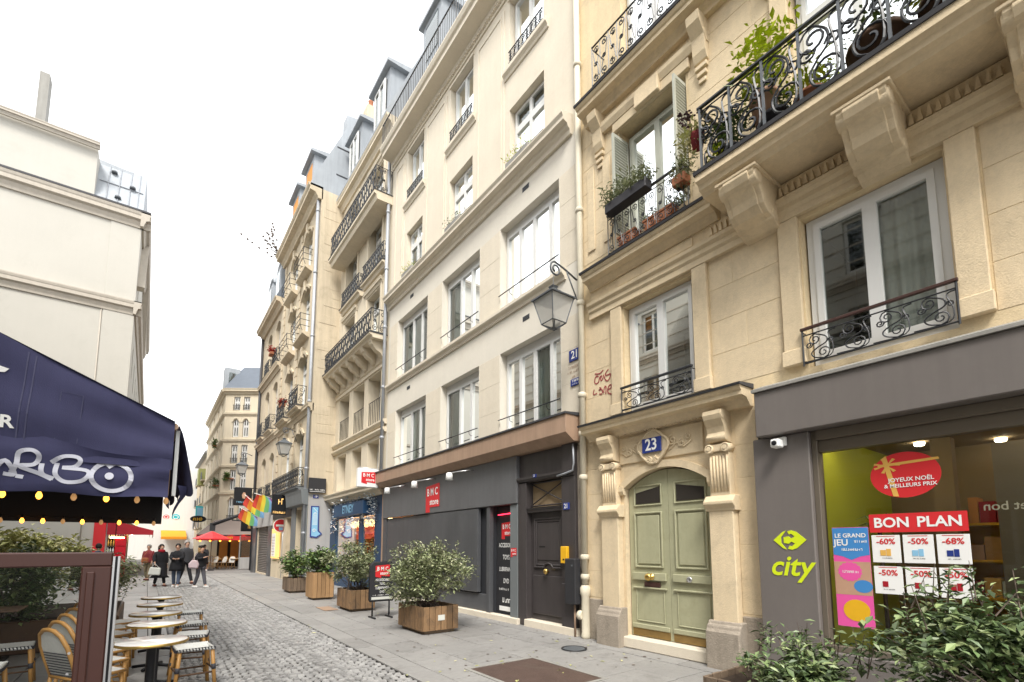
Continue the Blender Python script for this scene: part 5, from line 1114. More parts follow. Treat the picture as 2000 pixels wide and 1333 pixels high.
# signs and flags on 15 / 17
def flat_sign(name, label, x0, x1, Y, z0, z1, material='black', cat='sign'):
    t = thing(name, label, cat, ((x0+x1)/2, Y, z0)); MB(FY(Y)).box(x0, x1, -0.05, 0.05, z0, z1).build('board', material, t, bevel=0.01); return t
t = flat_sign('hanging_sign', 'blank black square sign on the corner of the bare side wall', 5.40, 6.12, 21.9, 3.92, 4.57, 'charcoal'); smudge(t, FY(21.9), 5.76, 0.056, 4.06, 0.62, 0.06, 15, 'white'); MB(FY(21.9)).box(5.45, 6.08, 0.05, 0.054, 3.97, 3.985).build('underline', 'white', t)
plaque('house_number', 'small blue number 19 plate on the bare side wall', 5.74, 3.77, 0.22, 0.15, '19', 0.03, QS, 0.14, False)
t = thing('enamel_sign', 'tall light blue arrow sign with dark blue border on the side wall', 'sign', (5.8, 21.9, 2))
MB(QS).prism([(5.56, 2.02), (5.84, 1.98), (6.06, 2.16), (5.92, 2.32), (5.90, 3.36), (5.56, 3.36)], 0.02, 0.05, 'b').build('border', 'enamel_blue', t)
MB(QS).prism([(5.61, 2.07), (5.82, 2.04), (5.99, 2.16), (5.86, 2.28), (5.86, 3.31), (5.61, 3.31)], 0.05, 0.056, 'b').build('field', 'sky_print', t)
k = MB(QS)
for i in range(9): k.box(5.64, 5.83, 0.056, 0.059, 2.55+0.05*i, 2.565+0.05*i)
iron(k, spiral(5.735, 3.0, 0.08, 0.02, 0, 1.5, 14), 0.058, 0.012); iron(k, spiral(5.72, 2.3, 0.08, 0.02, 0, 1.5, 14), 0.058, 0.012); k.tube([(5.66, 0.058, 3.28), (5.82, 0.058, 3.1)], 0.012, 4); k.build('drawing', 'white', t)
t = thing('no_entry_sign', 'round red no entry sign with white bar over the shop door', 'sign', (5.35, 26.6, 2.6)); FS = FY(26.6)
MB(lambda a, b, c: FS(a, c, b)).lathe([(0.34, 0.0), (0.34, 0.02)], (5.32, 2.66), 28).build('rim', 'white', t); MB(lambda a, b, c: FS(a, c, b)).lathe([(0.31, 0.02), (0.31, 0.024)], (5.32, 2.66), 28).build('disc', 'red', t); MB(FS).box(5.10, 5.54, 0.024, 0.03, 2.61, 2.71).build('bar', 'white', t); MB(FS).box(5.24, 5.42, 0.024, 0.03, 2.42, 2.58).build('sticker', 'sky_print', t); MB(FS).tube([(5.45, -0.02, 0.05), (5.45, -0.02, 3.0)], 0.03, 8).build('pole', 'steel', t)
t = flat_sign('hanging_sign', 'black box sign with glowing letters over the lit menu', 4.75, 5.42, 26.0, 3.15, 4.15, 'black')
smudge(t, FY(26.0), 5.08, 0.056, 3.82, 0.42, 0.30, 3, 'lit_menu'); smudge(t, FY(26.0), 5.08, 0.056, 3.28, 0.55, 0.12, 8, 'lit_menu')
t = thing('menu_board', 'lit yellow and white menu board beside the roller shutter', 'menu', (5.3, 28.2, 1.4)); MB(FX(5.38)).box(27.1, 28.9, -0.04, 0.02, 1.0, 2.55).build('panel', 'lit_menu', t); MB(FX(5.38)).box(27.9, 28.8, 0.02, 0.03, 1.1, 2.3).build('sheet', 'white', t)
for i in range(7): smudge(t, FX(5.38), 28.35, 0.034, 1.2+0.15*i, 0.7, 0.05, 9, 'terracotta')
t = flat_sign('hanging_sign', 'black sign with a small red and white figure beside the rainbow flags', 4.15, 5.15, 34.6, 4.15, 5.25, 'black'); k = MB(FY(34.6)); k.prism([(4.62, 4.62), (4.75, 4.58), (4.82, 4.8), (4.76, 4.98), (4.66, 5.0), (4.58, 4.82)], 0.05, 0.056, 'b'); k.build('emblem', 'pot_pink', t); smudge(t, FY(34.6), 4.6, 0.056, 4.38, 0.6, 0.1, 7, 'sky_print'); MB(FY(34.6)).tube([(4.2, 0, 5.28), (5.45, 0, 5.28)], 0.03, 6).build('bracket', 'iron', t)
def flag(label, y, x_tip, z_tip, x0, z0, wdt, drop):
    t = thing('rainbow_flag', label, 'flag', (x0, y, z0), 0, 'rainbow flags over the roller shutter')
    MB().tube([(x0, y, z0), (x_tip, y-0.3, z_tip)], 0.018, 6).build('pole', 'white', t)
    nu, nv = 14, 10; mb = MB(); uv = []
    for j in range(nv+1):
        for i in range(nu+1):
            u, v = i/nu, j/nv
            px_ = x0+(x_tip-x0)*(0.12+0.85*u)
            pz = z0+(z_tip-z0)*(0.12+0.85*u)-v*drop*(0.75+0.25*math.sin(u*3))
            mb.v.append((px_+0.10*math.sin(v*3+u*2)+(0.35*v*(1-u)), y-0.3*u+0.09*math.sin(u*9+v*4), pz)); uv.append((u, 1-u*0.98-0.01))
    for j in range(nv):
        for i in range(nu): a = j*(nu+1)+i; mb.face((a, a+1, a+nu+2, a+nu+1), True)
    mb.uv = uv; mb.build('cloth', 'rainbow', t, smooth=True)
flag('widest rainbow flag, nearest the glowing black sign', 29.4, 4.45, 4.45, 5.4, 4.25, 1, 0.9)
flag('steeply slanting rainbow flag between the other two flags', 31.6, 4.3, 4.55, 5.4, 3.6, 1, 0.7)
flag('rainbow flag hanging below the black figure sign', 33.6, 4.35, 3.95, 5.4, 3.4, 1, 0.8)
# ------------------------------------------------------------------ corner building with cafe terrace, farther houses
cb = thing('apartment_building', 'cream corner building with arched windows and slate roof at the street bend', 'building', (5.8, 46, 0))
A0 = FD((4.55, 46.4), math.atan2(-1.9, 2.65)); LA = 3.9; B0 = FX(4.55)
zf = [(0.2, 3.4), (3.7, 5.6), (6.2, 7.9), (8.45, 10.0), (10.65, 12.2), (12.95, 14.1)]
sa = [(0.70, 1.22), (1.52, 2.04)]
MB(A0).wall(0, LA, 0, 14.5, [(a, b, c, d) for a, b in sa for c, d in zf[1:]], 0.25).build('wall', 'stonefar', cb)
sb = [(48, 49), (51, 52), (54.5, 55.5), (58, 59)]
MB(B0).wall(46.4, 61, 0, 14.5, [(a, b, c, d) for a, b in sb for c, d in zf[1:]], 0.25).build('wall', 'stonefar', cb)
MB().prism([(5.6, 46.9), (5.6, 60.9), (12, 60.9), (12, 43.5), (8.0, 44.6)], 0, 14.4, 'c').build('building_core', 'room', cb)
for a, b in sa:
    for j, (c, d) in enumerate(zf[1:]):
        w = window(cb, A0, a+0.01, b-0.01, c, d, 0.15, 2, transom=0.6, rd=0.5, curtain='curtain', cside=[(0.5, 0.98)])
        if j in (0, 3):
            arc = seg_arch(a, b, d-0.3, d-0.01, 8); k = MB(A0)
            for q in range(8): (u, zu), (v, zv) = arc[q], arc[q+1]; k.prism([(u, zu), (v, zv), (v, d), (u, d)], -0.12, 0.0, 'b')
            k.build('arched_head', 'stonefar', w); MB(A0).strip(seg_arch(a-0.08, b+0.08, d-0.28, d+0.10, 8), 0.10, 0.0, 0.05).build('hood_mould', 'stonefar', w)
        if j in (0, 2, 4):
            k = MB(A0)
            for i in range(7): k.tube([(a+(b-a)*i/6, 0.06, c), (a+(b-a)*i/6, 0.06, c+0.42)], 0.014, 4)
            k.tube([(a-0.05, 0.06, c+0.42), (b+0.05, 0.06, c+0.42)], 0.02, 4); k.build('guard_bars', 'iron', w)
for a, b in sb:
    for c, d in zf[1:]: window(cb, B0, a+0.01, b-0.01, c, d, 0.15, 2, rd=0.5)
for z in (5.75, 8.0, 10.2, 12.45): MB(A0).sweep(cornice_prof(z, z+0.26, 0.16), -0.05, LA).build('string_course', 'stonefar', cb); MB(B0).sweep(cornice_prof(z, z+0.26, 0.16), 46.4, 61).build('string_course', 'stonefar', cb)
MB(A0).sweep(cornice_prof(14.3, 14.75, 0.35), -0.1, LA).build('main_cornice', 'stonefar', cb); MB(B0).sweep(cornice_prof(14.3, 14.75, 0.35), 46.4, 61).build('main_cornice', 'stonefar', cb)
rf = MB(); n = rf.add([(4.3, 46.4, 14.75), (7.75, 43.9, 14.75), (14, 43.9, 14.75), (14, 61, 14.75), (4.3, 61, 14.75), (5.9, 47.6, 17.3), (8.2, 46.0, 17.3), (14, 46, 17.3), (14, 60, 17.3), (5.9, 60, 17.3)])
for q in ((0, 1, 6, 5), (1, 2, 7, 6), (4, 0, 5, 9), (5, 6, 7, 8, 9)): rf.face([n+i for i in q])
rf.build('roof', 'slate', cb)
d = MB().box(4.45, 5.6, 47.2, 48.3, 14.76, 16.9).build('dormer', 'zinc', cb); MB(FY(47.2)).box(4.75, 5.3, 0.0, 0.02, 15.2, 16.5).build('pane', 'glass', d)
for i, (x, y, z, r_) in enumerate(((4.25, 47.6, 6.9, 0.55), (4.9, 45.9, 7.3, 0.35), (4.3, 50.0, 10.6, 0.35))):
    t = thing('balcony_plant', ['large bushy green plant hanging on the corner of the cream building', 'green plant trailing from a window sill above the black figure sign', 'small green plant high on the receding side of the cream building'][i], 'plant', (x, y, z)); mb = MB(); fn = cluster_fn((x, y, z), (r_*0.6, r_*0.6, r_), 14, r_*0.22, 0.0); leaves(mb, fn, 420, 0.16, 0.5); mb.build('foliage', 'leaf_green', t, recalc=False)
    MB().box(x-0.15, x+0.5, y-0.15, y+0.15, z-r_*0.5, z-r_*0.3).build('trough', 'terracotta', t)
fb = thing('apartment_building', 'far pale building with small balconies behind the cream corner building', 'building', (5.6, 66, 0)); H2 = FX(4.75)
fo = [(a, a+1.0, z, z+1.7) for a in (62.0, 65.0, 68.5) for z in (3.6, 6.2, 8.8)]
MB(H2).wall(61.02, 74.5, 0, 11.6, fo, 0.2).build('wall', 'stone15', fb); MB(H2).box(61.02, 74.5, -6, -1.2, 0, 11.6).build('building_core', 'room', fb)
for a, b, c, d in fo: w = window(fb, H2, a, b, c, d, 0.12, 2, rd=0.4); MB(H2).box(a-0.2, b+0.2, 0, 0.5, c-0.12, c).build('balcony_slab', 'stone15', w); MB(H2).box(a-0.2, b+0.2, 0.46, 0.5, c, c+0.8).build('balcony_panel', 'iron_grey', w)
MB(H2).sweep([(0.4, 11.6), (0.4, 11.75), (-2, 13.5), (-6, 13.5), (-6, 11.6)], 61.02, 74.5).build('roof', 'zinc', fb)
wb = thing('apartment_building', 'plain white wall closing the far end of the street', 'building', (1, 76, 0)); H3 = FY(76)
wo_ = [(a, a+0.8, z, z+1.1) for a in (4.6,) for z in (4.0, 6.5, 9.0)]
MB(H3).wall(-12, 12, 0, 12.5, wo_, 0.2).build('wall', 'whitewall', wb); MB(H3).box(-12, 12, -6, -0.5, 0, 12.4).build('building_core', 'room', wb)
for a, b, c, d in wo_: window(wb, H3, a, b, c, d, 0.1, 1, rd=0.3)
for i, (x, z, r_, c, nm) in enumerate(((2.75, 5.3, 0.45, 'cyan', 'round turquoise painted figure on the far white wall'), (1.75, 5.3, 0.32, 'red', 'small red painted figure on the far white wall'))):
    t = thing('wall_painting', nm, 'mural', (x, 75.9, z)); MB(H3).prism([(x+r_*math.cos(a), z+r_*0.9*math.sin(a) if math.sin(a) > -0.5 else z-r_*0.5) for a in [2*math.pi*q/20 for q in range(20)]], 0.0, 0.02, 'b').build('painted_shape', c, t); MB(H3).tube([(x+r_*0.6*math.cos(a), 0.03, z+r_*0.5*math.sin(a)) for a in [2*math.pi*q/14 for q in range(14)]], 0.04, 4, True).build('outline', 'white', t)
t = thing('awning', 'small orange awning at the far end of the street', 'awning', (2, 73, 3)); MB().prism([(-0.6, 72.6), (3.9, 72.6), (3.9, 76), (-0.6, 76)], 3.0, 3.05, 'c'); k = MB(); k.quad((1.3, 73, 2.75), (3.9, 73, 2.75), (3.9, 75.9, 3.6), (1.3, 75.9, 3.6)); k.build('cover', 'orange', t); MB().box(1.3, 3.9, 72.97, 73.0, 2.45, 2.75).build('valance', 'orange', t)
t = thing('hanging_sign', 'turquoise vertical sign on the far pale building', 'sign', (4.4, 62, 4)); MB().box(3.95, 4.7, 61.9, 62.1, 4.3, 5.9).build('board', 'cyan', t, bevel=0.02); MB().box(4.05, 4.6, 61.88, 61.9, 4.5, 5.7).build('field', 'sky_print', t)
t = thing('hanging_sign', 'oval black sign with yellow letters over the cafe awning', 'sign', (3.6, 52, 4.0)); MB(lambda a, b, c: (a, c, b)).prism([(3.55+0.62*math.cos(a), 4.05+0.3*math.sin(a)) for a in [2*math.pi*q/24 for q in range(24)]], 51.95, 52.05, 'c').build('board', 'black', t); smudge(t, FY(51.95), 3.55, 0.006, 4.05, 0.85, 0.3, 3, 'yellow', mirror=False); MB().tube([(4.1, 52, 4.05), (4.6, 52, 4.05)], 0.03, 6).build('bracket', 'iron', t)
MB().box(4.05, 4.75, 63.0, 64.6, 8.3, 10.1).build('balcony_screen', 'leaf_pale', fb, label='pale yellow balcony screen')
# cafe awning, terrace, screen
t = thing('awning', 'taupe cafe awning with red lit valance on the far right corner', 'awning', (5, 41, 2.4))
k = MB(); k.sheet(lambda u, v: (2.75+u*3.6+v*1.5, 41+4.2*v-u*1.0, 2.45+1.25*v+0.03*math.sin(u*9)), 14, 4); k.build('cover', 'taupe_cloth', t)
MB().sheet(lambda u, v: (2.75+u*3.6, 41-u*1.0+0.02*math.sin(u*30), 2.05+0.4*v), 30, 2).build('valance', 'red', t); MB().sheet(lambda u, v: (2.75+v*1.5, 41+4.2*v, 2.05+(0.4+1.25*v)*u), 2, 6).build('side_valance', 'red_dark', t)
for u in (0.35, 0.55): smudge(t, FD((2.75+u*3.6, 40.96-u), math.atan2(-1.0, 3.6)), 0, 0.02, 2.24, 0.5, 0.16, 6, 'yellow')
MB().tube([(2.8, 41, 2.4), (6.3, 40.05, 2.4)], 0.05, 6).build('front_bar', 'iron', t)
for u in range(6): x = 3.0+u*0.6; MB().lathe([(0.03, 1.95), (0.08, 2.0), (0.03, 2.06)], (x, 41.1-u*0.15), 8).build('bulb', 'bulb', t)
t = MB(A0).box(0.1, LA, 0.02, 0.10, 0.0, 3.3).build('cafe_front', 'room_dark', cb)
for i in range(4): MB(A0).box(0.3+i*0.9, 0.95+i*0.9, 0.10, 0.13, 0.5, 2.6).build('lit_window', 'orange_dull', t)
MB(A0).box(0.3, 3.6, 0.14, 0.18, 2.7, 2.8).build('light_strip', 'warm_lamp', t)
t = thing('parasol', 'red parasol in front of the taupe cafe awning', 'parasol', (3.5, 38.8, 0)); MB().lathe([(1.15, 2.12), (0.6, 2.38), (0.06, 2.62)], (3.5, 38.8), 8, False, cap=False).build('canopy', 'red', t); MB().tube([(3.5, 38.8, 0.03), (3.5, 38.8, 2.65)], 0.025, 8).build('pole', 'wood_top', t); MB().lathe([(0.25, 0.0), (0.25, 0.06), (0.05, 0.1)], (3.5, 38.8), 12).build('foot', 'charcoal', t)
t = thing('terrace_screen', 'hazy clear plastic windbreak beside the roller shutter building', 'windbreak', (5.7, 39.5, 0)); MB().box(5.25, 6.2, 38.95, 39.0, 0.9, 2.3).build('sheet', 'glass_lamp', t); MB().box(5.25, 6.2, 38.95, 39.0, 0.05, 0.85).build('lower_sheet', 'plaster_grey', t); k = MB()
for x in (5.22, 6.23): k.box(x-0.03, x+0.03, 38.94, 39.01, 0, 2.35)
k.build('frame', 'steel', t)
t = thing('awning', 'folded black awning arm sticking out over the cafe terrace', 'awning', (4.6, 36, 3)); MB().tube([(5.4, 35.4, 3.95), (3.3, 36.6, 3.0)], 0.11, 6).build('rolled_cover', 'charcoal', t); MB().box(3.15, 3.45, 36.5, 36.7, 2.6, 3.1).build('end_cap', 'charcoal', t); MB().tube([(5.4, 35.4, 3.2), (4.3, 36.0, 3.3)], 0.04, 6).build('arm', 'iron', t)
t = thing('hanging_sign', 'black sign with yellow lettering under the folded black awning', 'sign', (5.3, 36.6, 3)); MB(FY(36.6)).box(4.9, 6.2, -0.05, 0.05, 2.6, 3.25).build('board', 'black', t); smudge(t, FY(36.6), 5.65, 0.056, 2.92, 0.7, 0.25, 7, 'gold_print')
# ------------------------------------------------------------------ left side: big plastered building
lb = thing('apartment_building', 'tall pale plastered building with a blank side wall behind the navy awning', 'building', (-5, 36, 0))
LS = FY(34.0); LF = FXL(-1.4)
MB(LS).wall(-16, -1.4, 0, 20.6, [], 0.1).build('side_wall', 'renderleft', lb)
fo = [(a, a+0.9, z, z+1.9) for a in (36.0, 39.5, 43.0, 46.5, 50) for z in (4.6, 8.0, 11.6, 15.8)]
MB(LF).wall(34.0, 58, 0, 20.6, fo, 0.25).build('wall', 'renderleft', lb)
for a, b, c, d in fo: window(lb, LF, a, b, c, d, 0.16, 2, rd=0.5)
MB().box(-16, -3.0, 35, 58, 0, 20.5).build('building_core', 'room', lb)
MB(LS).box(-2.75, -1.395, 0.0, 0.05, 3.4, 14.6).build('pilaster_strip', 'renderleft', lb, bevel=0.01); MB(LS).box(-2.75, -1.395, 0.0, 0.05, 15.35, 19.8).build('pilaster_strip', 'renderleft', lb, bevel=0.01)
for z0, z1, o in ((14.6, 15.35, 0.32), (19.8, 20.65, 0.42), (9.0, 9.3, 0.14)):
    if z0 > 10: MB(LS).sweep(cornice_prof(z0, z1, o), -16, -1.4+o).build('cornice', 'trimleft', lb)
    else: MB(LS).sweep(cornice_prof(z0, z1, o), -2.75, -1.4+o).build('string_course', 'trimleft', lb)
    MB(LF).sweep(cornice_prof(z0, z1, o), 34.0-o, 58).build('cornice', 'trimleft', lb)
MB(LS).box(-16, -1.0, -0.3, 0.45, 20.65, 20.75).build('gutter_edge', 'lead', lb)
MB(LS).box(-16, -3.6, -3.0, -0.25, 20.7, 23.9).build('attic_block', 'renderleft', lb); MB(LS).sweep(cornice_prof(23.7, 24.05, 0.2), -16, -3.5).build('attic_cornice', 'trimleft', lb)
MB(LS).prism([(-0.1, 20.75), (-0.6, 21.6), (-1.6, 24.1), (-8, 24.6), (-8, 20.75)], -3.6, -1.4, 'a').build('roof', 'zinc', lb)
for x in (-3.1, -2.6, -2.1, -1.7): MB(LS).tube([(x, -0.08, 20.8), (x, -0.58, 21.62), (x, -1.58, 24.1)], 0.03, 4).build('roof_seam', 'zinc_pipe', lb)
MB(LS).tube([(-3.5, -0.95, 22.55), (-1.5, -0.95, 22.55)], 0.04, 4).build('roof_seam', 'zinc_pipe', lb)
MB(LS).tube([(-2.82, 0.03, 0), (-2.82, 0.03, 14.6)], 0.025, 6).build('wall_cable', 'trimleft', lb)
rp = MB(LF).sweep([(0.2, 20.7), (0.1, 21.4), (-0.7, 24.0), (-8, 24.6), (-8, 20.7)], 35.5, 58).build('street_roof', 'zinc', lb)
for x, z, o in ((-2.6, 21.5, -0.55), (-2.0, 22.6, -0.95), (-2.9, 23.4, -1.3)):
    MB(LS).lathe([(0.15, z), (0.14, z+0.12), (0.02, z+0.2)], (x, o+0.05), 12).build('roof_vent', 'iron_grey', rp)
# arched gable on the street front
k = MB(LF); ga = [(34.6+4.2*i/16, 16.5+5.2*math.sin(math.pi*i/16*0.5+0.0) if i < 16 else 21.7) for i in range(17)]
k.strip(ga, 0.35, 0.0, 0.35); k.strip([(38.8, 21.7), (42.5, 21.0), (46, 16.0)], 0.35, 0.0, 0.35); k.build('arched_gable', 'trimleft', lb)
fl = MB().box(-7.0, -6.55, 38.5, 39.3, 23.5, 30.3).build('chimney_flue', 'concrete', lb); MB().box(-9, -5.6, 37.5, 40, 24.0, 24.9).build('chimney_base', 'zinc', lb)
# red shop on its corner
t = thing('shopfront', 'red painted shopfront with bottles in the window on the left corner', 'shopfront', (-2, 34, 0))
MB(LS).box(-2.3, -1.8, 0.02, 0.12, 0, 3.2).build('pillar', 'red', t, bevel=0.02); MB(LF).box(33.9, 34.35, 0.02, 0.5, 0, 2.2).build('corner_pillar', 'red_gloss', t, bevel=0.03); MB(LS).box(-1.75, -1.4, 0.02, 0.12, 2.25, 3.3).build('fascia', 'red_dark', t)
MB(LF).box(34.4, 42, 0.02, 0.10, 2.6, 3.4).build('street_fascia', 'red', t); MB(LF).box(34.4, 42, 0.0, 0.04, 0.1, 2.6).build('display', 'room_dark', t)
MB(LS).box(-1.72, -0.95, -0.02, 0.0, 0.1, 2.25).build('display', 'room_dark', t)
for r_ in range(3):
    MB(LS).box(-1.72, -0.95, 0.0, 0.10, 1.2+r_*0.42, 1.23+r_*0.42).build('shelf', 'wood_top', t)
    k = MB(LS)
    for i in range(7): k.lathe([(0.035, 1.235+r_*0.42), (0.035, 1.44+r_*0.42), (0.014, 1.50+r_*0.42), (0.014, 1.56+r_*0.42)], (-1.66+i*0.11, 0.05), 7)
    k.build('bottle_row', ['white', 'gold_print', 'bag_white'][r_], t)
MB(LS).box(-1.6, -1.0, 0.10, 0.13, 2.05, 2.12).build('warm_light', 'warm_lamp', t)
t = thing('awning', 'red awning of the shop on the left corner', 'awning', (-1, 34, 3)); MB().sheet(lambda u, v: (-1.35+1.6*v, 33.7+7*u, 2.95-0.45*v), 8, 3).build('cover', 'red_dark', t); MB().sheet(lambda u, v: (0.25, 33.7+7*u, 2.15+0.35*v), 8, 1).build('valance', 'red', t); MB().sheet(lambda u, v: (-1.35+1.6*u, 33.7, 2.25+(0.7-0.45*u)*v), 6, 2).build('side_cheek', 'red_dark', t)
# more shops along the left side
for i, (y0, y1, m_, l) in enumerate(((42.3, 47.0, 'charcoal', 'black awning of the shop beyond the red shopfront'), (47.6, 54.0, 'taupe_cloth', 'brown awning farther along the left side of the street'))):
    t = thing('awning', l, 'awning', (-1.0, y0, 3)); MB().sheet(lambda u, v: (-1.38+1.5*v, y0+(y1-y0)*u, 3.4-0.8*v), 6, 3).build('cover', m_, t); MB().sheet(lambda u, v: (0.12, y0+(y1-y0)*u, 2.35+0.25*v), 6, 1).build('valance', m_, t); MB().tube([(-1.38, y0+0.1, 2.6), (0.1, y0+0.1, 2.6)], 0.03, 6).build('arm', 'iron', t)
    MB(LF).box(y0, y1, 0.01, 0.06, 0.1, 3.3).build('shop_front', 'shop_dark', lb); MB(LF).box(y0+0.3, y1-0.3, 0.06, 0.08, 0.7, 2.5).build('shop_window', 'room_warm', lb); MB(LF).box(y0+0.3, y1-0.3, 0.3, 0.36, 2.55, 2.6).build('shop_light', 'warm_lamp', lb)
# spotlights on arms high on the street front of the left building
for i, (y, z) in enumerate(((44, 10.6), (47.5, 10.6), (51, 10.5))):
    t = thing('facade_spotlight', ['nearest', 'middle', 'farthest'][i]+' of three black spotlights on arms above the street on the left', 'lamp', (-1.4, y, z), 0, 'spotlights on the left building'); MB(LF).tube([(y, 0, z), (y, 1.2, z+0.02), (y, 1.9, z-0.02)], 0.03, 6).build('arm', 'iron', t); MB(LF).box(y-0.15, y+0.15, 1.85, 2.25, z-0.16, z+0.04).build('lamp_head', 'black', t, bevel=0.03)
# lower wing behind the terrace, and the house opposite the shops (seen in their window panes)
ob = thing('apartment_building', 'pale banded building across the street, mirrored in the shop windows', 'building', (-7, 3, 0)); OF = FXL(-6.3)
fo = [(a, a+1.2, z, z+2.0) for a in (-10, -7, -4, -1, 2, 5, 8, 11, 14, 17, 20, 23) for z in (1.0, 4.6, 8.0, 11.3)]
MB(OF).wall(-13, 27, 0, 14.6, fo, 0.3).build('wall', 'renderleft', ob); MB(OF).box(-13, 27, -8, -1.6, 0, 14.5).build('building_core', 'room', ob)
for a, b, c, d in fo: window(ob, OF, a, b, c, d, 0.2, 2, rd=0.8, curtain='curtain', cside=[(0.1, 0.5)])
for z in (3.7, 7.2, 10.7, 14.3): MB(OF).sweep(cornice_prof(z, z+0.35, 0.25), -13, 27).build('string_course', 'trimleft', ob)
for i in range(24): MB(OF).box(-13, 27, 0.0, 0.03, 0.25+i*0.6, 0.29+i*0.6).build('band_moulding', 'trimleft', ob)
for s in (-8, 3.5, 9.8): MB(OF).tube([(s, 0.1, 0), (s, 0.1, 14.6)], 0.06, 8).build('downpipe', 'cream_pipe', ob)
MB(OF).sweep([(0.3, 14.65), (0.3, 14.8), (-3, 17.0), (-8, 17.2), (-8, 14.65)], -13, 27).build('roof', 'zinc', ob)
# ------------------------------------------------------------------ navy terrace awning
aw = thing('awning', 'big navy terrace awning with white graffiti on its hanging side', 'awning', (-2.6, 10.8, 2.2))
YA, YB = 7.0, 10.6; XF = 0.18
def ztop(x): return 3.12-0.46*(x-XF)
rr = random.Random(3)
def wav(x, z): return 0.03*math.sin(x*2.3+z*1.2)+0.018*math.sin(x*5.1-z*3.0)+0.012*math.sin(z*7+x)
MB().sheet(lambda u, v: (-5.6+(XF+5.6)*u, YA+wav(-5.6+(XF+5.6)*u, v*2), 2.55+(ztop(-5.6+(XF+5.6)*u)-2.55)*v), 60, 14).build('side_cheek', 'navy_cloth', aw)
def vtop(x): return 2.63-0.15*(x-XF)+0.03*math.sin(x*3.0)
vl = MB().sheet(lambda u, v: (-5.6+(XF-0.02+5.6)*u, YA-0.045+wav(-5.6+(XF+5.6)*u, v*3+5)*1.2-0.02*math.sin(v*3.1), 2.2+0.012*math.sin(u*40)+(vtop(-5.6+(XF+5.6)*u)-2.2)*v), 70, 8).build('valance', 'navy_cloth', aw)
MB().sheet(lambda u, v: (XF-(XF+5.6)*u, YA+(YB-YA)*v, ztop(XF-(XF+5.6)*u)+0.01-0.05*math.sin(math.pi*((v*4) % 1))), 10, 24).build('cover', 'navy_cloth', aw)
MB().sheet(lambda u, v: (XF+0.03+0.20*(1-v)**0.7*math.exp(-u*2.4)+0.02*math.sin(u*40), YA+0.05+(YB-YA-0.05)*u, 3.12-(1-v)*(0.80+0.06*math.sin(u*25))), 50, 8).build('front_valance', 'navy_cloth', aw)
MB().sheet(lambda u, v: (XF+0.07+0.10*u-0.10*v*u+0.03*math.sin(v*5), YA+0.10+0.12*u, 2.38-0.42*v*(1-0.35*abs(u-0.4))), 5, 8).build('torn_flap', 'navy_cloth', aw)
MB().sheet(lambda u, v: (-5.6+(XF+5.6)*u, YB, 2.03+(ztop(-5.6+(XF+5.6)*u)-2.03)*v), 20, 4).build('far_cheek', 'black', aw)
MB().box(-5.7, -5.6, YA, YB, 2.0, 5.9).build('wall_box', 'charcoal', aw)
for y in (YA+0.15, YB-0.1): MB().tube([(-5.6, y, 5.5), (-2.5, y, 3.6), (XF-0.05, y, 3.02)], 0.035, 6).build('folding_arm', 'canopy_brown', aw)
MB().tube([(XF, YA+0.05, 3.08), (XF, YB, 3.08)], 0.04, 8).build('front_bar', 'canopy_brown', aw)
for x in (XF-0.03, XF+0.04): MB().box(x-0.02, x+0.02, YA+0.14, YA+0.20, 2.25, 3.05).build('side_strut', 'canopy_brown' if x < XF else 'white', aw)
# printed letters, seams and the sprayed tag on the cheek
def csurf(s, o, z): return (s, YA+wav(s, 2*(z-2.55)/(ztop(s)-2.55))-0.004-o, z)
for x in (-4.6, -3.4, -2.2, -1.12, -1.06): MB(csurf).strip([(x-0.03*j/9, ztop(x)-0.04-(ztop(x)-0.04-2.68)*j/9) for j in range(10)], 0.012, 0, 0.002).build('seam', 'spray_navy', aw)
MB(csurf).strip([(-0.86, 2.75), (-0.84, 3.3), (-0.66, 3.28), (-0.68, 2.75)], 0.008, 0, 0.002).build('stitched_patch', 'spray_navy', aw)
CF = lambda s, o, z: (s, YA+wav(s, 2*(z-2.55)/(ztop(s)-2.55))-0.006-o, z)
k = MB(CF); k.prism([(-1.62, 3.50), (-1.36, 3.49), (-1.25, 3.46), (-1.28, 3.42), (-1.38, 3.41), (-1.62, 3.42)], 0, 0.004, 'b'); k.prism([(-1.62, 3.38), (-1.40, 3.38), (-1.34, 3.35), (-1.42, 3.335), (-1.62, 3.335)], 0, 0.004, 'b'); k.build('printed_letter', 'white', aw)
text(aw, 'printed_letter', 'R', CF, -1.225, 0.004, 2.90, 0.175, 'white', 0.03, mirror=False)
def tg(u, v): return (-1.27+(u/1.0)*0.0, v)
def gp(cx_, cy_):
    u, v = cx_*0.27, 640+cy_*0.27    # photo position on the cheek, turned into metres on its plane
    return (-1.225+u*0.004225, 2.2+(971-v)*0.00672+u*0.0000)
def vsurf(s, o, z):
    v = (z-2.2)/(vtop(s)-2.2); return (s, YA-0.045+wav(s, v*3+5)*1.2-0.02*math.sin(v*3.1)-0.007-o, z)
k = MB(vsurf)
for st in ([(-40, 1120), (30, 1060), (90, 1130), (20, 1130)], [(60, 1130), (100, 1080), (110, 1010), (190, 990), (240, 1020), (210, 1070), (120, 1085), (250, 1120), (340, 1150)], [(260, 1060), (270, 1120), (350, 1145)], [(320, 1050), (400, 1010), (490, 1005), (520, 1030), (480, 1065), (400, 1075), (560, 1080), (590, 1110), (540, 1150), (430, 1160), (360, 1120), (360, 1050)], [(100, 1140), (150, 1145)]):
    k.strip(smooth_path([gp(*p) for p in st], 5), 0.040, 0, 0.003)
k.strip([gp(757+150*math.cos(a), 1110+88*math.sin(a)) for a in [2*math.pi*i/30 for i in range(31)]], 0.045, 0, 0.003)
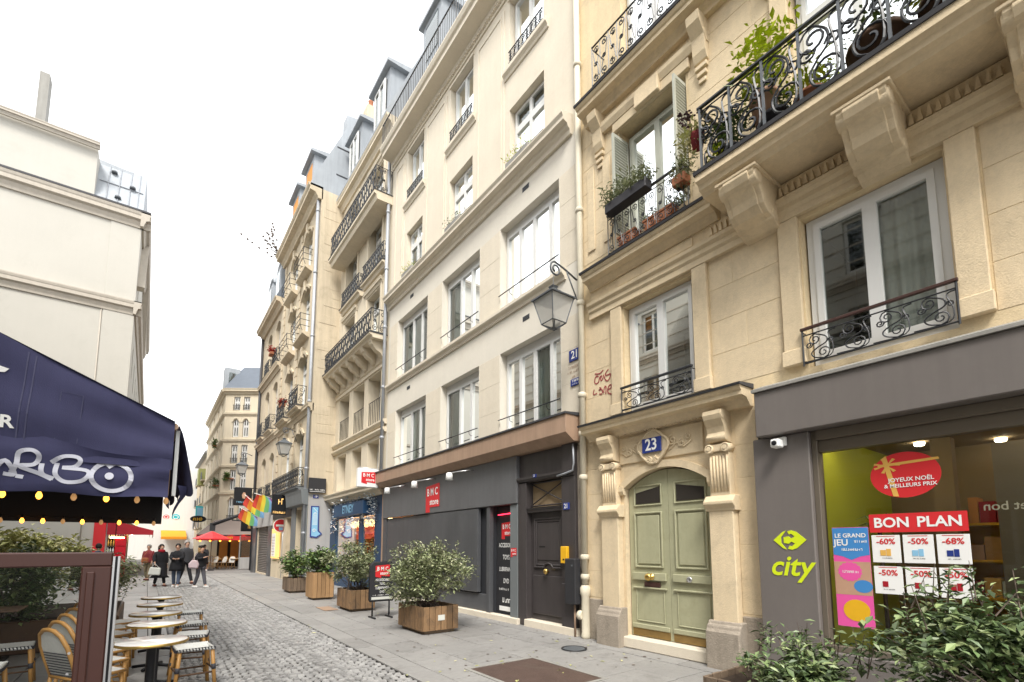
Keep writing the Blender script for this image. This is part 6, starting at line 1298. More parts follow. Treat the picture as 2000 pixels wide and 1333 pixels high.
k.prism([gp(740+34*math.cos(a), 1108+24*math.sin(a)) for a in [2*math.pi*i/14 for i in range(14)]], 0, 0.003, 'b'); k.prism([gp(*p) for p in ((690, 1030), (780, 1035), (735, 1062))], 0, 0.003, 'b')
k.build('sprayed_tag', 'spray_white', aw)
# string lights
def bulbs(label, pts, lit):
    t = thing('string_lights', label, 'lights', pts[0]); MB().tube(pts_sag(pts), 0.006, 4).build('cable', 'black', t)
    for i, p in enumerate(pts):
        MB().lathe([(0.014, p[2]-0.005), (0.016, p[2]-0.05)], (p[0], p[1]), 8).build('socket', 'black', t)
        MB().lathe([(0.012, p[2]-0.05), (0.025, p[2]-0.078), (0.027, p[2]-0.10), (0.015, p[2]-0.125), (0.003, p[2]-0.13)], (p[0], p[1]), 10).build('bulb', 'bulb' if i in lit else 'bulb_dim', t)
def pts_sag(pts):
    out = []
    for a, b in zip(pts, pts[1:]):
        for q in range(4): t = q/4; out.append((a[0]+(b[0]-a[0])*t, a[1]+(b[1]-a[1])*t, a[2]+(b[2]-a[2])*t-0.03*math.sin(math.pi*t)))
    return out+[pts[-1]]
bulbs('orange string lights along the near edge of the navy awning', [(-1.5+i*0.275, YA+0.12, 2.27) for i in range(7)], (0, 1, 2, 4))
bulbs('orange string lights along the far edge of the navy awning', [(-2.0+i*0.23, YB-0.25, 2.12) for i in range(10)], (0, 2, 3, 5, 7, 8))
bulbs('orange string lights across the middle of the terrace under the navy awning', [(-2.0+i*0.5, 8.8, 2.62) for i in range(5)], (0, 1, 3))
# ------------------------------------------------------------------ terrace windscreen
ws = thing('terrace_screen', 'brown framed glass windscreen at the front of the cafe terrace', 'windbreak', (-1.6, 3.0, 0)); Y0, Y1 = 3.0, 3.07
k = MB(); k.box(-3.2, -0.125, Y0, Y1, 1.555, 1.62); k.box(-0.235, -0.125, Y0, Y1, 0.02, 1.555); k.box(-3.2, -3.12, Y0, Y1, 0.02, 1.555); k.box(-3.12, -0.235, Y0, Y1, 0.02, 0.45); k.build('frame', 'screen_brown', ws, bevel=0.006)
k = MB(); k.box(-0.215, -0.185, Y0-0.012, Y0, 0.4, 1.53); k.box(-0.30, -0.235, Y0+0.01, Y1-0.01, 0.45, 0.95); k.build('bead', 'screen_brown', ws, bevel=0.004)
MB().quad((-3.12, 3.035, 0.45), (-0.235, 3.035, 0.45), (-0.235, 3.035, 1.555), (-3.12, 3.035, 1.555)).build('pane', 'glass_screen', ws)
k = MB(); k.box(-0.124, -0.116, Y0, Y1+0.02, 0.02, 1.60); k.box(-0.106, -0.098, Y0, Y1+0.02, 0.02, 1.60); k.build('edge_rail', 'steel', ws); MB().box(-0.116, -0.106, Y0+0.01, Y1, 0.02, 1.60).build('seal', 'black', ws)
for z in (1.17, 1.08, 0.95): MB(lambda a, b, c: (a, c, b)).lathe([(0.006, Y0-0.004), (0.006, Y0)], (-0.25, z), 8).build('screw', 'steel', ws)
# ------------------------------------------------------------------ cafe tables, chairs, stools
def make_table(label):
    t = thing('cafe_table', label, 'table', (0, 0, 0), 0, 'round cafe tables')
    MB().lathe([(0.285, 0.715), (0.292, 0.722), (0.292, 0.738), (0.284, 0.744), (0.0, 0.744)], (0, 0), 32, cap=False).build('table_top', 'marble', t, world=False)
    MB().lathe([(0.294, 0.713), (0.300, 0.716), (0.300, 0.736), (0.294, 0.739)], (0, 0), 32, cap=False).build('brass_edge', 'brass', t, world=False)
    MB().lathe([(0.0, 0.712), (0.28, 0.712), (0.07, 0.70), (0.04, 0.66), (0.036, 0.08), (0.06, 0.06), (0.06, 0.04)], (0, 0), 12, cap=False).build('pedestal', 'black', t, world=False)
    k = MB()
    for i in range(4): a = math.pi/4+i*math.pi/2; k.tube([(0, 0, 0.06), (0.24*math.cos(a), 0.24*math.sin(a), 0.03)], 0.022, 6)
    k.build('base', 'black', t, world=False); return t
TBL = [((0.10, 5.98, 0), 'nearest round marble cafe table at the front of the row'), ((0.16, 7.30, 0), 'second round marble cafe table from the front'), ((0.16, 8.38, 0), 'third round marble cafe table from the front'), ((0.23, 9.62, 0), 'fourth round marble cafe table from the front'), ((0.27, 10.9, 0), 'farthest round marble cafe table in the row')]
t0 = make_table(TBL[0][1]); t0.location = TBL[0][0]
for p, l in TBL[1:]: dup(t0, p, random.uniform(0, 1), l)
def make_chair(label):
    # faces +X; seat 0.45 high, tall rounded rattan back
    t = thing('bistro_chair', label, 'chair', (0, 0, 0), 0, 'rattan bistro chairs')
    MB().prism([(0.22, -0.20), (0.22, 0.20), (0.05, 0.225), (-0.18, 0.20), (-0.20, 0.0), (-0.18, -0.20), (0.05, -0.225)], 0.435, 0.46, 'c').build('seat', 'weave', t, world=False, bevel=0.008)
    MB().tube([(0.225, -0.20, 0.445), (0.225, 0.20, 0.445), (0.05, 0.23, 0.445), (-0.19, 0.20, 0.445), (-0.19, -0.20, 0.445), (0.05, -0.23, 0.445)], 0.016, 8, True).build('seat_rim', 'rattan', t, world=False)
    hoop = [(-0.18-0.15*h, y, 0.44+0.46*h) for y, h in [(-0.20, 0), (-0.215, 0.35), (-0.21, 0.65), (-0.16, 0.88), (-0.08, 0.98), (0, 1.0), (0.08, 0.98), (0.16, 0.88), (0.21, 0.65), (0.215, 0.35), (0.20, 0)]]
    MB().tube(hoop, 0.019, 8).build('back_frame', 'rattan', t, world=False)
    bw = MB().prism([(p[1]*0.93, p[2]-0.012) for p in hoop], -0.004, 0.004, 'a')
    bw.v = [(x-0.18-0.15*(z-0.44)/0.46, y, z) for x, y, z in bw.v]; wv = bw.build('back_weave', 'weave', t, world=False)
    k = MB()
    for i in range(9): z = 0.47+i*0.026; x = -0.184-0.15*(z-0.44)/0.46; w_ = 0.185; k.tube([(x-0.005, -w_, z), (x-0.005, w_, z)], 0.0045, 4)
    k.build('dark_strands', 'weave_dark', wv, world=False)
    for x, y in ((0.19, -0.19), (0.19, 0.19), (-0.19, -0.19), (-0.19, 0.19)): MB().tube([(x, y, 0.44), (x*1.08-(0.03 if x < 0 else 0), y*1.05, 0.0)], 0.017, 8).build('leg', 'rattan', t, world=False)
    k = MB(); k.tube([(0.195, -0.19, 0.2), (0.195, 0.19, 0.2)], 0.011, 6); k.tube([(-0.20, -0.19, 0.2), (-0.20, 0.19, 0.2)], 0.011, 6)
    for y in (-0.19, 0.19): k.tube([(0.195, y, 0.16), (-0.20, y, 0.16)], 0.011, 6); k.tube([(0.19, y, 0.22), (0.08, y, 0.42)], 0.009, 6)
    k.build('stretcher', 'rattan', t, world=False); return t
CH = [(-0.38, 6.27), (-0.38, 6.84), (-0.38, 7.46), (-0.38, 8.1), (-0.36, 8.75), (-0.34, 9.4), (-0.32, 10.05)]
ordn = ['nearest', 'second nearest', 'third nearest', 'fourth nearest', 'fifth', 'sixth', 'farthest']
c0 = make_chair('nearest rattan bistro chair in the row behind the glass windscreen'); c0.location = (*CH[0], 0); c0.rotation_euler = (0, 0, 0.55)
for i, p in enumerate(CH[1:]): dup(c0, (*p, 0), 0.5+random.uniform(-0.12, 0.12), '%s rattan bistro chair in the row facing the round tables' % ordn[i+1])
def make_stool(label):
    t = thing('bistro_stool', label, 'stool', (0, 0, 0), 0, 'woven bistro stools')
    MB().sheet(lambda u, v: ((u-0.5)*0.36, (v-0.5)*0.40, 0.452+0.03*(2*v-1)**2), 8, 8).build('seat', 'weave', t, world=False)
    k = MB()
    for i in range(12):
        for sx in (-1, 1): y = -0.19+i*0.0345; k.tube([(sx*0.185, y, 0.45+0.03*(y/0.2)**2), (sx*0.185, y+0.012, 0.42+0.03*(y/0.2)**2)], 0.006, 4)
        for sy in (-1, 1): x = -0.17+i*0.031; k.tube([(x, sy*0.20, 0.482), (x+0.012, sy*0.20, 0.45)], 0.006, 4)
    k.build('dark_strands', 'weave_dark', t, world=False)
    MB().tube([(-0.17, -0.19, 0.46), (0.17, -0.19, 0.46), (0.17, 0.19, 0.46), (-0.17, 0.19, 0.46)], 0.018, 8, True).build('seat_rim', 'weave', t, world=False)
    for x, y in ((0.16, -0.17), (0.16, 0.17), (-0.16, -0.17), (-0.16, 0.17)): MB().tube([(x, y, 0.45), (x*1.25, y*1.2, 0.0)], 0.021, 8).build('leg', 'rattan', t, world=False)
    k = MB()
    for y in (-0.19, 0.19): k.tube([(-0.18, y, 0.19), (0.18, y, 0.19)], 0.011, 6)
    for x in (-0.18, 0.18): k.tube([(x, -0.19, 0.22), (x, 0.19, 0.22)], 0.011, 6)
    k.build('stretcher', 'rattan_dark', t, world=False)
    k = MB()
    for x, y in ((0.16, -0.17), (0.16, 0.17), (-0.16, -0.17), (-0.16, 0.17)): k.tube([(x*1.1, y*1.1, 0.28), (x*1.13, y*1.13, 0.22)], 0.024, 8)
    k.build('binding', 'weave_dark', t, world=False); return t
s0_ = make_stool('nearest woven stool on the street side of the round tables'); s0_.location = (0.52, 7.0, 0); s0_.rotation_euler = (0, 0, 0.1)
for p, l in (((0.56, 8.0, 0), 'second woven stool on the street side of the round tables'), ((0.62, 9.1, 0), 'third woven stool on the street side of the round tables'), ((0.70, 10.6, 0), 'farthest woven stool, standing at the edge of the cobbles'), ((-1.30, 5.6, 0), 'woven stool seen through the glass at the left edge'), ((-1.25, 7.0, 0), 'woven stool by the wooden tables behind the glass'), ((-1.2, 8.3, 0), 'woven stool beside the bushes behind the glass')): dup(s0_, p, random.uniform(-0.2, 0.2), l)
def make_wtable(label):
    t = thing('wooden_table', label, 'table', (0, 0, 0), 0, 'wooden terrace tables'); MB().box(-0.35, 0.35, -0.35, 0.35, 0.72, 0.75).build('table_top', 'wood_top', t, world=False, bevel=0.006); MB().tube([(0, 0, 0.72), (0, 0, 0.05)], 0.035, 8).build('pedestal', 'black', t, world=False); MB().box(-0.22, 0.22, -0.22, 0.22, 0.0, 0.04).build('base', 'black', t, world=False, bevel=0.01); return t
w0 = make_wtable('nearest square wooden table behind the glass windscreen'); w0.location = (-1.85, 7.6, 0)
for p, l in (((-1.9, 8.9, 0), 'middle square wooden table behind the glass windscreen'), ((-1.75, 10.2, 0), 'farthest square wooden table behind the glass windscreen')): dup(w0, p, 0, l)
# ------------------------------------------------------------------ planters and shrubs
def planter(label, x0, x1, y0, y1, z0, z1, material, tagp=False):
    t = thing('planter_box', label, 'planter', ((x0+x1)/2, (y0+y1)/2, 0), 0, 'wooden planter boxes on the pavement')
    m = MB(); m.box(x0+0.06, x1-0.06, y0+0.06, y1-0.06, 0.018, z0); m.build('base', 'plank_old', t)
    m = MB(); m.box(x0+0.02, x1-0.02, y0+0.02, y1-0.02, z0, z1-0.06); m.build('soil', 'soil', t)
    def run(a0, a1, fixed, axis):
        n = max(3, round((a1-a0)/0.125)); w_ = (a1-a0)/n
        for i in range(n):
            q = MB(); j = random.uniform(-.004, .004); zt = z1+random.uniform(-.006, .004); u, v = a0+i*w_+0.005, a0+(i+1)*w_-0.005
            if axis == 'x': q.box(u, v, fixed-0.011+j, fixed+0.011+j, z0-0.02, zt)
            else: q.box(fixed-0.011+j, fixed+0.011+j, u, v, z0-0.02, zt)
            q.build('plank', material, t, bevel=0.004)
    run(x0, x1, y0, 'x'); run(x0, x1, y1, 'x'); run(y0+0.012, y1-0.012, x0, 'y'); run(y0+0.012, y1-0.012, x1, 'y')
    if tagp: MB().box(x0+0.30, x0+0.44, y0-0.02, y0-0.012, z0+0.16, z0+0.26).build('tag', 'bag_white', t)
    return t
def shrub(label, c, rad, n, size, material, zsoil, nclump=40, cl=0.09, group='shrubs in the planter boxes', asp=0.45, tips=0):
    t = thing('shrub', label, 'shrub', (c[0], c[1], zsoil), 0, group); fn = cluster_fn(c, rad, nclump, cl, 0.15); mb = MB(); leaves(mb, fn, n, size, asp)
    k = MB()
    for q in fn.clumps[:26]:
        b = (c[0]+random.uniform(-1, 1)*rad[0]*0.25, c[1]+random.uniform(-1, 1)*rad[1]*0.25, zsoil); m_ = ((b[0]+q[0])/2+random.uniform(-.05, .05), (b[1]+q[1])/2+random.uniform(-.05, .05), b[2]+(q[2]-b[2])*0.6)
        k.tube([b, m_, q[:3]], 0.010, 4, r2=0.003)
    for i in range(tips):
        a = random.uniform(0, 6.28); rr_ = random.uniform(0.2, 0.95); b = (c[0]+rad[0]*rr_*math.cos(a), c[1]+rad[1]*rr_*math.sin(a), c[2]+rad[2]*math.sqrt(max(0, 1-rr_*rr_))*0.85); h = random.uniform(0.12, 0.32); e_ = (b[0]+random.uniform(-.12, .12), b[1]+random.uniform(-.12, .12), b[2]+h)
        k.tube([b, e_], 0.005, 4, r2=0.002); leaves(mb, lambda: tuple(b[j]+(e_[j]-b[j])*random.random()+random.gauss(0, 0.012) for j in range(3)), 14, size*0.8, asp)
    mb.build('foliage', material, t, recalc=False); k.build('stems', 'twig', t, recalc=False); return t
planter('weathered planter box nearest the grey shop door, with a small white tag', 4.16, 4.90, 8.34, 9.44, 0.10, 0.52, 'plank', True)
shrub('large silvery green shrub in the planter nearest the grey shop door', (4.46, 8.9, 1.08), (0.84, 0.80, 0.56), 8200, 0.08, 'leaf_grey', 0.46, 90, 0.09, tips=50)
planter('low planter box just behind the black pavement sign', 4.14, 4.76, 12.28, 13.35, 0.10, 0.55, 'plank')
shrub('silvery green shrub behind the black pavement sign', (4.42, 12.8, 1.10), (0.75, 0.75, 0.56), 5200, 0.085, 'leaf_grey', 0.48, 46, 0.085, tips=20)
planter('tall light wood planter box, third along the pavement', 4.10, 4.72, 15.6, 16.4, 0.10, 0.84, 'plank_light')
shrub('broad leaved bright green shrub in the tall light wood planter', (4.40, 16.0, 1.18), (0.48, 0.5, 0.36), 1500, 0.15, 'leaf_green', 0.78, 30, 0.09, asp=0.42)
planter('low grey planter box farthest along the pavement', 4.06, 4.66, 18.4, 19.5, 0.10, 0.53, 'plank_old')
shrub('dark green shrub in the farthest low planter', (4.36, 18.9, 0.98), (0.46, 0.56, 0.42), 1700, 0.13, 'leaf_green', 0.46, 30, 0.09)
planter('dark planter box at the bottom edge beside the green door', 4.06, 4.82, 1.48, 2.60, 0.10, 0.50, 'plank_old')
shrub('low dark green shrub in the planter at the bottom right edge', (4.45, 1.90, 0.57), (0.40, 0.62, 0.22), 1700, 0.085, 'leaf_dark', 0.44, 36, 0.06, tips=20)
planter('planter box in front of the supermarket window', 4.06, 4.82, 0.20, 1.32, 0.10, 0.50, 'plank_old')
shrub('dense dark green shrub in front of the supermarket posters', (4.50, 0.62, 0.95), (0.52, 0.82, 0.40), 3500, 0.09, 'leaf_dark', 0.44, 54, 0.085, tips=36)
shrub('pale yellow green bush showing above the brown windscreen', (-1.9, 12.9, 1.42), (1.0, 0.7, 0.58), 3600, 0.13, 'leaf_pale', 0.3, 50, 0.11, 'terrace bushes')
shrub('dark glossy bush seen through the windscreen glass', (-1.65, 11.0, 1.0), (0.75, 0.55, 0.55), 3000, 0.11, 'leaf_dark', 0.2, 44, 0.1, 'terrace bushes')
shrub('grey green bush at the right end of the terrace hedge', (-0.75, 12.3, 1.05), (0.50, 0.6, 0.5), 2200, 0.10, 'leaf_grey', 0.2, 40, 0.1, 'terrace bushes')
t = thing('planter_trough', 'long dark trough holding the terrace bushes', 'planter', (-1.6, 11.8, 0)); MB().box(-3.0, -0.3, 10.6, 13.2, 0.005, 0.5).build('box', 'rattan_dark', t, bevel=0.02); MB().box(-2.95, -0.35, 10.65, 13.15, 0.5, 0.52).build('soil', 'soil', t)
# black pavement sign
sg = thing('pavement_sign', 'black pavement sign with red BMC logo and white lettering behind the shrub', 'sign', (4.4, 11.0, 0)); SF = FY(10.98)
out = [(4.13, 0.40), (4.68, 0.40), (4.70, 0.43), (4.70, 1.20), (4.64, 1.27), (4.19, 1.27), (4.12, 1.20), (4.12, 0.43)]
MB(SF).prism(out, -0.03, 0.03, 'b').build('board', 'charcoal', sg, bevel=0.006); MB(SF).tube([(p[0], 0.0, p[1]) for p in out], 0.02, 6, True).build('frame', 'black', sg)
bmc_y(sg, SF, 4.41, 0.032, 1.08, 0.34)
for i, (tx, z) in enumerate((('ACCESSOIRES', 0.87), ('TOYS', 0.78), ('LUBRIFIANTS', 0.69), ('DVD', 0.60))): text(sg, 'lettering', tx, SF, 4.41, 0.035, z, 0.075, 'white', 0.012, mirror=False, squash=0.72)
smudge(sg, SF, 4.41, 0.035, 0.53, 0.44, 0.025, 20, 'white'); MB(SF).box(4.16, 4.66, 0.03, 0.034, 0.43, 0.49).build('badge', 'bag_white', sg)
for x in (4.2, 4.6): MB(SF).tube([(x, 0, 0.40), (x, 0, 0.06)], 0.02, 6).build('leg', 'black', sg); MB(SF).tube([(x, -0.2, 0.03), (x, 0.2, 0.03)], 0.022, 6).build('foot', 'black', sg)
t = thing('floor_mat', 'flat pinkish board lying on the pavement by the second planter', 'mat', (3.9, 13.2, 0.02)); MB().box(3.70, 4.04, 12.9, 13.7, 0.02, 0.035).build('board', 'canopy_brown', t, bevel=0.004)
# ------------------------------------------------------------------ balcony plants and window boxes
def wbox(label, s0, s1, z, o, fr, boxm, leafm, n, h, sz=0.07):
    t = thing('window_box', label, 'planter', fr((s0+s1)/2, o, z)); MB(fr).box(s0, s1, o-0.09, o+0.09, z, z+0.17).build('trough', boxm, t, bevel=0.01); mb = MB()
    leaves(mb, lambda: fr(random.uniform(s0-0.05, s1+0.05), o+random.gauss(0, 0.08), z+0.13+random.betavariate(1.4, 2.4)*h), n, sz, 0.3); mb.build('foliage', leafm, t, recalc=False); return t
for (a, b), l in zip(cols_hi, ('nearest', 'middle', 'farthest')): wbox('grey window box with green tuft on the %s third floor window of the cream building' % l, a+0.35, b-0.1, 10.48, 0.12, F, 'concrete', 'leaf_lime' if l != 'middle' else 'leaf_green', 160, 0.28)
wbox('dark green trough of rosemary hanging on the second floor railing', 4.55, 5.42, 7.38, 0.32, G, 'pot_black', 'leaf_grey', 1100, 0.42, 0.075)
t = thing('rosemary_plant', 'grey green rosemary hanging at the right end of the trough railing', 'plant', G(3.98, 0.25, 7.4)); mb = MB(); leaves(mb, lambda: G(4.0+random.gauss(0, 0.10), 0.26+random.gauss(0, 0.07), 7.52-random.random()*0.45), 420, 0.07, 0.3); mb.build('foliage', 'leaf_grey', t, recalc=False); MB(G).box(3.9, 4.12, 0.16, 0.34, 7.1, 7.25).build('pot', 'terracotta', t, bevel=0.01)
for a, b, l in ((4.95, 5.32, 'left'), (4.22, 4.78, 'right')):
    t = thing('terracotta_trough', 'terracotta trough on the ledge behind the second floor railing, %s one' % l, 'pot', G((a+b)/2, 0.12, 6.7)); MB(G).prism([(a+0.03, 6.71), (b-0.03, 6.71), (b, 6.95), (a, 6.95)], 0.04, 0.20, 'b').build('body', 'terracotta', t, bevel=0.012); MB(G).box(a-0.01, b+0.01, 0.03, 0.21, 6.95, 6.98).build('rim', 'terracotta', t)
def pot(label, s, o, z, r_, h, m_, leafm, n, ph, spread, sz=0.09, asp=0.4, tilt=0):
    t = thing('flower_pot', label, 'pot plant', G(s, o, z)); MB(G).lathe([(r_*0.7, z), (r_*0.98, z+h*0.85), (r_*1.06, z+h*0.86), (r_*1.06, z+h), (r_*0.9, z+h)], (s, o), 16).build('pot', m_, t); mb = MB(); leaves(mb, lambda: G(s+random.gauss(0, spread), o+random.gauss(0, spread*0.7), z+h+random.random()**0.7*ph), n, sz, asp); mb.build('foliage', leafm, t, recalc=False); return t
pot('tall pinkish terracotta pot with a spiky lime green plant on the big balcony', 2.62, 0.50, 6.95, 0.17, 0.36, 'pot_pink', 'leaf_lime', 420, 0.95, 0.16, 0.11, 0.45)
k = MB(G); t = thing('yucca_plant', 'long spiky leaves leaning over the big balcony rail', 'plant', G(2.7, 0.55, 7.3))
for i in range(22):
    a = random.uniform(0, 6.28); l = random.uniform(0.35, 0.75); e_ = random.uniform(0.2, 1.2); dx, dy, dz = math.cos(a)*math.cos(e_), math.sin(a)*math.cos(e_)*0.6, math.sin(e_); b_ = (2.66, 0.52, 7.30); k.tube([b_, (b_[0]+dx*l*0.6, b_[1]+dy*l*0.6, b_[2]+dz*l*0.75), (b_[0]+dx*l*1.1, b_[1]+dy*l*1.1, b_[2]+dz*l*0.8)], 0.014, 4, r2=0.002)
k.build('leaves', 'leaf_dark', t)
pot('black pot of green leaves at the corner of the big balcony', 3.12, 0.48, 6.68, 0.15, 0.26, 'pot_black', 'leaf_green', 380, 0.45, 0.11)
pot('yellow flowering pot low at the corner of the big balcony', 3.22, 0.60, 6.67, 0.09, 0.12, 'terracotta', 'leaf_lime', 160, 0.22, 0.06, 0.06)
pot('black pot behind the scrolled railing of the big balcony', 2.55, 0.42, 6.67, 0.20, 0.34, 'pot_black', 'leaf_green', 200, 0.3, 0.14)
pot('terracotta bowl with bright green seedlings on the big balcony', 2.10, 0.52, 6.67, 0.17, 0.22, 'terracotta', 'leaf_lime', 260, 0.30, 0.13, 0.08)
pot('large brown bowl on the big balcony', 1.45, 0.46, 6.67, 0.27, 0.36, 'rattan_dark', 'leaf_green', 160, 0.3, 0.16)
pot('brown bowl at the upper right corner of the photo on the big balcony', 0.85, 0.46, 6.67, 0.24, 0.34, 'rattan_dark', 'leaf_lime', 220, 0.35, 0.16)
t = thing('hanging_plant', 'yellowing plant with dried brown flower heads hanging outside the balcony end', 'plant', G(3.55, 0.55, 7.4)); MB(G).lathe([(0.07, 7.18), (0.10, 7.36), (0.11, 7.38)], (3.50, 0.60), 12).build('pot', 'coat_burgundy', t); mb = MB(); leaves(mb, lambda: G(3.58+random.gauss(0, 0.10), 0.60+random.gauss(0, 0.07), 7.40+random.gauss(0, 0.10)), 260, 0.07, 0.5); mb.build('foliage', 'leaf_pale', t, recalc=False); k = MB(G)
for i in range(9):
    s = 3.60+random.uniform(-0.1, 0.22); z = 7.5+random.uniform(-0.05, 0.42); k.tube([(3.56, 0.6, 7.42), (s, 0.6+random.uniform(-.1, .1), z)], 0.004, 4)
    for j in range(5): k.lathe([(0.006, z), (0.022, z+0.012), (0.004, z+0.026)], (s+random.gauss(0, 0.03), 0.6+random.gauss(0, 0.03)), 6)
k.build('dried_flower_heads', 'seed', t)
for i, (y, z, m_, l) in enumerate(((30.6, 12.9, 'leaf_red', 'red flowers in a box on the narrow building above the flags'), (26.8, 8.9, 'leaf_red', 'red geranium pot on the balcony beside the far lantern'))):
    t = thing('flower_pot', l, 'pot plant', Q(y, 0.3, z)); MB(Q).box(y-0.3, y+0.3, 0.2, 0.4, z-0.15, z).build('trough', 'terracotta', t, bevel=0.01); mb = MB(); leaves(mb, lambda: Q(y+random.gauss(0, 0.18), 0.3+random.gauss(0, 0.1), z+0.05+abs(random.gauss(0, 0.12))), 220, 0.10, 0.8); mb.build('foliage', m_, t, recalc=False)
t = thing('bare_shrub', 'leafless wiry shrub sticking out from the roof edge of the weathered building', 'plant', Q(29.0, 0.5, 18.3)); k = MB(Q)
for i in range(9):
    p = [(28.9, 0.4, 18.1)]; d = [random.uniform(0.0, 0.18), random.uniform(0.05, 0.3), random.uniform(0.05, 0.3)]
    for j in range(6): q = p[-1]; d = [d[0]*0.8+random.uniform(-.15, .15), d[1]*0.8+random.uniform(-.15, .15), d[2]*0.8+random.uniform(-.15, .15)]; p.append((q[0]+d[0], q[1]+d[1], q[2]+d[2]))
    k.tube(p, 0.02, 4, r2=0.009)
    for q in p[2:]: k.lathe([(0.02, q[2]), (0.07, q[2]+0.06), (0.01, q[2]+0.12)], (q[0]+random.uniform(-.15, .15), q[1]), 5)
k.build('twigs', 'twig', t)
# ------------------------------------------------------------------ people
def skin_mesh(name, nodes, edges, material, parent, root=0, sub=1):
    me = bpy.data.meshes.new(name); me.from_pydata([n[:3] for n in nodes], edges, [])
    o = bpy.data.objects.new(name, me); COL.objects.link(o); o.parent = parent
    o.modifiers.new('skin', 'SKIN'); me.skin_vertices.new(name='') if not me.skin_vertices else None
    sv = me.skin_vertices[0].data
    for i, n in enumerate(nodes):
        r_ = n[3]; sv[i].radius = r_ if isinstance(r_, tuple) else (r_, r_); sv[i].use_root = (i == root)
    o.modifiers['skin'].use_smooth_shade = True; s = o.modifiers.new('subsurf', 'SUBSURF'); s.levels = sub; s.render_levels = sub
    me.materials.append(M[material]); return o
def person(label, x, y, rz, h, top, legs, shoe, hair, pose='stand', coat=0.0, step=0.12, longhair=False, phone=False, arm_l=None, arm_r=None, hat=None):
    """figure facing -Y in its own frame"""
    t = thing('person', label, 'person', (x, y, 0.0), rz); k = h/1.72
    P = lambda a, b, c: (a*k, b*k, c*k)
    hip = 0.93; sh = 1.42
    L = {}
    aL = arm_l or [(0.21, 0.0, 1.17), (0.20, -0.07, 0.92)]; aR = arm_r or [(-0.21, 0.0, 1.17), (-0.20, -0.07, 0.92)]
    nodes = []; edges = []
    def nd(a, b, c, r_): nodes.append((*P(a, b, c), r_*k if not isinstance(r_, tuple) else (r_[0]*k, r_[1]*k))); return len(nodes)-1
    pel = nd(0, 0, hip, (0.14, 0.10)); wa = nd(0, 0, 1.10, (0.125, 0.09)); chs = nd(0, 0, 1.26, (0.115, 0.08)); nk = nd(0, 0, 1.46, 0.055); hd0 = nd(0, -0.02, 1.535, 0.068); hd1 = nd(0, -0.015, 1.63, 0.088); hd2 = nd(0, 0.0, 1.69, 0.055)
    nose = nd(0, -0.105, 1.605, 0.014)
    edges += [(pel, wa), (wa, chs), (chs, nk), (nk, hd0), (hd0, hd1), (hd1, hd2), (hd1, nose)]
    feet = []
    for sg_, st in ((1, step), (-1, -step)):
        a = nd(sg_*0.09, 0, 0.88, 0.085); b = nd(sg_*0.095, -0.03+st*0.3*-1, 0.49, 0.058); c = nd(sg_*0.10, -st, 0.09+0.0, 0.038); d = nd(sg_*0.105, -st-0.14, 0.035, 0.033)
        edges.extend([(pel, a), (a, b), (b, c), (c, d)]); feet.append((sg_*0.10, -st))
    for sg_, arm in ((1, aL), (-1, aR)):
        a = nd(sg_*0.15, 0, sh-0.10, 0.040); b = nd(*arm[0], 0.042); c = nd(*arm[1], 0.028); edges.extend([(chs, a), (a, b), (b, c)])
        dv = Vector(arm[1])-Vector(arm[0]); dv.normalize(); sd_ = Vector((0.7*sg_, 0.7, 0)).cross(dv); sd_.normalize()
        pm = Vector(arm[1])+dv*0.07; p_ = nd(*pm, 0.024); edges.append((c, p_))
        for q in range(4):
            off = sd_*(q-1.5)*0.018; l_ = (0.06, 0.072, 0.068, 0.05)[q]
            e0 = nd(*(pm+off+dv*0.025), 0.009); e1 = nd(*(pm+off+dv*(0.025+l_)+Vector((0, -0.02, 0))), 0.007); edges.extend([(p_, e0), (e0, e1)])
        th = Vector(arm[1])+sd_*0.035+dv*0.05; e0 = nd(*th, 0.010); edges.append((c, e0))
    skin_mesh('body', nodes, edges, 'skin', t, pel, 1)
    # trousers
    nn = []; ee = []
    def n2(a, b, c, r_): nn.append((*P(a, b, c), r_*k if not isinstance(r_, tuple) else (r_[0]*k, r_[1]*k))); return len(nn)-1
    p0 = n2(0, 0, 0.97, (0.155, 0.115))
    for sg_, st in ((1, step), (-1, -step)):
        a = n2(sg_*0.09, 0, 0.86, 0.10); b = n2(sg_*0.095, -0.03-st*0.3, 0.49, 0.075); c = n2(sg_*0.10, -st, 0.10, 0.062); ee.extend([(p0, a), (a, b), (b, c)])
    skin_mesh('trousers', nn, ee, legs, t, p0, 1)
    # jacket
    nn = []; ee = []
    j0 = n2(0, 0, 0.84 if not coat else 0.90, (0.235, 0.18)); j1 = n2(0, 0, 1.08, (0.225, 0.17)); j2 = n2(0, 0, 1.27, (0.205, 0.155)); j4 = n2(0, 0, 1.38, (0.15, 0.12)); j3 = n2(0, 0, 1.485, (0.08, 0.08)); ee += [(j0, j1), (j1, j2), (j2, j4), (j4, j3)]
    for sg_, arm in ((1, aL), (-1, aR)):
        a = n2(sg_*0.185, 0, sh-0.06, 0.088); b = n2(*arm[0], 0.080); e_ = [arm[0][i]+(arm[1][i]-arm[0][i])*0.93 for i in range(3)]; c = n2(*e_, 0.065); ee.extend([(j2, a), (a, b), (b, c)])
    skin_mesh('jacket', nn, ee, top, t, j1, 2)
    if coat:
        z1 = hip+0.06; MB().lathe([(0.225*k, z1*k), (0.25*k, (z1-0.15)*k), (0.26*k, (coat+0.1)*k), (0.27*k+0.08*k*(coat < 0.5), coat*k), (0.25*k, coat*k), (0.22*k, (z1-0.12)*k)], (0, 0.02), 16, cap=False).build('coat_skirt', top, t, world=False)
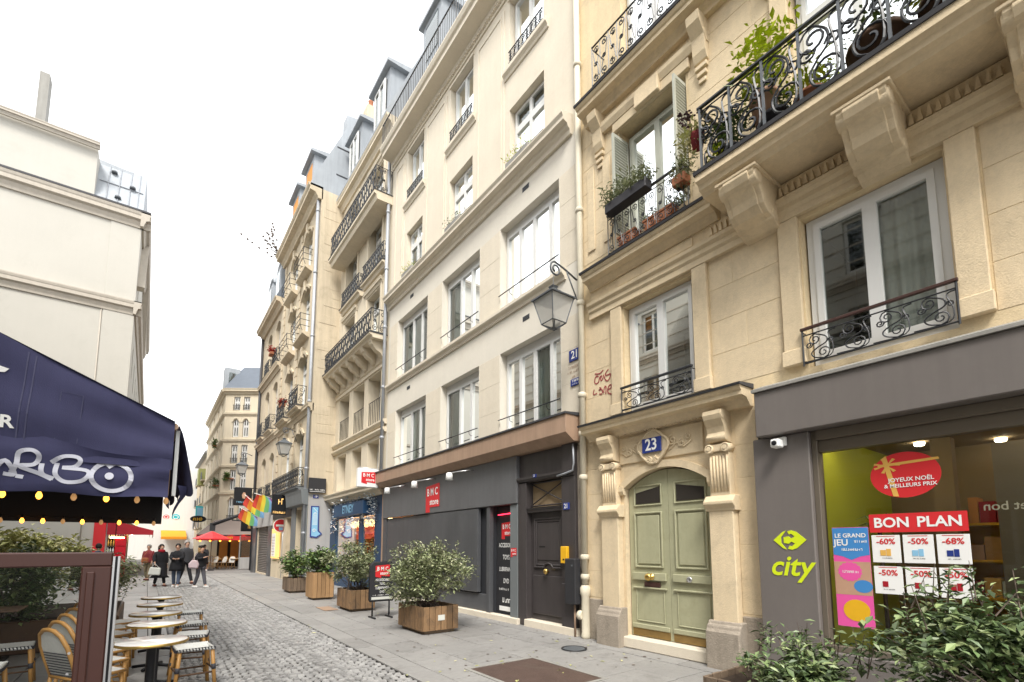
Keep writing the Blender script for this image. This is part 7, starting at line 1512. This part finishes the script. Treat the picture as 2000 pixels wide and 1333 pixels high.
    for (fx, fy), sg_ in zip(feet, (1, -1)):
        MB().prism([(fx*k-0.045*k, fy*k+0.07*k), (fx*k+0.045*k, fy*k+0.07*k), (fx*k+0.052*k, fy*k-0.10*k), (fx*k+0.03*k, fy*k-0.19*k), (fx*k-0.03*k, fy*k-0.19*k), (fx*k-0.052*k, fy*k-0.10*k)], 0.004, 0.085*k, 'c').build('shoe', shoe, t, world=False, bevel=0.02*k)
    hm = MB(); hc = (0, 0.012*k, 1.645*k)
    def cap(u, v):
        a = 2*math.pi*u; fr_ = max(0.0, -math.sin(a)); lo = 1.555+0.135*fr_**0.6; z = lo+(1.752-lo)*v
        q = max(0.0, 1-((z-1.635)/0.122)**2)**0.5; r_ = max(0.004, 0.099*q)
        return (r_*math.cos(a)*k, (0.014+r_*1.08*math.sin(a))*k, z*k)
    hm.sheet(cap, 18, 7)
    if longhair: hm.lathe([(0.07*k, 1.42*k), (0.098*k, 1.50*k), (0.104*k, 1.62*k), (0.085*k, 1.68*k)], (0, 0.075*k), 12)
    hm.build('hair', hair, t, world=False)
    if hat: MB().lathe([(0.105*k, 1.655*k), (0.125*k, 1.69*k), (0.11*k, 1.74*k), (0.02*k, 1.765*k)], (0, 0.02*k), 14).build('hat', hat, t, world=False)
    for sg_ in (1, -1): MB().lathe([(0.001, 1.618*k), (0.011*k, 1.625*k), (0.001, 1.632*k)], (sg_*0.034*k, -0.092*k), 8).build('eye', 'black', t, world=False); MB().lathe([(0.004, 1.585*k), (0.016*k, 1.61*k), (0.012*k, 1.635*k)], (sg_*0.092*k, 0.0), 8).build('ear', 'skin', t, world=False)
    MB().box(-0.025*k, 0.025*k, -0.098*k, -0.09*k, 1.564*k, 1.571*k).build('mouth', 'scarf', t, world=False)
    return t
fwd = [(0.20, -0.10, 1.16), (0.09, -0.27, 1.14)]; fwr = [(-0.20, -0.10, 1.16), (-0.07, -0.27, 1.14)]
person('person in a black jacket and blue jeans looking down at a phone', 1.02, 23.9, -0.25, 1.72, 'coat_black', 'jeans', 'shoe_white', 'hair_dark', step=0.14, arm_l=fwd, arm_r=fwr, coat=0.66)
t = thing('phone', 'small dark phone held by the person in blue jeans', 'phone', (0.95, 23.56, 1.14)); MB().box(0.91, 0.99, 23.55, 23.57, 1.10, 1.25).build('body', 'black', t, bevel=0.004)
p = person('woman in a long black coat and red scarf carrying a pale bag', 0.50, 24.9, 0.35, 1.70, 'coat_black', 'coat_black', 'shoe_brown', 'hair_dark', coat=0.36, longhair=True, step=0.2, arm_r=[(-0.25, -0.02, 1.18), (-0.27, -0.16, 0.98)])
MB().lathe([(0.10, 1.38), (0.13, 1.42), (0.125, 1.48), (0.09, 1.50)], (0, -0.01), 14).build('scarf', 'scarf', p, world=False)
t = thing('tote_bag', 'pale tote bag hanging from the arm of the woman in the long coat', 'bag', (0.30, 24.6, 0.6)); MB().prism([(0.10, 0.50), (0.50, 0.46), (0.52, 0.76), (0.16, 0.80)], 24.55, 24.66, 'b').build('body', 'bag_white', t, bevel=0.03); MB().tube([(0.20, 24.60, 0.79), (0.31, 24.60, 0.93), (0.46, 24.60, 0.76)], 0.012, 6).build('handle', 'bag_white', t)
person('man in a dark jacket walking behind the person with the phone', 1.42, 25.9, 0.45, 1.86, 'coat_grey', 'coat_black', 'shoe_brown', 'hair_grey', step=0.30)
person('woman in a short black jacket and grey trousers with fair hair under a dark beret', 1.78, 23.2, 0.55, 1.64, 'coat_black', 'trousers', 'shoe_white', 'hair_blond', longhair=True, step=0.2, arm_r=[(-0.20, -0.08, 1.18), (-0.05, -0.24, 1.25)], hat='hair_dark')
t = thing('shoulder_bag', 'pinkish shoulder bag on the woman with the beret', 'bag', (1.52, 23.0, 0.9)); MB().prism([(1.36, 0.78), (1.66, 0.76), (1.70, 0.92), (1.64, 1.08), (1.46, 1.10), (1.35, 0.95)], 22.93, 23.07, 'b').build('body', 'bag_pink', t, bevel=0.04); MB().tube([(1.44, 23.0, 1.05), (1.62, 23.08, 1.36), (1.64, 23.0, 1.04)], 0.012, 6).build('strap', 'bag_pink', t)
p = person('person in a burgundy jacket with a brown bag behind the long black coat', 0.10, 29.5, -0.5, 1.70, 'coat_burgundy', 'khaki', 'shoe_brown', 'hair_grey')
t = thing('shoulder_bag', 'brown bag on the person in the burgundy jacket', 'bag', (-0.05, 29.2, 0.9)); MB().prism([(-0.18, 0.85), (0.10, 0.85), (0.12, 1.08), (-0.16, 1.10)], 29.15, 29.25, 'b').build('body', 'bag_brown', t, bevel=0.04); MB().tube([(-0.14, 29.2, 1.08), (0.05, 29.24, 1.42)], 0.012, 6).build('strap', 'bag_brown', t)
person('person with grey hair in a dark coat by the red shopfront', -2.05, 24.5, 0.6, 1.68, 'coat_black', 'coat_black', 'shoe_brown', 'hair_grey')
person('person in a blue jacket seen from behind by the red shopfront', -1.45, 24.2, 3.0, 1.72, 'coat_blue', 'jeans', 'shoe_brown', 'hair_dark')
person('person in grey sitting area at the far terrace edge', 3.1, 38.5, 0.3, 1.70, 'coat_grey', 'trousers', 'shoe_white', 'hair_dark')
# far terrace chairs and tables
k0 = None
for i, (x, y) in enumerate(((3.3, 41.8), (3.9, 41.4), (4.4, 41.0), (4.9, 40.6), (3.7, 42.8), (4.6, 42.2))):
    dup(c0, (x, y, 0), random.uniform(2.6, 4.2), 'rattan chair on the far cafe terrace, number %d from its left end' % (i+1) if False else ['leftmost rattan chair on the far cafe terrace', 'second rattan chair from the left on the far cafe terrace', 'third rattan chair from the left on the far cafe terrace', 'rattan chair nearest the plastic windbreak on the far terrace', 'back left rattan chair on the far cafe terrace', 'back right rattan chair on the far cafe terrace'][i])
for i, (x, y) in enumerate(((4.15, 41.8), (5.2, 40.9))): dup(t0, (x, y, 0), 0, ['round table on the left of the far cafe terrace', 'round table beside the plastic windbreak on the far terrace'][i])
